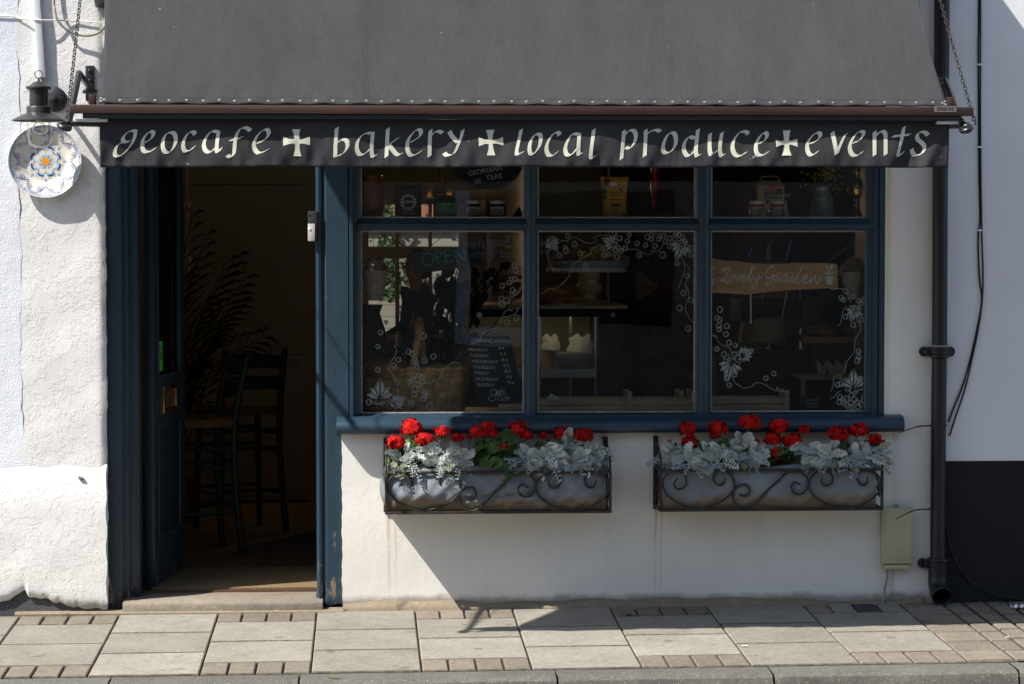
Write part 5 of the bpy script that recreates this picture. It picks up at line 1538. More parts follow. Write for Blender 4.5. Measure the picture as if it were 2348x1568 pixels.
# ---------------------------------------------------------------- plants
def leaf_miller(mb, base, d, length, curl, tint, roll=0.0):
    """one deeply cut silver leaf: midrib curve with blunt side lobes"""
    d = Vector(d).normalized()
    side = d.cross(Vector((0.15*math.sin(length*9e3), -1, 0.45)))
    if side.length < 0.05: side = Vector((1, 0, 0))
    side.normalize(); nrm = side.cross(d).normalized()
    side = (side*math.cos(roll) + nrm*math.sin(roll)); nrm = side.cross(d).normalized()
    mb.ti = tint
    P = []
    n = 6
    for i in range(n + 1):
        t = i/n
        P.append(Vector(base) + d*(length*t) + Vector((0, 0, -curl*length*t*t)))
    hw = 0.0019
    vs = []
    for i, p in enumerate(P):
        w = hw*(1.3 - 0.4*i/n)
        vs += [p - side*w, p + side*w]
    mb.add(vs, [(2*i, 2*i+1, 2*i+3, 2*i+2) for i in range(n)])
    for i in range(2, n + 1):
        t = i/n
        ll = length*(0.29*math.sin(PI*min(1, (t - 0.12)/0.98)**0.9) + 0.05)
        if i == n: ll = length*0.22
        for s in ((-1, 1) if i < n else (-1, 0, 1)):
            a0 = R(56 - 26*t) if i < n else R(34)
            dirv = (d*math.cos(a0*abs(s)) + side*s*math.sin(a0))
            q = P[i] - d*0.001
            wv = dirv.cross(nrm).normalized()
            w0 = length*0.026; w1 = length*0.042
            up = nrm*(0.12*ll)
            vs = [q - wv*w0*0.8, q + wv*w0*0.8, q + dirv*ll*0.6 + wv*w0 + up*.5, q + dirv*ll*0.62 - wv*w0 + up*.5,
                  q + dirv*ll*0.85 + wv*w1*1.3 + up, q + dirv*ll*0.87 - wv*w1*1.3 + up, q + dirv*ll + wv*w1*0.5 + up*.8, q + dirv*ll - wv*w1*0.5 + up*.8]
            mb.add(vs, [(0, 1, 2, 3), (3, 2, 4, 5), (5, 4, 6, 7)])
            if ll > length*0.19:
                for s2 in (-1, 1):
                    b2 = q + dirv*ll*0.58; dd = (dirv*0.70 + wv*s2*0.71).normalized()
                    w2 = dd.cross(nrm).normalized()*length*0.022
                    mb.add([b2 - w2, b2 + w2, b2 + dd*ll*0.42 + w2*1.2 + up*.7, b2 + dd*ll*0.42 - w2*1.2 + up*.7], [(0, 1, 2, 3)])
def round_leaf(mb, c, nrm, r, tint, ruffle=0.18):
    nrm = Vector(nrm).normalized(); a = nrm.orthogonal().normalized(); b = nrm.cross(a)
    mb.ti = tint; n = 16
    vs = [Vector(c) - nrm*r*0.16]
    for k in range(n):
        q = 2*PI*k/n; notch = 0.35 if k == 0 else 1.0
        vs.append(Vector(c) + (a*math.cos(q) + b*math.sin(q))*r*0.62*notch + nrm*r*0.02*math.sin(q*5))
    for k in range(n):
        q = 2*PI*k/n; notch = 0.3 if k == 0 else 1.0
        rr = r*(1 + 0.07*(1 if k % 2 else -1))*notch
        vs.append(Vector(c) + (a*math.cos(q) + b*math.sin(q))*rr + nrm*r*(ruffle*math.sin(q*4 + c[0]*90) + 0.10))
    fs = []
    for k in range(n):
        k2 = (k+1) % n
        fs.append((0, 1+k, 1+k2)); fs.append((1+k, 1+n+k, 1+n+k2, 1+k2))
    mb.add(vs, fs)
def miller(u, vbase, vtop, y, label, spread=1.0, n=22, lean=0.0):
    p = at(u, vbase, y); p.z = fz1 + 0.008
    h = at(u, vtop, y).z - p.z
    t = thing('dusty_miller', label, 'silver plant', p, 'silver leaved plants in the flower boxes')
    st = MB(); lf = MB(); ol = MB()
    crowns = []
    nc = 3 if n > 16 else 2
    for k in range(nc):
        a = rnd.uniform(0, 6.28); rr = rnd.uniform(0.005, 0.03)*spread
        top = p + Vector((rr*math.cos(a)*1.8 + lean, rr*math.sin(a)*0.7, h*rnd.uniform(0.45, 0.66)))
        st.tube([p + Vector((rnd.uniform(-.01, .01), 0, -0.01)), p.lerp(top, 0.5) + Vector((rnd.uniform(-.006, .006), -0.004, 0)), top], [0.0034, 0.003, 0.0022], 7)
        crowns.append(top)
    n = int(n*0.8)
    for i in range(n):
        top = crowns[i % nc]
        th = R(rnd.uniform(-25, 205)); yy_ = rnd.uniform(-0.75, 0.15)
        d = (math.cos(th), yy_, math.sin(th)*0.95)
        ln = rnd.uniform(0.055, 0.085)*spread
        b = top + Vector((0, 0, -rnd.uniform(0, 0.85)*h*0.55))
        leaf_miller(lf, b, d, ln, rnd.uniform(0.05, 0.40), rnd.uniform(0.15, 0.95), rnd.uniform(-0.7, 0.7))
    for i in range(3):                          # broad older leaves hanging over the edge
        az = rnd.uniform(-PI*0.95, -0.05*PI)
        c = p + Vector((0.052*math.cos(az)*spread, -0.03 + 0.035*math.sin(az), rnd.uniform(-0.012, 0.03)))
        leaf_miller(lf if rnd.random() < 0.6 else ol, p + Vector((0, -0.01, 0.022)), c - p + Vector((0, -0.015, -0.02)), rnd.uniform(0.055, 0.075), rnd.uniform(0.3, 0.7), rnd.uniform(0.2, 0.6), rnd.uniform(-.3, .3))
        if i == 0: round_leaf(ol, c, (math.cos(az)*0.4, -0.8, 0.55), rnd.uniform(0.011, 0.017), rnd.uniform(0.1, 0.5), 0.25)
    st.build('stem', M['silver_leaf'], t)
    lf.build('leaves', M['silver_leaf'], t, angle=60)
    if ol.v: ol.build('old_leaf', M['old_leaf'], t, angle=60)
def flower_head(c, r, density=1.0):
    mb = MB(); c = Vector(c)
    n = int(24*density)
    for i in range(n):
        z = 1 - 1.55*(i + 0.5)/n; a = i*2.399963 + rnd.uniform(-.3, .3)
        q = math.sqrt(max(0, 1 - z*z))
        d = Vector((q*math.cos(a), q*math.sin(a), z)).normalized()
        fc = c + Vector((d.x*1.08, d.y, d.z*0.86))*r*rnd.uniform(0.52, 1.04)
        x = d.orthogonal().normalized(); y = d.cross(x)
        fr = r*rnd.uniform(0.34, 0.52); rot = rnd.uniform(0, 6.28); tn = rnd.uniform(0.25, 0.9)
        for k in range(5):
            mb.ti = tn + rnd.uniform(-.12, .12)
            b = rot + k*2*PI/5 + rnd.uniform(-.12, .12)
            e = x*math.cos(b) + y*math.sin(b); s = d.cross(e)
            w = fr*0.46; lift = rnd.uniform(-0.15, 0.35)*fr
            mb.add([fc, fc + e*fr*0.45 - s*w*0.72 + d*fr*0.10, fc + e*fr*0.45 + s*w*0.72 + d*fr*0.10,
                    fc + e*fr*0.85 - s*w*0.9 + d*lift, fc + e*fr*0.85 + s*w*0.9 + d*lift, fc + e*fr*1.06 - s*w*0.35 + d*lift*0.9, fc + e*fr*1.06 + s*w*0.35 + d*lift*0.9],
                   [(0, 1, 2), (1, 3, 4, 2), (3, 5, 6, 4)])
    return mb
def geranium(base_u, y, heads, leaves, label):
    p = at(base_u, 1075, y); p.z = fz1 + 0.006
    t = thing('geranium', label, 'geranium', p, 'red geraniums in the flower boxes')
    for (u, v, rp, yy, dens) in heads:
        c = at(u, v, yy); r = rp / 497 * 0.93
        st = MB()
        st.tube(spline([p + Vector((rnd.uniform(-.02, .02), rnd.uniform(-.01, .01), 0)), p.lerp(c, 0.55) + Vector((0, 0.008, 0.01)), c - Vector((0, 0, r*0.5))], 4), 0.0022, 6)
        for k in range(int(9*dens)):
            a = rnd.uniform(0, 6.28); e = c + Vector((r*0.5*math.cos(a), r*0.5*math.sin(a), -r*0.25))
            st.tube([c - Vector((0, 0, r*0.62)), e], 0.0010, 5)
        st.build('flower_stem', M['stem'], t)
        flower_head(c, r, dens).build('flower_head', M['petal'], t, angle=50)
    lf = MB(); st = MB()
    for (u, v, rp, yy) in leaves:
        c = at(u, v, yy); r = rp/497
        nrm = (rnd.uniform(-.5, .5), -0.55 + rnd.uniform(-.25, .2), rnd.uniform(0.35, 1.0))
        st.tube([p, p.lerp(c, 0.6) + Vector((0, 0, 0.01)), c], 0.0014, 5)
        round_leaf(lf, c, nrm, r, rnd.uniform(0.1, 0.9), 0.14)
    st.build('leaf_stem', M['stem'], t)
    lf.build('leaves', M['green_leaf'], t, angle=60)
def c6p(x, y): return k6(x, y)
k7 = crop(2600, 1640, 2.348)
def H(k, L, s): return [(*k(x, y), r/s*0.573, yy, d) for x, y, r, yy, d in L]
def LV(k, L, s): return [(*k(x, y), r/s*0.573, yy) for x, y, r, yy in L]
def rl(k, s, x0, x1, y0, y1, n, r0=40, r1=70):
    return [(*k(rnd.uniform(x0, x1), rnd.uniform(y0, y1)), rnd.uniform(r0, r1)/s*0.573, rnd.uniform(-0.20, -0.05)) for _ in range(int(n*1.5))]
geranium(930, -0.13, H(k6, [(298,132,112,-0.10,1.2),(165,270,92,-0.18,1.1)], 2.446), rl(k6, 2.446, 90, 420, 260, 470, 22) + LV(k6, [(205,440,70,-0.215),(300,455,62,-0.21),(240,300,38,-0.17)], 2.446), 'red geranium at the door end of the left flower box')
geranium(990, -0.12, H(k6, [(440,250,95,-0.15,1.2),(612,168,84,-0.12,1.1)], 2.446), rl(k6, 2.446, 390, 640, 330, 500, 22, 34, 55), 'red geranium with two low heads second from the door in the left flower box')
geranium(1080, -0.12, H(k6, [(762,225,66,-0.13,.9),(870,220,34,-0.11,.5),(960,165,92,-0.13,1.0),(1060,140,90,-0.11,1.0),(1110,185,48,-0.14,.6)], 2.446), rl(k6, 2.446, 940, 1250, 300, 500, 34, 40, 75) + LV(k6, [(1045,470,75,-0.235),(1130,470,70,-0.24),(1190,480,62,-0.235),(1260,590,60,-0.262),(1240,640,45,-0.262)], 2.446), 'broad red geranium mid left flower box with leaf trailing over the rail')
geranium(1150, -0.11, H(k6, [(1345,140,100,-0.12,1.1),(1440,205,66,-0.13,.8),(1215,315,58,-0.20,.45)], 2.446), rl(k6, 2.446, 1130, 1300, 160, 420, 22, 45, 70), 'red geranium leaning right of the middle of the left flower box')
geranium(1290, -0.09, H(k6, [(1600,205,52,-0.10,.7),(1790,185,88,-0.10,1.0),(1985,205,92,-0.10,1.0)], 2.446), rl(k6, 2.446, 1540, 2050, 250, 460, 16, 30, 50), 'red geranium half hidden behind silver leaves at the window end of the left flower box')
geranium(1570, -0.10, H(k7, [(352,182,86,-0.11,1.0),(370,315,92,-0.10,1.0),(180,290,22,-0.14,.3)], 2.348), rl(k7, 2.348, 200, 520, 330, 500, 16, 30, 55), 'red geranium at the left end of the right flower box')
geranium(1680, -0.10, H(k7, [(640,165,92,-0.12,1.0),(935,122,104,-0.11,1.2),(600,250,50,-0.09,.6),(985,310,48,-0.11,.6)], 2.348), rl(k7, 2.348, 540, 1000, 300, 480, 20, 34, 60), 'tall red geranium with the highest head of the right flower box')
geranium(1790, -0.12, H(k7, [(1215,155,92,-0.12,1.0),(1145,275,94,-0.15,1.1),(1335,290,96,-0.15,1.1),(1190,400,62,-0.17,.8),(1450,185,56,-0.11,.8),(1190,455,34,-0.175,.5)], 2.348), rl(k7, 2.348, 1080, 1420, 380, 560, 30, 38, 66), 'dense cluster of red geranium heads in the middle of the right flower box')
geranium(1950, -0.10, H(k7, [(1780,228,98,-0.13,1.1),(1960,188,92,-0.12,1.1),(2120,280,70,-0.13,.9),(2185,310,36,-0.13,.5)], 2.348), rl(k7, 2.348, 1600, 2150, 300, 480, 18, 34, 55), 'red geranium with three heads at the pipe end of the right flower box')
mil = [(908,1068,1024,-0.20,'silver leaved plant at the very left end of the left flower box',.75,13,0),
       (942,1075,1012,-0.20,'bright silver plant under the first low red heads of the left flower box',.9,20,0),
       (1012,1078,1012,-0.205,'large sunlit silver plant left of centre in the left flower box',1.1,28,0),
       (1060,1078,1020,-0.20,'silver plant beside the green geranium leaves of the left flower box',1.0,22,0.01),
       (986,1050,977,-0.07,'tall silver sprig behind the red heads of the left flower box',.75,8,0),
       (1205,1072,1005,-0.195,'silver plant just right of the middle geranium in the left flower box',1.1,28,0),
       (1258,1076,1012,-0.21,'silver plant with pale broad leaves over the rail of the left flower box',1.05,26,0),
       (1300,1072,985,-0.13,'upright silver plant behind the small red heads of the left flower box',1.1,20,0),
       (1330,1076,1016,-0.20,'silver plant second from the right end of the left flower box',1.05,26,0),
       (1376,1074,1008,-0.17,'wide silver plant at the right end of the left flower box reaching past the frame',1.1,26,0.0),
       (1545,1074,1010,-0.17,'silver plant at the left end of the right flower box reaching past the frame',1.1,26,0.0),
       (1582,1076,1022,-0.21,'silver plant second from the left end of the right flower box',1.0,24,0),
       (1640,1078,1026,-0.21,'low silver plant hanging over the rail of the right flower box',1.05,24,0),
       (1690,1072,992,-0.17,'tall silver plant left of the dense red cluster in the right flower box',1.2,32,0),
       (1728,1076,1012,-0.20,'silver plant touching the left side of the dense red cluster',1.0,24,0),
       (1858,1074,1000,-0.19,'silver plant touching the right side of the dense red cluster',1.1,28,0),
       (1905,1074,1008,-0.21,'silver plant below the paired red heads of the right flower box',1.1,26,0),
       (1945,1050,952,-0.07,'tall silver sprig reaching up to the sill over the right flower box',.8,9,0),
       (1965,1076,1012,-0.20,'silver plant with a dry brown leaf in the right flower box',1.05,24,0),
       (2008,1072,1018,-0.18,'silver plant at the pipe end of the right flower box',1.1,26,0)]
for a in mil: miller(a[0], a[1], a[2], a[3], a[4], a[5], a[6], a[7])

# ---------------------------------------------------------------- weeds and litter
def tuft(u, v, y, n, h, label, flat=False):
    p = at(u, v, y)
    b = MB()
    for k in range(n):
        a = rnd.uniform(0, 6.28); r0 = rnd.uniform(0, 0.022 if not flat else 0.05)
        q = Vector((p.x + r0*math.cos(a), p.y + r0*math.sin(a)*0.5, gz(p.y) - 0.006))
        d = Vector((math.cos(a)*rnd.uniform(.2, .9), math.sin(a)*rnd.uniform(.2, .9), 1)).normalized()
        hh = h*rnd.uniform(.5, 1.1); s = Vector((-math.sin(a), math.cos(a), 0))*0.0016
        b.ti = rnd.random()
        m = q + d*hh*.6; e = q + d*hh + Vector((d.x, d.y, -0.5))*hh*.25
        b.add([q - s, q + s, m + s*.8, m - s*.8, e], [(0, 1, 2, 3), (3, 2, 4)])
    o_ = b.build('grass_tuft', M['grass'], label=label, cat='grass tuft', group='weeds growing in the paving joints', smooth=False); tilt(o_)
def gv(u, v):
    """ground point of the sloping pavement seen at (u, v)"""
    d = at(u, v, 0) - CAM
    t = (CAM.z - 0.03*CAM.y) / (0.03*d.y - d.z)
    return CAM + d*t
for u, v, n, h, lb_, fl in ((1440,1414,46,0.035,'dense grass tuft at the wall edge below the right end of the left flower box',False),
                       (1618,1410,30,0.028,'ragged weed at the wall edge under the right flower box',False),
                       (1640,1432,14,0.012,'small moss weed in the slab joint under the right flower box',True),
                       (765,1553,26,0.022,'grass tuft on the kerb edge below the door post',False),
                       (680,1546,40,0.008,'flat strip of moss along the kerb edge in front of the door',True),
                       (366,1540,20,0.010,'flat moss in the slab joint left of the doorstep',True),
                       (1426,1432,14,0.010,'moss weed in the joint just left of the dense grass tuft',True),
                       (1745,1535,20,0.010,'moss weed where the kerb meets the blocks at the right',True),
                       (2290,1392,26,0.022,'grass tuft against the black plinth',False),
                       (1205,1535,18,0.010,'moss weed on the kerb edge in the middle of the pavement',True)):
    g_ = gv(u, v); b_u = g_
    p = g_
    bb = MB()
    tuft(u, v, p.y, n, h, lb_, fl)
for (u, v, s, lb_, nm_, mt_) in ((1707,1487,0.016,'crumpled white scrap of paper on the sunny slabs','paper_scrap','paper'), (2335,1403,0.05,'flat white litter beside the grass tuft at the black plinth','paper_scrap','paper'), (2310,1470,0.012,'tiny white scrap on the grooved blocks','paper_scrap','paper')):
    p = gv(u, v); b = MB()
    b.grid(5, 5, lambda x, y: (p.x + (x-.5)*s*1.4, p.y + (y-.5)*s, gz(p.y) + 0.003 + s*0.35*abs(math.sin(x*7+v)*math.cos(y*6))))
    o_ = b.build(nm_, M[mt_], label=lb_, cat='litter', group='litter on the pavement', smooth=False); tilt(o_)
# ---------------------------------------------------------------- chairs, palm and mat in the doorway
MB().box((-1.02, 0.28, 0.0502), (-0.20, 1.02, 0.066)).build('doormat', M['coir'], bevel=0.003, label='brown coir doormat just inside the open door', cat='doormat')
def bar_chair(label):
    t = thing('bar_chair', label, 'chair', (0, 0, 0.05), 'green ladder back bar chairs')
    z0 = 0.05
    W, D_, SH, BH = 0.36, 0.34, 0.72, 1.06
    def lg(x, y, back):
        if back: P = [(x*1.12, y*1.18, z0), (x, y, z0 + 0.40), (x, y, z0 + SH), (x, y + 0.07, z0 + BH)]
        else: P = [(x*1.1, y*1.1, z0), (x, y, z0 + SH + 0.01)]
        MB().tube(spline(P, 5), 0.018, 10).build('leg', M['green_paint'], t)
    lg(-W/2, D_/2, True); lg(W/2, D_/2, True); lg(-W/2, -D_/2, False); lg(W/2, -D_/2, False)
    for z, dy in ((0.98, 0.056), (0.86, 0.034)):
        b = MB(); b.grid(12, 4, lambda u, v: (-W/2 + u*W, D_/2 + dy + 0.02*math.sin(PI*u), z0 + z - 0.04 + 0.075*v + 0.012*math.sin(PI*u)))
        b.build('back_slat', M['green_paint'], t, solid=0.012)
    for z in (0.22, 0.46, 0.56):
        for s in (-1, 1):
            MB().tube([(s*W/2, -D_/2, z0+z), (s*W/2, D_/2, z0+z+0.01)], 0.010, 8).build('stretcher', M['green_paint'], t)
            MB().tube([(-W/2, s*D_/2, z0+z+0.03), (W/2, s*D_/2, z0+z+0.03)], 0.010, 8).build('stretcher', M['green_paint'], t)
    s = MB(); s.box((-W/2 - 0.015, -D_/2 - 0.015, z0 + SH - 0.04), (W/2 + 0.015, D_/2 - 0.005, z0 + SH + 0.012))
    s.build('rush_seat', M['rush'], t, bevel=0.014)
    return t
ch1 = bar_chair('dark green bar chair in front with its seat turned towards the open door')
ch2 = copy_tree(ch1); ch2['label'] = 'dark green bar chair further back beside the door handle'
ch1.location = (-0.905, 1.75, 0.05); ch1.rotation_euler = (0, 0, R(-72))
ch2.location = (-0.715, 2.72, 0.05); ch2.rotation_euler = (0, 0, R(205))
def palm():
    p = Vector((-1.12, 3.2, 0.05))
    t = thing('potted_palm', 'dark potted palm with arching fronds behind the bar chairs', 'palm', p)
    MB().lathe([(0.13, 0), (0.17, 0.24), (0.175, 0.26), (0.155, 0.26), (0.15, 0.22), (0.001, 0.22)], p, 24).build('pot', M['terracotta'], t)
    st = MB(); lf = MB()
    tips = [(470,545,2.9),(440,500,3.0),(560,640,3.1),(548,690,3.0),(600,775,3.0),(520,600,3.2),(470,690,2.8),(500,760,2.9),(430,610,3.1),(540,590,3.3),(455,820,2.8)]
    for (u, v, y) in tips:
        e = at(u, v, y); k = p + Vector((rnd.uniform(-.04, .04), rnd.uniform(-.04, .04), 0.22))
        mid = k.lerp(e, 0.55) + Vector((-0.04, 0, 0.22))
        P = spline([k, k.lerp(mid, .55), mid, e], 6)
        st.tube(P, [0.006*(1 - .8*i/len(P)) + .001 for i in range(len(P))], 6)
        for i in range(6, len(P)):
            tng = (P[i] - P[i-1]).normalized()
            for s in (-1, 1):
                sd_ = tng.cross(Vector((0, 1, 0.2))).normalized()*s
                ln = 0.17*math.sin(PI*min(1, (i-4)/(len(P)-3)))+0.05
                b = P[i]; m = b + (tng*.75 + sd_*.6)*ln*.5 + Vector((0, 0, 0.01)); q = b + (tng*.85 + sd_*.5)*ln + Vector((0, 0, -0.04))
                w = tng.cross(sd_).cross(tng)*0; wv = Vector((0, 0.010, 0.010))
                lf.ti = rnd.random()
                lf.add([b, m + wv, m - wv, q], [(0, 1, 2), (1, 3, 2)])
    st.build('stem', M['dark_leaf'], t); lf.build('fronds', M['dark_leaf'], t, smooth=False)
palm()
ha_ = MB()
for v, r in ((470, .022), (492, .014), (596, .026), (617, .018)):
    p = at(429, v, 3.4); ha_.ball(p, r, 12, 8)
ha_.tube([at(429, 380, 3.4), at(429, 620, 3.4)], 0.003, 5)
ha_.build('hanging_baubles', M['cream_card'], label='string of pale round baubles hanging inside the doorway', cat='ornament')

# ---------------------------------------------------------------- window boards
wdt = thing('display_shelf', 'narrow shelf across the window at transom height', 'shelf', (1.17, 0.2, ZT1 - 0.03))
MB().box((-0.02, 0.101, ZT1 - 0.022), (2.38, 0.36, ZT1 - 0.001)).build('board', M['dark_wood'], wdt, smooth=False)
wbd = thing('window_board', 'deep wooden window board behind the lower panes', 'window board', (1.17, 0.4, 0.84))
WBZ = Z(950, 0.3)
MB().box((-0.02, 0.302, WBZ - 0.04), (2.44, 0.80, WBZ)).build('board', M['dark_wood'], wbd, smooth=False)
SY = 0.22                                          # depth of the things on the upper shelf
SZ = ZT1 - 0.0005
def sp(u, v=500, y=SY): return at(u, v, y)
def on(u0, u1, y=SY): return sp(u0, 500, y).x, sp(u1, 500, y).x
def px(n, y=SY): return n * (y + 11.7) / F
# clay jug
x0, x1 = on(822, 886, 0.25); xc = (x0+x1)/2 - 0.004; r = (x1-x0)/2
jug = thing('clay_jug', 'large glazed brown clay jug on the shelf behind the upper left pane', 'jug', (xc, 0.25, SZ))
MB().lathe([(r*.72, 0), (r*.95, 0.06), (r, 0.11), (r*.92, 0.14), (r*.74, 0.165), (r*.68, 0.185), (r*.74, 0.20), (r*.78, 0.205), (r*.70, 0.205), (r*.62, 0.18), (r*.6, 0.1)], (xc, 0.25, SZ), 32, cap=False).build('body', M['clay'], jug)
MB().tube(spline([(xc - r*.7, 0.25, SZ + .19), (xc - r*1.15, 0.25, SZ + .18), (xc - r*1.2, 0.25, SZ + .13), (xc - r*.95, 0.25, SZ + .09)], 5), 0.009, 8).build('handle', M['clay'], jug)
# black pouch
def pouch(name, u0, u1, vt, mat, label, y=SY, waist=0.0):
    x0, x1 = on(u0, u1, y); h = at(0, vt, y).z - SZ
    t = thing(name, label, 'pouch', ((x0+x1)/2, y, SZ))
    b = MB(); xc = (x0+x1)/2; hw = (x1-x0)/2
    def fn(s):
        def g(u, v):
            w = hw*(1 - waist*math.sin(PI*min(1, v*0.8))*0.9 - (waist*0.9 if v < .25 else waist*.9*(1 - (v-.25)/.75)))
            d = 0.028*(1 - v)**0.7*math.sin(PI*u)**0.5 if 0 < u < 1 else 0
            return (xc + (u*2-1)*w, y - s*(d + 0.001), SZ + v*h)
        return g
    b.grid(12, 14, fn(1)); b.grid(12, 14, fn(-1))
    b.build('bag', mat, t, angle=60)
    return t, xc, hw, h
t, xc, hw, h = pouch('coffee_pouch', 905, 966, 424, M['black_card'], 'matt black coffee pouch with round white emblem on the upper shelf')
em = MB(); ez = at(0, 463, SY).z; er = px(13)
yq = SY - 0.034
for k in range(16):
    a = 2*PI*k/16; em.lathe([(er*.16, 0), (er*.16, 0.0004)], (xc + er*1.25*math.cos(a), yq, ez + er*1.25*math.sin(a)), 8, Mx)
    b_ = 2*PI*(k+1)/16
    em.beam((xc + er*math.cos(a), yq, ez + er*math.sin(a)), (xc + er*math.cos(b_), yq, ez + er*math.sin(b_)), 0.0016, 0.0004, up=(0, 1, 0))
em.build('emblem', M['chalk'], t, smooth=False)
text('ATKIN', 0.020, (xc, yq, ez), M['chalk'], t)
for i, s in enumerate(('House Blend', 'Georgian walnut', 'cherry and plum')): text(s, 0.010, (xc, yq - 0.001, at(0, 482 + 4.5*i, SY).z), M['chalk'], t)
# green label jar
def jar(u0, u1, vt, fill, lidm, label, labm=None, labtext=(), y=SY, lidh=0.016, z=SZ, name='preserve_jar', cat='jar'):
    x0, x1 = on(u0, u1, y); xc = (x0+x1)/2; r = (x1-x0)/2; h = at(0, vt, y).z - z
    t = thing(name, label, cat, (xc, y, z))
    MB().lathe([(r*.9, 0.001), (r*.97, 0.006), (r*.97, h*.70), (r*.80, h*.82), (r*.78, h - lidh)], (xc, y, z), 28).build('glass', fill, t)
    MB().lathe([(r*.88, h - lidh), (r*.90, h - lidh*.6), (r*.90, h - .002), (r*.86, h), (0.001, h)], (xc, y, z), 28).build('lid', lidm, t)
    if labm:
        lb = MB(); lb.lathe([(r*.985, h*.17), (r*.985, h*.66)], (xc, y, z), 20, cap=False, a0=R(215), a1=R(325))
        lo = lb.build('paper_label', labm, t)
        for i, s in enumerate(labtext):
            text(s[0], s[1], (xc + s[3] if len(s) > 3 else xc, y - r*1.0 - 0.0015, z + h*s[2]), M['ink'], t)
    return t, xc, r, h
t, xc, r, h = jar(992, 1052, 447, M['chutney'], M['ink'], 'wide jar of relish with bright green label on the upper shelf', M['green_card'], (('SWAAD', 0.030, .50), ('Tomato & Mint', 0.0135, .30)))
jar(1064, 1106, 459, M['chutney'], M['white_china'], 'jar of dark chutney with brown tag on the upper shelf', M['cream_card'], (('apple', 0.015, .50), ('chutney', 0.015, .34)))
jar(1118, 1159, 459, M['chutney'], M['white_china'], 'jar of dark chutney without a tag beside the black pouch', M['cream_card'], (('apple', 0.015, .50), ('chutney', 0.015, .34)))
def tag_(pts, y, label):
    P = [at(u, v, y) for u, v in pts]
    b = MB(); b.prism([(p.x, p.z) for p in P], y, y + 0.0012); 
    o = b.build('kraft_tag', M['kraft'], smooth=False, label=label, cat='paper tag', group='paper tags tied to jars'); 
tag_([(1101,461),(1107,457),(1112,461),(1114,495),(1101,496)], SY - 0.055, 'brown kraft tag on the chutney jar in the upper left pane')
tag_([(1752,470),(1764,464),(1768,474),(1752,500),(1742,496)], SY - 0.060, 'brown kraft tag slanting across the marmalade jar under the carton')
tag_([(1796,462),(1803,463),(1809,500),(1797,500)], SY - 0.062, 'brown kraft tag hanging straight on the right marmalade jar')
bx0, bx1 = on(1077, 1158, 0.36)
MB().box((bx0, 0.30, SZ), (bx1, 0.345, at(0, 434, 0.3).z)).build('wooden_block', M['oak'], bevel=0.003, label='plain honey coloured wooden box behind the two chutney jars', cat='wooden box')
x0, x1 = on(1172, 1200)
b = MB(); hh = at(0, 474, SY).z - SZ
b.add([(x0, SY-.03, SZ), (x1, SY-.03, SZ), (x1, SY+.03, SZ), (x0, SY+.03, SZ), ((x0*.35+x1*.65)-.004, SY-.005, SZ+hh), ((x0*.35+x1*.65)+.004, SY-.005, SZ+hh), ((x0*.35+x1*.65)+.004, SY+.005, SZ+hh), ((x0*.35+x1*.65)-.004, SY+.005, SZ+hh)], [(0,3,2,1),(4,5,6,7),(0,1,5,4),(1,2,6,5),(2,3,7,6),(3,0,4,7)])
b.build('paper_cone', M['black_card'], bevel=0.003, label='small pointed black packet at the end of the upper left shelf', cat='packet')
# tea sign
ty = 0.42
sc0, sr = at(1117, 372, ty), px(82, ty)
tea = thing('tea_sign', 'round black hanging sign chalked with teas and a flag', 'sign', (sc0.x, ty, sc0.z - px(62, ty)))
b = MB(); b.prism([(sc0.x + sr*math.cos(2*PI*k/40), sc0.z + px(62, ty)*math.sin(2*PI*k/40)) for k in range(40)], ty, ty + 0.012); b.build('board', M['slate'], tea, smooth=False)
for k in range(60):
    pass
dd = MB()
for k in range(64):
    a = 2*PI*k/64; dd.lathe([(0.0014, 0), (0.0014, 0.0005)], (sc0.x + sr*.95*math.cos(a), ty - 0.0006, sc0.z + px(62, ty)*.93*math.sin(a)), 6, Mx)
fl_ = lambda u, v: at(u, v, ty)
for (a, b_) in (((1086,413),(1089,433)), ((1086,413),(1100,409)), ((1087,422),(1102,418)), ((1086,413),(1087,422)), ((1100,409),(1102,418)), ((1093,411),(1094.5,420)), ((1086.5,417.5),(1101,413.5))):
    p, q = fl_(*a), fl_(*b_); p.y = q.y = ty - 0.001; dd.beam(p, q, 0.0022, 0.0006, up=(0, 1, 0))
dd.build('chalk_drawing', M['chalk'], tea, smooth=False)
p = fl_(1112, 392); text('GEORGIAN', 0.033, (p.x, ty - 0.002, p.z), M['chalk'], tea, tilt=10)
p = fl_(1132, 406); text('TEAS', 0.036, (p.x, ty - 0.002, p.z), M['chalk'], tea, tilt=10)
MB().tube([(sc0.x, ty + .006, sc0.z + px(60, ty)), (sc0.x, ty + .006, 2.62)], 0.002, 6).build('string', M['string'], tea)
# pendant lamp
def pendant(u, v, y, s, label):
    c = at(u, v, y)
    t = thing('pendant_lamp', label, 'pendant lamp', (c.x, y, c.z - 0.05*s))
    MB().lathe([(0.14*s, -0.03*s), (0.125*s, 0.03*s), (0.085*s, 0.09*s), (0.03*s, 0.13*s), (0.02*s, 0.17*s), (0.001, 0.17*s)], c, 28, cap=False).build('shade', M['brass'], t, solid=0.003)
    MB().ball((c.x, y, c.z + 0.005), 0.035*s, 14, 10).build('bulb', M['bulb'], t)
    MB().tube([(c.x, y, c.z + 0.16*s), (c.x, y, 2.62)], 0.004, 6).build('flex', M['cable_black'], t)
    l = bpy.data.lights.new('bulb_light', 'POINT'); l.energy = 4; l.shadow_soft_size = 0.03; l.color = (1.0, 0.70, 0.38)
    lo = bpy.data.objects.new('bulb_light', l); COL.objects.link(lo); lo.parent = t; lo.location = Vector((c.x, y, c.z - 0.06)) - WL[t.name]
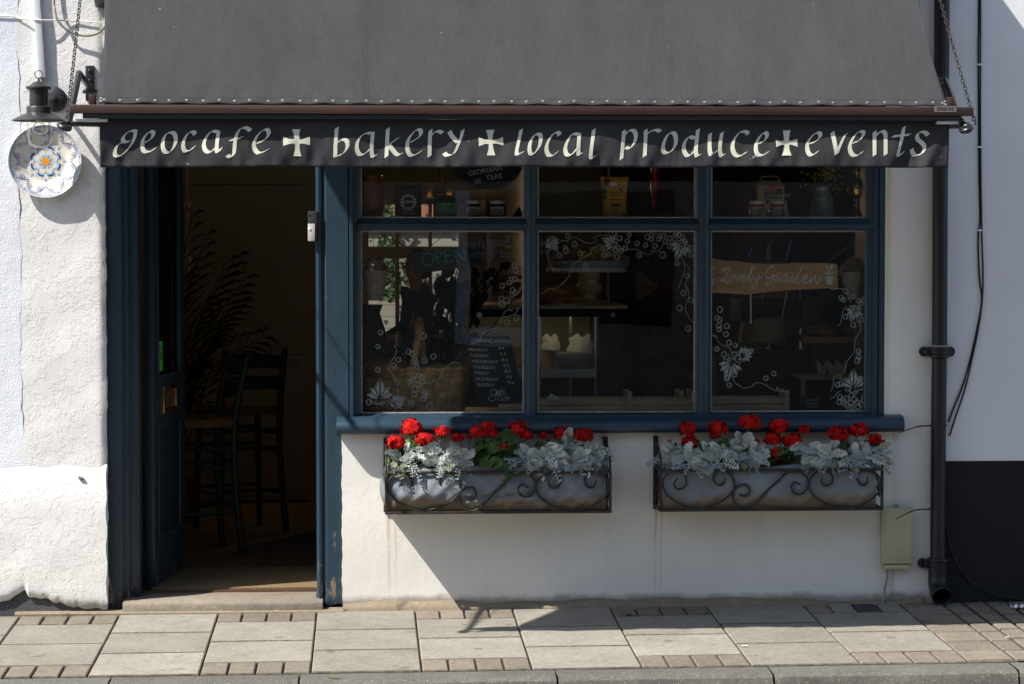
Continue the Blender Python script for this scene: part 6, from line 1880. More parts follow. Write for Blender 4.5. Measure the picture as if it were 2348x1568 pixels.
pendant(1008, 446, 4.4, 0.62, 'lit brass pendant lamp seen through the upper left pane')
# yellow pouch
t, xc, hw, h = pouch('snack_pouch', 1373, 1444, 404, M['yellow'], 'mustard yellow stand up pouch in the upper middle pane', waist=0.16)
yp = lambda v: SY - 0.001 - 0.030*(1 - (at(0, v, SY).z - SZ)/h)**0.7 - 0.003
cp = MB()
def disk(u, v, r, mi, ex=1.0):
    p = at(u, v, SY); cp.mi = mi
    cp.lathe([(px(r), 0), (px(r), 0.0006)], (p.x, yp(v), p.z), 16, Matrix.Diagonal((ex, 1, 1)) @ Mx)
disk(1391, 416, 7.5, 0); disk(1394, 420, 5, 0); disk(1386, 424, 4.5, 1); disk(1405, 422, 5, 2, 2.2); disk(1384, 440, 7, 1, .8); disk(1385, 452, 6, 1, .6); disk(1422, 435, 3, 3); disk(1430, 494, 5, 3); disk(1395, 495, 4.5, 2)
for v, w_ in ((458, 30),):
    p = at(1410, v, SY); cp.mi = 0; cp.box((p.x - px(15), yp(v) - .001, p.z - .0015), (p.x + px(15), yp(v), p.z + .0015))
for k in range(14):
    p = at(1400 + k*1.5, 471, SY); cp.mi = 3; cp.box((p.x - .0007 - .0005*(k % 3), yp(471) - .001, p.z - .007), (p.x + .0007, yp(471), p.z + .007))
cp.build('print', [M['petal'], M['green_leaf'], M['paper'], M['ink']], t, smooth=False)
text('LOVE A WILD', 0.0125, (at(1410, 440, SY).x, yp(440) - .001, at(0, 440, SY).z), M['dark_wood'], t)
text('BORSCHT', 0.0125, (at(1410, 447, SY).x, yp(447) - .001, at(0, 447, SY).z), M['dark_wood'], t)
# red turned spindle hanging in the middle pane
ry = 0.5; p = at(1500, 478, ry)
q = [(0.007, 0), (0.010, .004), (0.011, .02), (0.009, .03), (0.012, .05), (0.021, .12), (0.022, .135), (0.012, .155), (0.010, .165), (0.018, .185), (0.022, .21), (0.014, .24), (0.022, .27), (0.022, .33), (0.010, .35), (0.004, .36)]
rs = thing('red_spindle', 'glossy red turned wooden spindle hanging in the upper middle pane', 'ornament', p)
MB().lathe(q, p, 20).build('turned_post', M['red_paint'], rs)
MB().tube([(p.x, ry, p.z + .355), (p.x, ry, 2.62)], 0.0015, 5).build('string', M['string'], rs)
# carton, jars, vase, brass lamp in the right pane
jar(1717, 1757, 459, M['marmalade'], M['white_china'], 'left jar of orange marmalade carrying the chocolate carton', M['cream_card'], (('seville', 0.011, .5), ('marmalade', 0.011, .36)))
jar(1762, 1805, 459, M['marmalade'], M['white_china'], 'right jar of orange marmalade carrying the chocolate carton', M['cream_card'], (('blood orange', 0.0105, .5), ('marmalade', 0.0105, .36)))
cz = at(0, 459, SY).z + 0.0008; x0, x1 = on(1731, 1794)
ct = thing('chocolate_carton', 'kraft gable carton of hot chocolate standing on two jars', 'carton', ((x0+x1)/2, SY, cz))
hb, ht = at(0, 425, SY).z - cz, at(0, 404, SY).z - cz
w3 = (x1-x0)*.85
b = MB(); b.add([(x0+.006, SY-.045, cz), (x1, SY-.045, cz), (x1, SY+.045, cz), (x0+.006, SY+.045, cz), (x0+.006, SY-.045, cz+hb), (x1, SY-.045, cz+hb), (x1, SY+.045, cz+hb), (x0+.006, SY+.045, cz+hb), (x0+.02, SY-.008, cz+ht*.86), (x1-.012, SY-.008, cz+ht*.86), (x1-.012, SY+.008, cz+ht*.86), (x0+.02, SY+.008, cz+ht*.86)],
    [(0,3,2,1),(0,1,5,4),(1,2,6,5),(2,3,7,6),(3,0,4,7),(4,5,9,8),(5,6,10,9),(6,7,11,10),(7,4,8,11),(8,9,10,11)])
b.build('box', M['kraft'], ct, bevel=0.0015)
MB().tube(spline([(x0+.022, SY, cz+ht*.84), (x0+.035, SY, cz+ht*1.02), (x1-.03, SY, cz+ht*1.02), (x1-.014, SY, cz+ht*.84)], 5), 0.003, 6).build('carry_handle', M['kraft'], ct)
lb0, lb1 = at(1748, 455, SY), at(1790, 427, SY)
MB().box((lb0.x, SY-.0465, lb0.z), (lb1.x, SY-.0453, at(0, 432, SY).z)).build('paper_label', M['black_card'], ct, smooth=False)
text('HOT', 0.024, (at(1750.5, 437.5, SY).x, SY-.048, at(0, 438, SY).z), M['cream_card'], ct, align='LEFT')
text('CHOCOLATE', 0.0195, (at(1750.5, 448, SY).x, SY-.048, at(0, 447.5, SY).z), M['cream_card'], ct, align='LEFT')
MB().box((at(1765, 0, SY).x, SY-.050, at(0, 436, SY).z), (at(1773, 0, SY).x, SY-.0470, at(0, 422, SY).z)).build('red_seal', M['red_paint'], ct, smooth=False)
x0, x1 = on(1857, 1912, .25); xc = (x0+x1)/2; r = (x1-x0)/2
vs_ = thing('glass_vase', 'diamond cut glass vase holding the yellow blossom', 'vase', (xc, .25, SZ))
vp = []
for k in range(17):
    t_ = k/16; vp.append((r*(0.86 + .14*math.sin(PI*min(1, t_*1.3))) + .0025*(k % 2), t_*.105))
vp += [(r*.66, .125), (r*.60, .135), (r*.66, .15), (r*.72, .158), (r*.64, .156), (r*.5, .13)]
MB().lathe(vp, (xc, .25, SZ), 24, cap=False).build('body', M['vase_glass'], vs_, angle=20)
mi_ = thing('blossom_spray', 'spray of yellow mimosa blossom in the cut glass vase', 'flowers', (xc, .25, SZ + .10))
fb = MB(); fs_ = MB()
for k in range(150):
    u = rnd.gauss(1890, 20); v = rnd.gauss(405, 17)
    p = at(u, v, .25 + rnd.uniform(-.07, .07)); fb.ti = rnd.random(); fb.ball(p, rnd.uniform(.0035, .006), 6, 4)
    if k % 5 == 0: fs_.tube([(xc, .25, SZ + .10), ((xc+p.x)/2, .25, SZ + .17), p], .0012, 5)
for k in range(16):
    p = at(rnd.uniform(1838, 1868), rnd.uniform(420, 455), .25); fs_.tube([at(1872, 425, .25), p], .0012, 5)
fb.build('blossom', M['mimosa'], mi_); fs_.build('stem', M['green_leaf'], mi_)
x0, x1 = on(1940, 1986, .24); xc = (x0+x1)/2; r = (x1-x0)/2
br_ = thing('brass_oil_lamp', 'polished brass oil lamp at the end of the upper right pane', 'oil lamp', (xc, .24, SZ))
MB().lathe([(r*.95, 0), (r*.97, .006), (r*.8, .014), (r*.5, .03), (r*.26, .055), (r*.22, .075), (r*.34, .085), (r*.36, .09), (r*.3, .098)], (xc, .24, SZ), 28, cap=False).build('foot', M['brass'], br_)
MB().lathe([(r*.3, .0985), (r*.85, .115), (r*1.0, .14), (r*.95, .165), (r*.6, .185), (r*.3, .195), (r*.26, .205), (r*.34, .212), (r*.34, .24), (r*.2, .25)], (xc, .24, SZ), 28, cap=False).build('reservoir', M['brass'], br_)

# ---------------------------------------------------------------- lower left pane
OY = 0.20
c1_ = crop(1400, 640, 3.015)
sg = thing('open_sign', 'small slate sign chalked open hanging on a string', 'sign', at(*c1_(1180, 1380), OY))
sb = [c1_(735,1108), c1_(1580,1035), c1_(1603,1262), c1_(770,1382)]
sb = [at(u, v, OY) for u, v in sb]
MB().prism([(p.x, p.z) for p in sb], OY, OY + .006).build('slate', M['slate'], sg, bevel=0.002, fixn=True)
lt = MB()
def plO(x, y): u, v = c1_(x, y); p = at(u, v, OY - .0008); return p
for st in ([(905,1130),(875,1190),(890,1260),(945,1275),(995,1235),(1005,1165),(965,1125),(905,1132)], [(1030,1110),(1045,1190),(1068,1250)], [(1030,1115),(1080,1095),(1105,1125),(1085,1160),(1045,1180)], [(1215,1080),(1135,1095),(1150,1160),(1165,1230),(1250,1215)], [(1145,1160),(1215,1145)], [(1300,1245),(1270,1165),(1250,1080)], [(1250,1080),(1320,1150),(1385,1215)], [(1388,1218),(1380,1140),(1370,1050)]):
    pen(lt, st, 12, 11, .5, plO, 5)
lt.build('chalk_lettering', M['teal_chalk'], sg, smooth=False)
s_ = MB(); rg_ = at(*c1_(1153, 880), OY)
for e in ((845,1130),(1455,1050)): s_.tube([rg_ - Vector((0, 0, .008)), at(*c1_(*e), OY - .002)], .0015, 5)
s_.tube([rg_ + Vector((.006*math.cos(2*PI*k/12), 0, .009*math.sin(2*PI*k/12))) for k in range(12)], .0016, 5, closed=True)
s_.build('string', M['string'], sg)
# wicker basket
KY = 0.52
bx = at(955, 945, KY).x; bw_ = px(124, KY); bz0 = WBZ; bzt = at(0, 846, KY).z
bk = thing('wicker_basket', 'big willow basket with hoop handle behind the lower left pane', 'basket', (bx, KY, bz0))
wk = MB()
rows = 21
for j in range(rows):
    t_ = j/(rows-1); z = bz0 + .004 + t_*(bzt - bz0 - .004); a_r = bw_*(.86 + .14*t_); b_r = .16*(.86 + .14*t_)
    P = []
    for k in range(72):
        q = 2*PI*k/72; wv = .0045*math.sin(k*PI/2 + j*PI)
        P.append((bx + (a_r + wv)*math.cos(q), KY + (b_r + wv)*math.sin(q), z + .0015*math.sin(k*3.3+j)))
    wk.tube(P, .0066, 6, closed=True)
for k in range(36):
    q = 2*PI*k/36
    wk.tube([(bx + bw_*.85*math.cos(q), KY + .137*math.sin(q), bz0), (bx + bw_*1.0*math.cos(q), KY + .158*math.sin(q), bzt)], .004, 5)
wk.tube([(bx + bw_*1.01*math.cos(2*PI*k/60), KY + .163*math.sin(2*PI*k/60), bzt + .005*math.sin(k*1.9)) for k in range(60)], .011, 8, closed=True)
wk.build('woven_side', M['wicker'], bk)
hn = MB()
hx_ = at(958, 0, KY).x
hpts = spline([(hx_ - .035, KY - .13, bzt - .02), (hx_ - .012, KY - .11, bzt + .12), (hx_, KY - .03, bzt + .225), (hx_ + .008, KY + .06, bzt + .225), (hx_ + .02, KY + .13, bzt + .12), (hx_ + .03, KY + .15, bzt)], 8)
for ph in range(3):
    hn.tube([p + Vector((.011*math.cos(i*.9 + ph*2.1), 0, .008*math.sin(i*.9 + ph*2.1))) for i, p in enumerate(hpts)], .0085, 7)
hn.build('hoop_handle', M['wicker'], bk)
# loaf
lx = at(884, 0, .47).x
lf_ = thing('bread_loaf', 'floury round loaf lying in the basket', 'loaf', (lx, .47, bzt - .04))
b = MB(); b.lathe([(1e-4, 0), (.095, .0), (.118, .03), (.112, .062), (.08, .085), (.03, .094), (1e-4, .095)], (lx, .47, bzt - .04), 28, Matrix.Diagonal((.98, .85, 1)), cap=False); b.build('crust', M['bread'], lf_)
# opening hours slate
BY = 0.33
c2_ = crop(1400, 1140, 2.703)
hs = thing('opening_hours_board', 'leaning slate board chalked with the opening hours', 'sign', at(*c2_(1560, 1310), BY))
hb_ = [at(*c2_(x, y), BY) for x, y in ((1222,560),(1728,548),(1890,1262),(1400,1312))]
MB().prism([(p.x, p.z) for p in hb_], BY, BY + .010).build('slate', M['slate'], hs, bevel=0.002, fixn=True)
def htext(s, x, y, sz, al='LEFT'):
    p = at(*c2_(x, y), BY - .0012); text(s, sz, p, M['chalk'], hs, tilt=-2, align=al)
htext('OPENING HOURS', 1310, 600, .024)
for i, (dday, hr) in enumerate((('MONDAY', '8-4'), ('TUESDAY', '8-4'), ('WEDNESDAY', '8-4'), ('THURSDAY', '8-4'), ('FRIDAY', '8-4'), ('SATURDAY', '9-5'), ('SUNDAY', '9-4'))):
    htext(dday, 1280 + 15.5*i, 698 + 63.5*i, .0215); htext(hr, 1605 + 17*i, 685 + 62*i, .0215)
cf = MB()
def plH(x, y): return at(*c2_(x, y), BY - .0012)
for st in ([(1580,1140),(1540,1135),(1520,1165),(1545,1195),(1580,1170),(1580,1140),(1575,1215),(1550,1250),(1505,1245),(1500,1215),(1535,1208)], [(1585,1175),(1615,1160),(1600,1140),(1585,1165),(1600,1190),(1620,1180)], [(1640,1140),(1622,1160),(1635,1182),(1655,1170),(1650,1145),(1638,1160)], [(1625,1215),(1600,1210),(1595,1240),(1625,1248)], [(1655,1215),(1635,1220),(1640,1248),(1658,1235),(1662,1250)], [(1700,1190),(1682,1195),(1680,1260)], [(1670,1218),(1695,1216)], [(1700,1232),(1722,1222),(1712,1208),(1698,1228),(1706,1248),(1724,1242)]):
    pen(cf, st, 7, 6, .6, plH, 5)
for k in range(12):
    a = 2*PI*k/12; pen(cf, [(1638 + 30*math.cos(a), 1160 + 30*math.sin(a)), (1638 + 42*math.cos(a), 1160 + 42*math.sin(a))], 5, 5, .6, plH, smooth=False)
cf.build('chalk_emblem', M['chalk'], hs, smooth=False)
p0, p1 = at(1140, 945, .40), at(1202, 923, .40)
MB().box((p0.x, .31, WBZ), (p1.x, .345, p1.z)).build('wooden_tray', M['pine'], bevel=0.002, label='low pale wooden tray at the foot of the opening hours board', cat='tray')
# dried flower bunch
def bunch(u0, u1, v0, v1, vw, y, label, wrap=True):
    c = at((u0+u1)/2, (v0+v1)/2, y)
    t = thing('dried_flower_bunch', label, 'dried flowers', at((u0+u1)/2, vw, y), 'bunches of dried flowers hung in the window')
    b = MB(); rx, rz = px((u1-u0)/2, y), px((v1-v0)/2, y)
    for k in range(420):
        q = Vector((rnd.gauss(0, 1), rnd.gauss(0, 1), rnd.gauss(0, 1))).normalized()*rnd.uniform(.75, 1.05)
        p = Vector((c.x + q.x*rx, y + q.y*rx*.7, c.z + q.z*rz))
        s = rnd.uniform(.005, .009); a = Vector((rnd.gauss(0, 1), rnd.gauss(0, 1), rnd.gauss(0, 1))).normalized(); e = a.orthogonal()*s; f_ = a.cross(e)
        b.ti = rnd.random(); b.add([p - e, p + f_, p + e, p - f_], [(0, 1, 2, 3)])
    b.build('flower_heads', M['dried'], t, smooth=False)
    MB().tube([(c.x, y, c.z + rz*.6), (c.x - .01, y, 1.78)], .0012, 5).build('string', M['string'], t)
    if wrap:
        zb, zt_ = at(0, vw, y).z, c.z - rz*.1
        w_ = MB(); w_.lathe([(rx*.45, zb - c.z), (rx*.75, (zb - c.z)*.6), (rx*1.0, zt_ - c.z)], c, 14, cap=False); w_.build('paper_wrap', M['flour'], t, angle=20)
bunch(829, 890, 590, 645, 690, .24, 'brown dried flower bunch wrapped in paper at the left edge of the window')
bunch(1926, 1992, 592, 650, 690, .24, 'pale dried flower bunch right of the wooden sign')
# dark vase below the bunch
vz_ = thing('dark_vase', 'tall dark vase standing left of the basket', 'vase', (at(848, 0, .6).x, .6, WBZ))
p = at(848, 0, .6)
MB().lathe([(.05, 0), (.10, .12), (.11, .24), (.07, .40), (.045, .48), (.06, .52)], (p.x, .6, WBZ), 24).build('body', M['ink'], vz_)
# house plant with dark leaves
def houseplant():
    p = Vector((at(1000, 0, 1.1).x, 1.1, WBZ - .04))
    t = thing('house_plant', 'dark broad leaved house plant behind the open sign', 'house plant', p)
    MB().lathe([(.09, 0), (.12, .16), (.11, .17), (.001, .16)], p, 20).build('pot', M['clay'], t)
    st = MB(); lf = MB()
    L0 = [(935,678,30,-35),(1010,655,30,10),(985,690,26,60),(1030,690,34,-20),(1050,720,26,20),(1010,740,30,-60),(1035,770,26,15),(975,660,18,-10),(1080,650,20,50),(1110,680,18,10),(1060,610,16,-30),(1125,625,18,30)]
    L0 += [(rnd.gauss(1030, 30), rnd.gauss(705, 45), rnd.uniform(14, 27), rnd.uniform(-80, 80)) for _ in range(30)] + [(rnd.gauss(1120, 35), rnd.gauss(640, 30), rnd.uniform(9, 15), rnd.uniform(-80, 80)) for _ in range(20)]
    for (u, v, s, a) in L0:
        e = at(u, v, 1.0 + rnd.uniform(-.08, .08))
        st.tube(spline([p + Vector((0, 0, .15)), p.lerp(e, .5) + Vector((rnd.uniform(-.05, .05), rnd.uniform(-.05, .05), .09)), p.lerp(e, .85) + Vector((0, 0, .05)), e], 5), .0025, 6)
        L_ = px(s, 1.0); c_, s2 = math.cos(R(a)), math.sin(R(a))
        P = [(0, -.9), (.35, -.55), (.55, -.1), (.5, .3), (.28, .62), (0, 1.05), (-.28, .62), (-.5, .3), (-.55, -.1), (-.35, -.55)]
        lf.ti = rnd.random()
        vs = [e + Vector((0, -.004, 0))] + [Vector((e.x + L_*(x*c_ - z*s2), e.y + .012*abs(x), e.z - L_*(x*s2 + z*c_))) for x, z in P]
        lf.add(vs, [(0, 1 + k, 1 + (k+1) % 10) for k in range(10)])
    st.build('stem', M['dark_leaf'], t); lf.build('leaves', M['dark_leaf'], t, smooth=False)
houseplant()
# glass biscuit jar
gy_ = 1.25
p = at(1160, 690, gy_); r = px(43, gy_); h = at(0, 620, gy_).z - p.z
bj = thing('biscuit_jar', 'big lidded glass jar of biscuits on the counter', 'jar', p)
MB().lathe([(r*.9, 0.002), (r, .02), (r, h*.85), (r*.9, h*.97), (r*.85, h)], p, 28, cap=False).build('glass', M['jar_glass'], bj)
MB().lathe([(r*.9, h), (r*.92, h + .012), (r*.5, h + .025), (r*.12, h + .03), (r*.2, h + .045), (r*.2, h + .06), (.001, h + .065)], p, 24, cap=False).build('lid', M['jar_glass'], bj)
b = MB()
for k in range(46): b.ball((p.x + rnd.uniform(-.65, .65)*r, gy_ + rnd.uniform(-.6, .6)*r, p.z + rnd.uniform(.06, .8)*h), .024, 8, 5, (1, 1, .5))
b.build('biscuits', M['bread'], bj)

# ---------------------------------------------------------------- counter
cy0 = 1.62
cw = thing('display_counter', 'long dark counter with a glass cake display', 'counter', (.9, cy0 + .3, .05))
def cxp(u, y=cy0): return at(u, 0, y).x
def czp(v, y=cy0): return at(1170, v, y).z
tz = czp(700)
MB().box((cxp(1075), cy0, tz - .02), (cxp(1440), cy0 + .62, tz)).build('worktop', M['pine'], cw, bevel=0.003)
MB().box((cxp(1080), cy0 + .02, czp(727)), (cxp(1425), cy0 + .08, tz - .0205)).build('top_fascia', M['ink'], cw, smooth=False)
MB().box((cxp(1376), cy0 + .02, .05), (cxp(1425), cy0 + .60, czp(727) - .001)).build('end_panel', M['black_card'], cw, smooth=False)
MB().box((cxp(1080), cy0 + .58, .05), (cxp(1375), cy0 + .60, czp(727) - .001)).build('back_panel', M['olive'], cw, smooth=False)
fr_ = MB()
zs1 = czp(848)
fr_.box((cxp(1080), cy0 + .05, zs1 - .012), (cxp(1366), cy0 + .56, zs1))
fr_.box((cxp(1080), cy0 + .045, zs1 - .045), (cxp(1366), cy0 + .05, zs1 - .013))
fr_.box((cxp(1236), cy0 + .05, .30), (cxp(1242), cy0 + .06, czp(727) - .001)); fr_.box((cxp(1318), cy0 + .35, .30), (cxp(1324), cy0 + .36, czp(727) - .001))
fr_.box((cxp(1366), cy0 + .05, .30), (cxp(1370), cy0 + .08, czp(727) - .001))
fr_.build('shelf_frame', M['steel'], cw, smooth=False)
MB().box((cxp(1080), cy0 + .024, .30), (cxp(1372), cy0 + .030, czp(727) - .001)).build('glass_front', M['jar_glass'], cw, smooth=False)
MB().box((cxp(1080), cy0 + .022, .05), (cxp(1375), cy0 + .57, .298)).build('base_panel', M['black_card'], cw, smooth=False)
MB().tube([(cxp(1090), cy0 + .115, czp(727) + .014), (cxp(1362), cy0 + .115, czp(727) + .014)], .008, 10).build('strip_lamp', M['cabinet_lamp'], cw)
for u in (1405, 1099):
    p = at(u, 722, cy0 + .02)
    b = MB(); b.lathe([(.011, 0), (.010, .006), (.003, .007)], (p.x, cy0 + .0195, p.z), 14, Mx); b.build('button', M['nickel'], cw)  # pale discs drawn for round LED reflections
def paperbag(u, v0, v1, w_, y, label, mat='paper'):
    p = at(u, v1, y); h = at(0, v0, y).z - p.z; hw = px(w_/2, y)
    b = MB()
    def fn(s): return lambda a, c: (p.x + (a*2-1)*hw*(1 - .25*c + .08*math.sin(c*9 + a*4)), y + s*(.035*math.sin(PI*a)*(1 - c*.7) + .001), p.z + c*h*(1 + .12*math.sin(a*11 + u)))
    b.grid(12, 8, fn(1)); b.grid(12, 8, fn(-1))
    b.build('paper_bag', M[mat], label=label, cat='paper bag', group='paper bags in the display counter', smooth=False)
for u, v0, v1, w_, lb_ in ((1262, 772, 802, 46, 'crumpled white paper bag at the left of the upper cabinet shelf'), (1330, 772, 806, 62, 'long white paper bag at the right of the upper cabinet shelf'), (1252, 800, 846, 40, 'squat brown paper bag standing under the white one', )):
    paperbag(u, v0, v1, w_, cy0 + .22, lb_, 'kraft' if 'brown' in lb_ else 'paper')
p0, p1 = at(1275, 848, cy0 + .2), at(1358, 808, cy0 + .2)
MB().box((p0.x, cy0 + .12, zs1 + .0005), (p1.x, cy0 + .40, p1.z)).build('cake_tray', M['tin_grey'], bevel=0.004, label='dark grey tin under the white paper bags', cat='tray')
# cake stand with a cake
ky = cy0 + .20
kx0, kx1 = at(1252, 0, ky).x, at(1438, 0, ky).x; kc = (kx0+kx1)/2; kr = (kx1-kx0)/2
ks = thing('cake_stand', 'white pedestal cake stand on the counter', 'cake stand', (kc + .02, ky, tz))
zp = at(0, 624, ky).z
MB().lathe([(.001, -.004), (kr*.9, -.004), (kr, .002), (kr, .022), (kr*.97, .026), (.001, .026)], (kc, ky, zp), 40, cap=False).build('plate', M['white_china'], ks)
hp_ = zp - tz
MB().lathe([(.11, 0.0005), (.11, .012), (.05, .03), (.042, .06), (.065, hp_*.42), (.072, hp_*.56), (.05, hp_*.70), (.05, hp_*.75), (.062, hp_*.8), (.062, hp_*.98)], (kc + .015, ky, tz), 28, cap=False).build('pedestal', M['pine'], ks)
p = at(1358, 645, ky - .07); MB().box((p.x - .02, ky - .068, p.z - .008), (p.x + .02, ky - .0665, p.z + .008)).build('price_tag', M['paper'], ks, smooth=False)
ck = thing('frosted_cake', 'round cake in a grey tin ring topped with golden crumble', 'cake', (kc + .02, ky, zp + .027))
ckr = px(90, ky)
MB().lathe([(ckr, 0), (ckr, at(0, 598, ky).z - zp - .026), (ckr*.97, at(0, 597, ky).z - zp - .026), (.001, at(0, 597, ky).z - zp - .026)], (kc + .02, ky, zp + .027), 40, cap=False).build('tin_ring', M['tin_grey'], ck)
b = MB(); zc_ = at(0, 597, ky).z
for k in range(90):
    a = rnd.uniform(0, 6.28); rr = ckr*.75*math.sqrt(rnd.random()); b.ball((kc + .05 + rr*math.cos(a)*.85, ky + rr*math.sin(a), zc_ + .085*(1 - (rr/ckr)**2)*rnd.random()), rnd.uniform(.015, .028), 8, 5)
b.build('topping', M['sponge'], ck)
b = MB()
for u in (1268, 1290, 1470 - 40): b.ball((at(u, 0, ky).x, ky - .05, zc_ + .012), .024, 10, 7, (1.3, 1, .8))
b.build('pink_macaroon', simple('pink_icing', (.42, .2, .17), .7, .1), ck)
for k, (u, v, r_, lb_) in enumerate(((1262,690,24,'leftmost flat ring pretzel on the counter'), (1297,690,26,'second ring pretzel on the counter under the cake stand'), (1280,666,30,'upper ring pretzel resting on two others'), (1335,690,30,'ring pretzel right of the pile on the counter'))):
    p = at(u, v, ky - .06 + .03*(k % 2)); rr = px(r_, ky)
    b = MB(); b.tube([(p.x + rr*math.cos(q), p.y + rr*.6*math.sin(q), p.z + .012*math.sin(2*q)) for q in [2*PI*i/24 for i in range(24)]], .018, 10, closed=True)
    b.build('pretzel', M['bread'], label=lb_, cat='pretzel', group='pretzels on the counter')
p = at(1250, 699, ky - .1); MB().box((p.x, ky - .14, tz + .0005), (at(1330, 0, ky).x, ky + .05, tz + .006)).build('paper_sheet', M['paper'], smooth=False, label='white paper sheet under the pretzels', cat='paper sheet')
# bunting flags on the brick wall
for pts, m_, lb_ in ((((1447,612),(1482,606),(1512,668),(1472,700)), 'kraft', 'ochre triangular bunting flag on the dark brick wall'),):
    P = [at(u, v, 3.66) for u, v in pts[:2]] + [at(1462, 702, 3.66)]
    P = [at(1447, 608, 3.66), at(1512, 655, 3.66), at(1450, 702, 3.66)]
    MB().prism([(p.x, p.z) for p in P], 3.68, 3.684).build('bunting_flag', M['oak'], label=lb_, cat='bunting', smooth=False)

# crates and papers on the window board
def crate(u0, u1, v0, label, y=.42):
    x0, x1 = at(u0, 0, y).x, at(u1, 0, y).x; z1 = at(0, v0, y).z; zb = WBZ
    t = thing('wooden_crate', label, 'crate', ((x0+x1)/2, y + .1, zb), 'wooden crates on the window board')
    b = MB()
    for z in (zb + .004, zb + .036):
        b.box((x0, y, z), (x1, y + .008, z + .026)); b.box((x0, y + .20, z), (x1, y + .208, z + .026))
    b.build('slat', M['pine'], t, smooth=False)
    b = MB()
    for x in (x0, x1 - .022):
        b.box((x, y + .0085, zb), (x + .022, y + .035, z1)); b.box((x, y + .172, zb), (x + .022, y + .1995, z1))
        b.box((x + .004, y + .036, z1 - .03), (x + .016, y + .171, z1 - .004))
    b.build('corner_post', M['pine'], t, smooth=False)
    MB().box((x0 + .002, y + .0085, zb + .001), (x1 - .002, y + .1995, zb + .006)).build('base', M['pine'], t, smooth=False)
crate(1225, 1451, 903, 'pale wooden crate full of paper in the lower middle pane')
crate(1440, 1598, 903, 'empty pale wooden crate right of the paper filled one', .40)
crate(1560, 1814, 903, 'pale wooden crate with white sheets in the lower right pane', .44)
def sheet(pts, y, label, amp=.01):
    P = [at(u, v, y) for u, v in pts]
    b = MB()
    def fn(a, c):
        p = (P[0]*(1-a) + P[1]*a)*(1-c) + (P[3]*(1-a) + P[2]*a)*c
        return (p.x, y + .05*c*0 + amp*math.sin(a*7 + c*3), p.z + amp*.4*math.sin(a*5))
    b.grid(14, 6, fn)
    b.build('paper_sheet', M['paper'], label=label, cat='paper sheet', group='papers in the window crates', smooth=False)
sheet(((1238,934),(1262,900),(1290,912),(1275,938)), .50, 'stiff folded white paper standing in the left crate')
sheet(((1255,936),(1360,938),(1362,920),(1310,922)), .47, 'curled white paper in the middle of the left crate')
sheet(((1340,938),(1430,940),(1420,934),(1345,930)), .46, 'flat white paper sliding towards the empty crate')
sheet(((1632,936),(1680,934),(1678,918),(1636,928)), .50, 'small white sheet at the left of the right crate')
sheet(((1660,936),(1802,934),(1800,920),(1680,926)), .48, 'long white sheet across the right crate')

# ---------------------------------------------------------------- lower right pane
c5_ = crop(2800, 640, 3.015); c6_ = crop(2800, 1140, 2.703)
GY2 = .20
lg = thing('garden_sign', 'live edge wooden sign lettered lovely garden', 'sign', at(1775, 677, GY2))
top = [(100,1188),(160,1185),(240,1205),(330,1215),(450,1218),(560,1235),(700,1250),(860,1255),(1000,1248),(1150,1240),(1350,1238),(1550,1245),(1640,1255),(1662,1275)]
bot = [(1490*1.1154,50*1.1154+1507),(1380*1.1154,35*1.1154+1507),(1200*1.1154,48*1.1154+1507),(1000*1.1154,55*1.1154+1507),(850*1.1154,70*1.1154+1507),(650*1.1154,88*1.1154+1507),(500*1.1154,105*1.1154+1507),(300*1.1154,92*1.1154+1507),(100*1.1154,88*1.1154+1507)]
P = [at(*c5_(x, y), GY2) for x, y in top + bot]
MB().prism([(p.x, p.z) for p in P], GY2, GY2 + .014).build('board', M['oak'], lg, bevel=0.003, fixn=True)
lw = MB()
def plG(x, y): return at(*c5_(x, y), GY2 - .0012)
for st in ([(275,1350),(268,1330),(300,1318),(350,1298),(348,1335),(305,1420),(268,1465),(248,1460),(262,1443),(310,1472),(330,1492),(350,1478)],
           [(378,1382),(350,1430),(366,1462),(396,1440),(402,1402),(380,1384),(430,1395)], [(430,1390),(440,1440),(460,1442),(482,1390),(505,1397)],
           [(505,1432),(540,1402),(535,1382),(510,1402),(505,1440),(530,1457),(570,1420)], [(570,1420),(630,1335),(652,1296),(626,1300),(602,1380),(602,1440),(625,1452),(650,1412)],
           [(650,1390),(655,1435),(685,1430),(715,1387),(700,1450),(670,1530),(640,1550),(625,1530),(660,1480),(755,1395)],
           [(885,1322),(892,1295),(852,1294),(802,1350),(800,1412),(840,1422),(880,1382),(880,1402),(850,1470),(810,1506),(788,1490),(815,1480)],
           [(945,1397),(905,1402),(895,1442),(920,1457),(950,1412),(950,1442),(970,1452),(1000,1412)], [(1000,1402),(1025,1387),(1046,1405),(1036,1450),(1060,1456),(1090,1432)],
           [(1130,1402),(1092,1420),(1085,1460),(1120,1472),(1160,1422),(1232,1292),(1242,1280),(1202,1340),(1162,1450),(1182,1490),(1230,1442)],
           [(1230,1452),(1290,1422),(1290,1396),(1260,1402),(1240,1450),(1262,1491),(1310,1470),(1340,1422)], [(1340,1412),(1340,1482),(1362,1430),(1390,1402),(1396,1470),(1420,1482),(1465,1410)]):
    pen(lw, st, 22, 13, R(75), plG, 6)
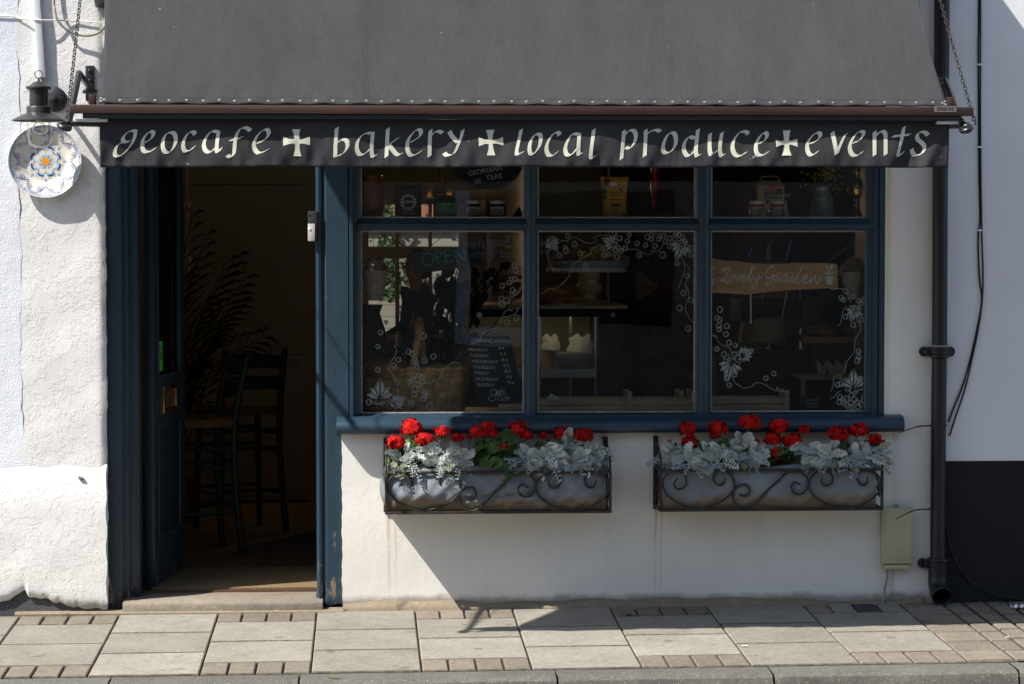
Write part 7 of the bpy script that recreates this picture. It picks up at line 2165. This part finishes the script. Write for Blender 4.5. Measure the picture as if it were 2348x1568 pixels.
def pot(cx, cy, s):
    for poly in ([(-48,0),(52,0),(50,22),(-46,22)], [(-42,24),(46,24),(32,100),(-28,100)], [(-4,-2),(4,-2),(4,-75),(-4,-75)]):
        lw.add([plG(cx + x*s, cy + y*s) for x, y in poly], [(0, 1, 2, 3)])
    for lf in ([(0,-78),(-40,-95),(-45,-130),(-12,-112)], [(0,-78),(40,-100),(42,-150),(12,-120)], [(0,-22),(-40,-30),(-48,-55),(-14,-42)], [(0,-22),(40,-30),(46,-55),(14,-42)]):
        lw.add([plG(cx + x*s, cy + y*s) for x, y in lf], [(0, 1, 2, 3)])
pot(1560, 1405, 1.0); pot(124, 1420, 1.0)
lw.build('white_lettering', M['chalk'], lg, smooth=False)
s_ = MB(); s_.tube([at(*c5_(1545, 1228), GY2 - .002), at(*c5_(1995, 880), GY2)], .0018, 6); s_.tube([at(*c5_(1995, 880), GY2), at(*c5_(1995, 830), GY2)], .0018, 6)
s_.build('string', M['string'], lg)
# counter behind
by_ = 1.5
rc = thing('brew_counter', 'dark wooden brew counter behind the lower right pane', 'counter', (2.4, 1.8, .05))
zc2 = at(0, 806, by_).z
MB().box((at(1640, 0, by_).x, by_, zc2 - .03), (3.24, by_ + .6, zc2)).build('worktop', M['dark_wood'], rc, bevel=0.003)
MB().box((at(1640, 0, by_).x + .02, by_ + .05, .05), (3.24, by_ + .58, zc2 - .031)).build('cabinet', M['dark_wood'], rc, smooth=False)
sh2 = at(0, 866, 1.0).z
MB().box((at(1838, 0, 1.0).x, .95, sh2 - .022), (at(2010, 0, 1.0).x, 1.25, sh2)).build('side_shelf', M['pine'], rc, bevel=0.002)
MB().box((at(1840, 0, 1.0).x, 1.0, WBZ - .4), (at(1850, 0, 1.0).x, 1.04, sh2 - .023)).build('shelf_leg', M['pine'], rc, smooth=False)
# espresso machine
ey = 1.78
em_ = thing('espresso_machine', 'steel espresso machine with blue lit edges', 'coffee machine', at(1750, 740, ey))
ex = lambda u: at(u, 0, ey).x; ezv = lambda v: at(0, v, ey).z
MB().box((ex(1700), ey, ezv(742)), (ex(1845), ey + .40, ezv(690))).build('drip_base', M['ink'], em_, bevel=0.006)
MB().box((ex(1690), ey, ezv(640)), (ex(1850), ey + .42, ezv(603))).build('head_unit', M['tin_grey'], em_, bevel=0.01)
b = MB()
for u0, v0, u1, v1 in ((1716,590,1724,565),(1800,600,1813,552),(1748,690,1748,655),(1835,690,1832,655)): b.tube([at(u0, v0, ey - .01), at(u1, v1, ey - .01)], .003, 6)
b.build('light_strip', M['led'], em_)  # reflections of a glass screen drawn as glowing tubes
b = MB(); b.tube([at(1790, 740, ey - .02), at(1808, 650, ey - .02)], .005, 8); b.tube([at(1722, 742, ey), at(1722, 640, ey)], .012, 8); b.build('steam_pipe', M['steel'], em_)
# oxblood panel on the back wall
MB().box((at(1685, 0, 3.6).x, 3.62, .05), (at(1800, 0, 3.6).x, 3.68, 2.05)).build('cupboard_door', M['oxblood'], label='tall oxblood red cupboard door behind the barista', cat='cupboard door', smooth=False)
# beige table lamp, jugs, grinder
def tlamp():
    p = at(1762, 805, by_ + .1); p.z = zc2 + .0005
    t = thing('table_lamp', 'beige shaded table lamp on the brew counter', 'table lamp', p)
    z1, z0 = at(0, 733, by_ + .1).z - p.z, at(0, 788, by_ + .1).z - p.z
    MB().lathe([(.05, 0), (.05, .008), (.012, .014), (.012, z0 + .02)], p, 20).build('base', M['brass'], t)
    MB().lathe([(px(42, 1.6), z0), (px(32, 1.6), z1)], p, 28, cap=False).build('lamp_shade', M['beige_shade'], t, solid=.002)
tlamp()
def jugs(u, v0, v1, w_, label, mat='steel'):
    p = at(u, v1, by_ + .05); p.z = zc2 + .0006; r = px(w_/2, by_); h = at(0, v0, by_ + .05).z - p.z
    t = thing('milk_jug', label, 'milk jug', p, 'steel jugs on the brew counter')
    MB().lathe([(r, 0), (r, h*.3), (r*.8, h*.7), (r*.85, h), (r*.78, h*.98), (r*.7, h*.5)], p, 24, cap=False).build('body', M[mat], t)
    MB().tube(spline([(p.x + r*.8, p.y, p.z + h*.8), (p.x + r*1.5, p.y, p.z + h*.75), (p.x + r*1.45, p.y, p.z + h*.3), (p.x + r*.95, p.y, p.z + h*.2)], 4), .005, 6).build('handle', M[mat], t)
jugs(1836, 757, 805, 26, 'tall steel milk jug left of the pastry board'); jugs(1862, 764, 805, 20, 'narrow steel milk jug tucked under the pastry board'); jugs(1812, 772, 805, 18, 'small dark pot left of the tall steel jug', 'dark_wood')
# pastry board
zb_ = at(0, 790, 1.25).z
pbx0, pbx1 = at(1846, 0, 1.25).x, at(1996, 0, 1.25).x
MB().box((pbx0, 1.15, zb_), (pbx1, 1.45, zb_ + .035)).build('bread_board', M['oak'], bevel=.006, label='thick wooden board carrying two sugared pastries', cat='bread board')
MB().box((pbx0 + .03, 1.22, sh2), (pbx0 + .07, 1.24, zb_ - .001)).build('board_prop', M['dark_wood'], label='dark wooden prop under the pastry board', cat='prop', smooth=False)
for k, (u, lb_) in enumerate(((1887, 'sugared plaited pastry at the left of the board'), (1964, 'sugared plaited pastry at the right of the board'))):
    p = at(u, 0, 1.25); p.z = zb_ + .036
    t = thing('plaited_pastry', lb_, 'pastry', p, 'pastries on the wooden board')
    b = MB()
    for s in range(5):
        q = (s - 2)*.026
        b.ball((p.x + q, 1.25, p.z + .026), .034, 12, 8, (.8, 1.1, .72))
    b.build('crust', M['bread'], t)
    b = MB()
    for s in range(5): b.ball((p.x + (s-2)*.026, 1.245, p.z + .045), .018, 8, 5, (.7, 1.2, .35))
    b.build('sugar', M['flour'], t)
# muffins in paper wraps on the side shelf
for k, (u, lb_) in enumerate(((1888, 'left muffin in pointed white paper on the side shelf'), (1913, 'second muffin in pointed white paper on the side shelf'), (1934, 'third muffin in pointed white paper on the side shelf'))):
    p = at(u, 0, 1.05); p.z = sh2 + .0006; p.y = 1.05
    t = thing('wrapped_muffin', lb_, 'muffin', p, 'muffins in paper wraps')
    b = MB(); r = .026; vs = []
    for j, (q, z) in enumerate(((.8, 0), (1.1, .04))): vs += [(p.x + r*q*math.cos(2*PI*i/8), p.y + r*q*math.sin(2*PI*i/8), p.z + z) for i in range(8)]
    vs += [(p.x + r*(1.35 if i % 2 else 1.15)*math.cos(2*PI*i/8), p.y + r*1.25*math.sin(2*PI*i/8), p.z + (.075 if i % 2 else .045)) for i in range(8)]
    b.add(vs, [(j*8+i, j*8+(i+1) % 8, (j+1)*8+(i+1) % 8, (j+1)*8+i) for j in range(2) for i in range(8)])
    b.build('paper_wrap', M['paper'], t, smooth=False)
    MB().ball((p.x, p.y, p.z + .036), .024, 12, 8).build('cake_top', M['bread'], t)
# small letter board
p0, p1 = at(1838, 936, .45), at(1886, 911, .45)
lbx = thing('letter_board', 'small black letter board in the lower right pane', 'letter board', (p0.x, .45, WBZ))
MB().box((p0.x, .45, WBZ), (p1.x, .462, p1.z)).build('board', M['ink'], lbx, bevel=.002)
for i, s in enumerate(('CARAWAY', 'ALMOND', 'MUFFIN')): text(s, .015, ((p0.x+p1.x)/2, .448, p1.z - .013 - .017*i), M['tin_grey'], lbx)
# white cloth in the corner of the right pane
b = MB(); b.grid(6, 20, lambda u, v: (at(1984 + 8*u, 0, .12).x, .13 + .008*math.sin(u*9 + v*5), at(0, 560 + 360*v, .12).z)); b.build('net_curtain', M['flour'], label='strip of pale net curtain at the right edge of the window', cat='curtain')

# ---------------------------------------------------------------- two people
def skinmesh(name, V, E, mat, parent, root=0, sub=2):
    off = WL[parent.name]
    me = bpy.data.meshes.new(name)
    me.from_pydata([Vector(v[:3]) - off for v in V], E, [])
    me.materials.append(mat)
    o = bpy.data.objects.new(name, me); COL.objects.link(o); o.parent = parent; WL[name] = off; WL[o.name] = off
    s = o.modifiers.new('skin', 'SKIN'); s.use_smooth_shade = True
    for i, v in enumerate(V):
        d = me.skin_vertices[0].data[i]; d.radius = (v[3], v[4] if len(v) > 4 else v[3]); d.use_root = (i == root)
    m = o.modifiers.new('sub', 'SUBSURF'); m.levels = sub; m.render_levels = sub
    return o
def person(label, base, head_px, facing, seated, shirt, extra):
    """base: floor point; facing: angle of the front about z, 0 looks towards the street"""
    B = Vector(base)
    t = thing('person', label, 'person', B)
    c, s = math.cos(R(facing)), math.sin(R(facing))
    T = lambda x, y, z, *r: (B.x + x*c - y*s, B.y + x*s + y*c, B.z + z, *r)
    H = 1.0 if not seated else 0.0
    dz = 0 if not seated else -0.43
    hip = .92 + dz
    V = [T(0, 0, hip, .13, .10), T(0, .0, hip + .22, .125, .09), T(0, -.01, hip + .42, .145, .10), T(0, 0, hip + .54, .06, .055), T(0, -.02, hip + .62, .055, .055),
         T(0, -.03, hip + .70, .075, .085), T(0, -.025, hip + .78, .078, .092), T(0, -.01, hip + .85, .05, .06)]
    E = [(i, i+1) for i in range(7)]
    def chain_(pts, frm):
        i0 = len(V)
        for k, p in enumerate(pts): V.append(T(*p)); E.append((frm if k == 0 else i0 + k - 1, i0 + k))
    for sx in (-1, 1):
        if extra == 'work':
            chain_([(sx*.17, 0, hip + .47, .058), (sx*.23, -.03, hip + .22, .045), (sx*.20, -.25, hip + .10, .034), (sx*.17, -.33, hip + .09, .026), (sx*.16, -.37, hip + .08, .030), (sx*.15, -.44, hip + .07, .012)], 2)
        else:
            chain_([(sx*.17, 0, hip + .47, .058), (sx*.23, -.02, hip + .24, .045), (sx*.16, -.22, hip + .16, .034), (sx*.10, -.28, hip + .17, .026), (sx*.08, -.32, hip + .17, .030), (sx*.06, -.39, hip + .17, .012)], 2)
        if seated: chain_([(sx*.10, -.02, hip - .02, .09), (sx*.11, -.42, hip - .02, .06), (sx*.11, -.42, hip - .25, .05), (sx*.11, -.40, hip - .45, .035), (sx*.11, -.52, hip - .47, .03)], 0)
        else: chain_([(sx*.10, 0, hip - .08, .095), (sx*.10, -.01, hip - .44, .06), (sx*.10, .01, hip - .70, .052), (sx*.10, .02, hip - .87, .036), (sx*.10, -.12, hip - .89, .032)], 0)
    skinmesh('body', V, E, M['skin'], t)
    f_ = MB()
    face = lambda x, y, z: Vector(T(x, y, z)[:3])
    f_.ball(face(0, -.125, hip + .735), .014, 8, 6, (1, 1, 1.4))
    f_.build('nose', M['skin'], t)
    e_ = MB()
    for sx in (-1, 1): e_.ball(face(sx*.03, -.112, hip + .762), .009, 8, 6)
    e_.build('eye', M['ink'], t)
    m_ = MB(); m_.ball(face(0, -.112, hip + .695), .02, 8, 5, (1.1, .4, .3)); m_.build('mouth', simple('lips', (.3, .11, .09), .5, .05), t)
    er = MB()
    for sx in (-1, 1): er.ball(face(sx*.078, -.01, hip + .745), .022, 8, 6, (.45, .7, 1.2))
    er.build('ear', M['skin'], t)
    hr = MB(); prof_h = [(.10*math.sin(PI*i/10), .115*-math.cos(PI*i/10)) for i in range(11)]
    hr.lathe([(max(r, 1e-4), z) for r, z in prof_h[4:]], face(0, .012, hip + .775), 20, cap=False); hr.ball(face(0, .045, hip + .73), .082, 14, 9, (1, .8, 1.15))
    hr.build('hair', M['hair'], t)
    k = 1.16
    V2 = [V[0][:3] + (V[0][3]*k, V[0][4]*k), V[1][:3] + (V[1][3]*k, V[1][4]*k), V[2][:3] + (V[2][3]*k, V[2][4]*k), V[3][:3] + (V[3][3]*1.1, V[3][4]*1.1)]
    E2 = [(0, 1), (1, 2), (2, 3)]
    i = 8
    for a in range(2):
        j = len(V2)
        st_i = 8 + a*11
        for q in range(3): V2.append(V[st_i + q][:3] + (V[st_i + q][3]*1.28,)); E2.append((2 if q == 0 else j + q - 1, j + q))
    skinmesh('shirt', V2, E2, shirt, t)
    V3 = [V[0][:3] + (V[0][3]*1.12, V[0][4]*1.12)]; E3 = []
    for a in range(2):
        st_i = 8 + 6 + a*11; j = len(V3)
        for q in range(4): V3.append(V[st_i + q][:3] + (V[st_i + q][3]*1.22,)); E3.append((0 if q == 0 else j + q - 1, j + q))
    skinmesh('trousers', V3, E3, M['dark_cloth'], t)
    return t, T, hip
pt, T_, hip_ = person('barista in a beige shirt bending over the espresso machine', (at(1800, 0, 2.7).x, 2.72, -.05), 0, 158, False, M['shirt'], 'work')
ap = MB()
def apf(u, v):
    p = T_((u - .5)*.34, -.155 + .25*(u-.5)**2, hip_ + .36 - .75*v); return p[:3]
ap.grid(8, 12, apf); ap.build('apron', M['apron'], pt, solid=.004)
p2 = at(958, 775, 8.6)
pt2, T2, hip2 = person('seated customer with glasses far back by the garden window', (p2.x, 8.6, .05 + .22), 0, -70, True, M['dark_cloth'], 'rest')
gls = MB()
for sx in (-1, 1): gls.tube([T2(sx*.032 + .022*math.cos(a), -.128, hip2 + .762 + .018*math.sin(a))[:3] for a in [2*PI*k/14 for k in range(14)]], .003, 5, closed=True)
gls.tube([T2(-.01, -.130, hip2 + .765)[:3], T2(.01, -.130, hip2 + .765)[:3]], .003, 5)
for sx in (-1, 1): gls.tube([T2(sx*.054, -.128, hip2 + .765)[:3], T2(sx*.085, -.01, hip2 + .765)[:3]], .003, 5)
gls.build('glasses', M['ink'], pt2)
sl = thing('stool', 'high stool under the seated customer', 'stool', (p2.x, 8.6, .05))
MB().lathe([(.17, .60), (.18, .62), (.18, .64), (.001, .645)], (p2.x, 8.6, .05), 20).build('seat', M['dark_wood'], sl)
for a in range(4):
    q = PI/4 + a*PI/2; MB().tube([(p2.x + .17*math.cos(q), 8.6 + .17*math.sin(q), .05), (p2.x + .11*math.cos(q), 8.6 + .11*math.sin(q), .65)], .014, 8).build('leg', M['dark_wood'], sl)
# ---------------------------------------------------------------- light and camera
EXPO = 1.04
SUN = Vector((0.75, 0.36, -1.0)).normalized()
s = bpy.data.lights.new('sun', 'SUN'); s.energy = 4.6; s.angle = R(0.55); s.color = (1.0, 0.955, 0.88)
so = bpy.data.objects.new('sun', s); COL.objects.link(so)
so.rotation_euler = SUN.to_track_quat('-Z', 'Y').to_euler()
elev = math.asin(-SUN.z)
az = math.atan2(-SUN.x, -SUN.y)                   # compass bearing of the sun from +y, clockwise towards +x
w = bpy.data.worlds.new('World'); sc.world = w; w.use_nodes = True
nt = w.node_tree
sky = nt.nodes.new('ShaderNodeTexSky'); sky.sky_type = 'NISHITA'; sky.sun_disc = False
sky.sun_elevation = elev; sky.sun_rotation = az
sky.air_density = 1.0; sky.dust_density = 1.2; sky.ozone_density = 1.0
bg = nt.nodes['Background']; bg.inputs['Strength'].default_value = 0.10
nt.links.new(sky.outputs['Color'], bg.inputs['Color'])
cam = bpy.data.cameras.new('camera'); co = bpy.data.objects.new('camera', cam); COL.objects.link(co)
cam.sensor_width = 36.0; cam.lens = F / 2347.0 * 36.0; cam.clip_start = 0.1; cam.clip_end = 200
co.location = CAM; co.rotation_euler = (R(90) - PITCH, 0, -YAW)
sc.camera = co
sc.view_settings.view_transform = 'Standard'; sc.view_settings.look = 'None'; sc.view_settings.gamma = 1.0
sc.view_settings.exposure = EXPO
sc.cycles.max_bounces = 10; sc.cycles.transparent_max_bounces = 24; sc.cycles.glossy_bounces = 4; sc.cycles.diffuse_bounces = 5
sc.cycles.caustics_reflective = False; sc.cycles.caustics_refractive = False
sc.cycles.use_denoising = True
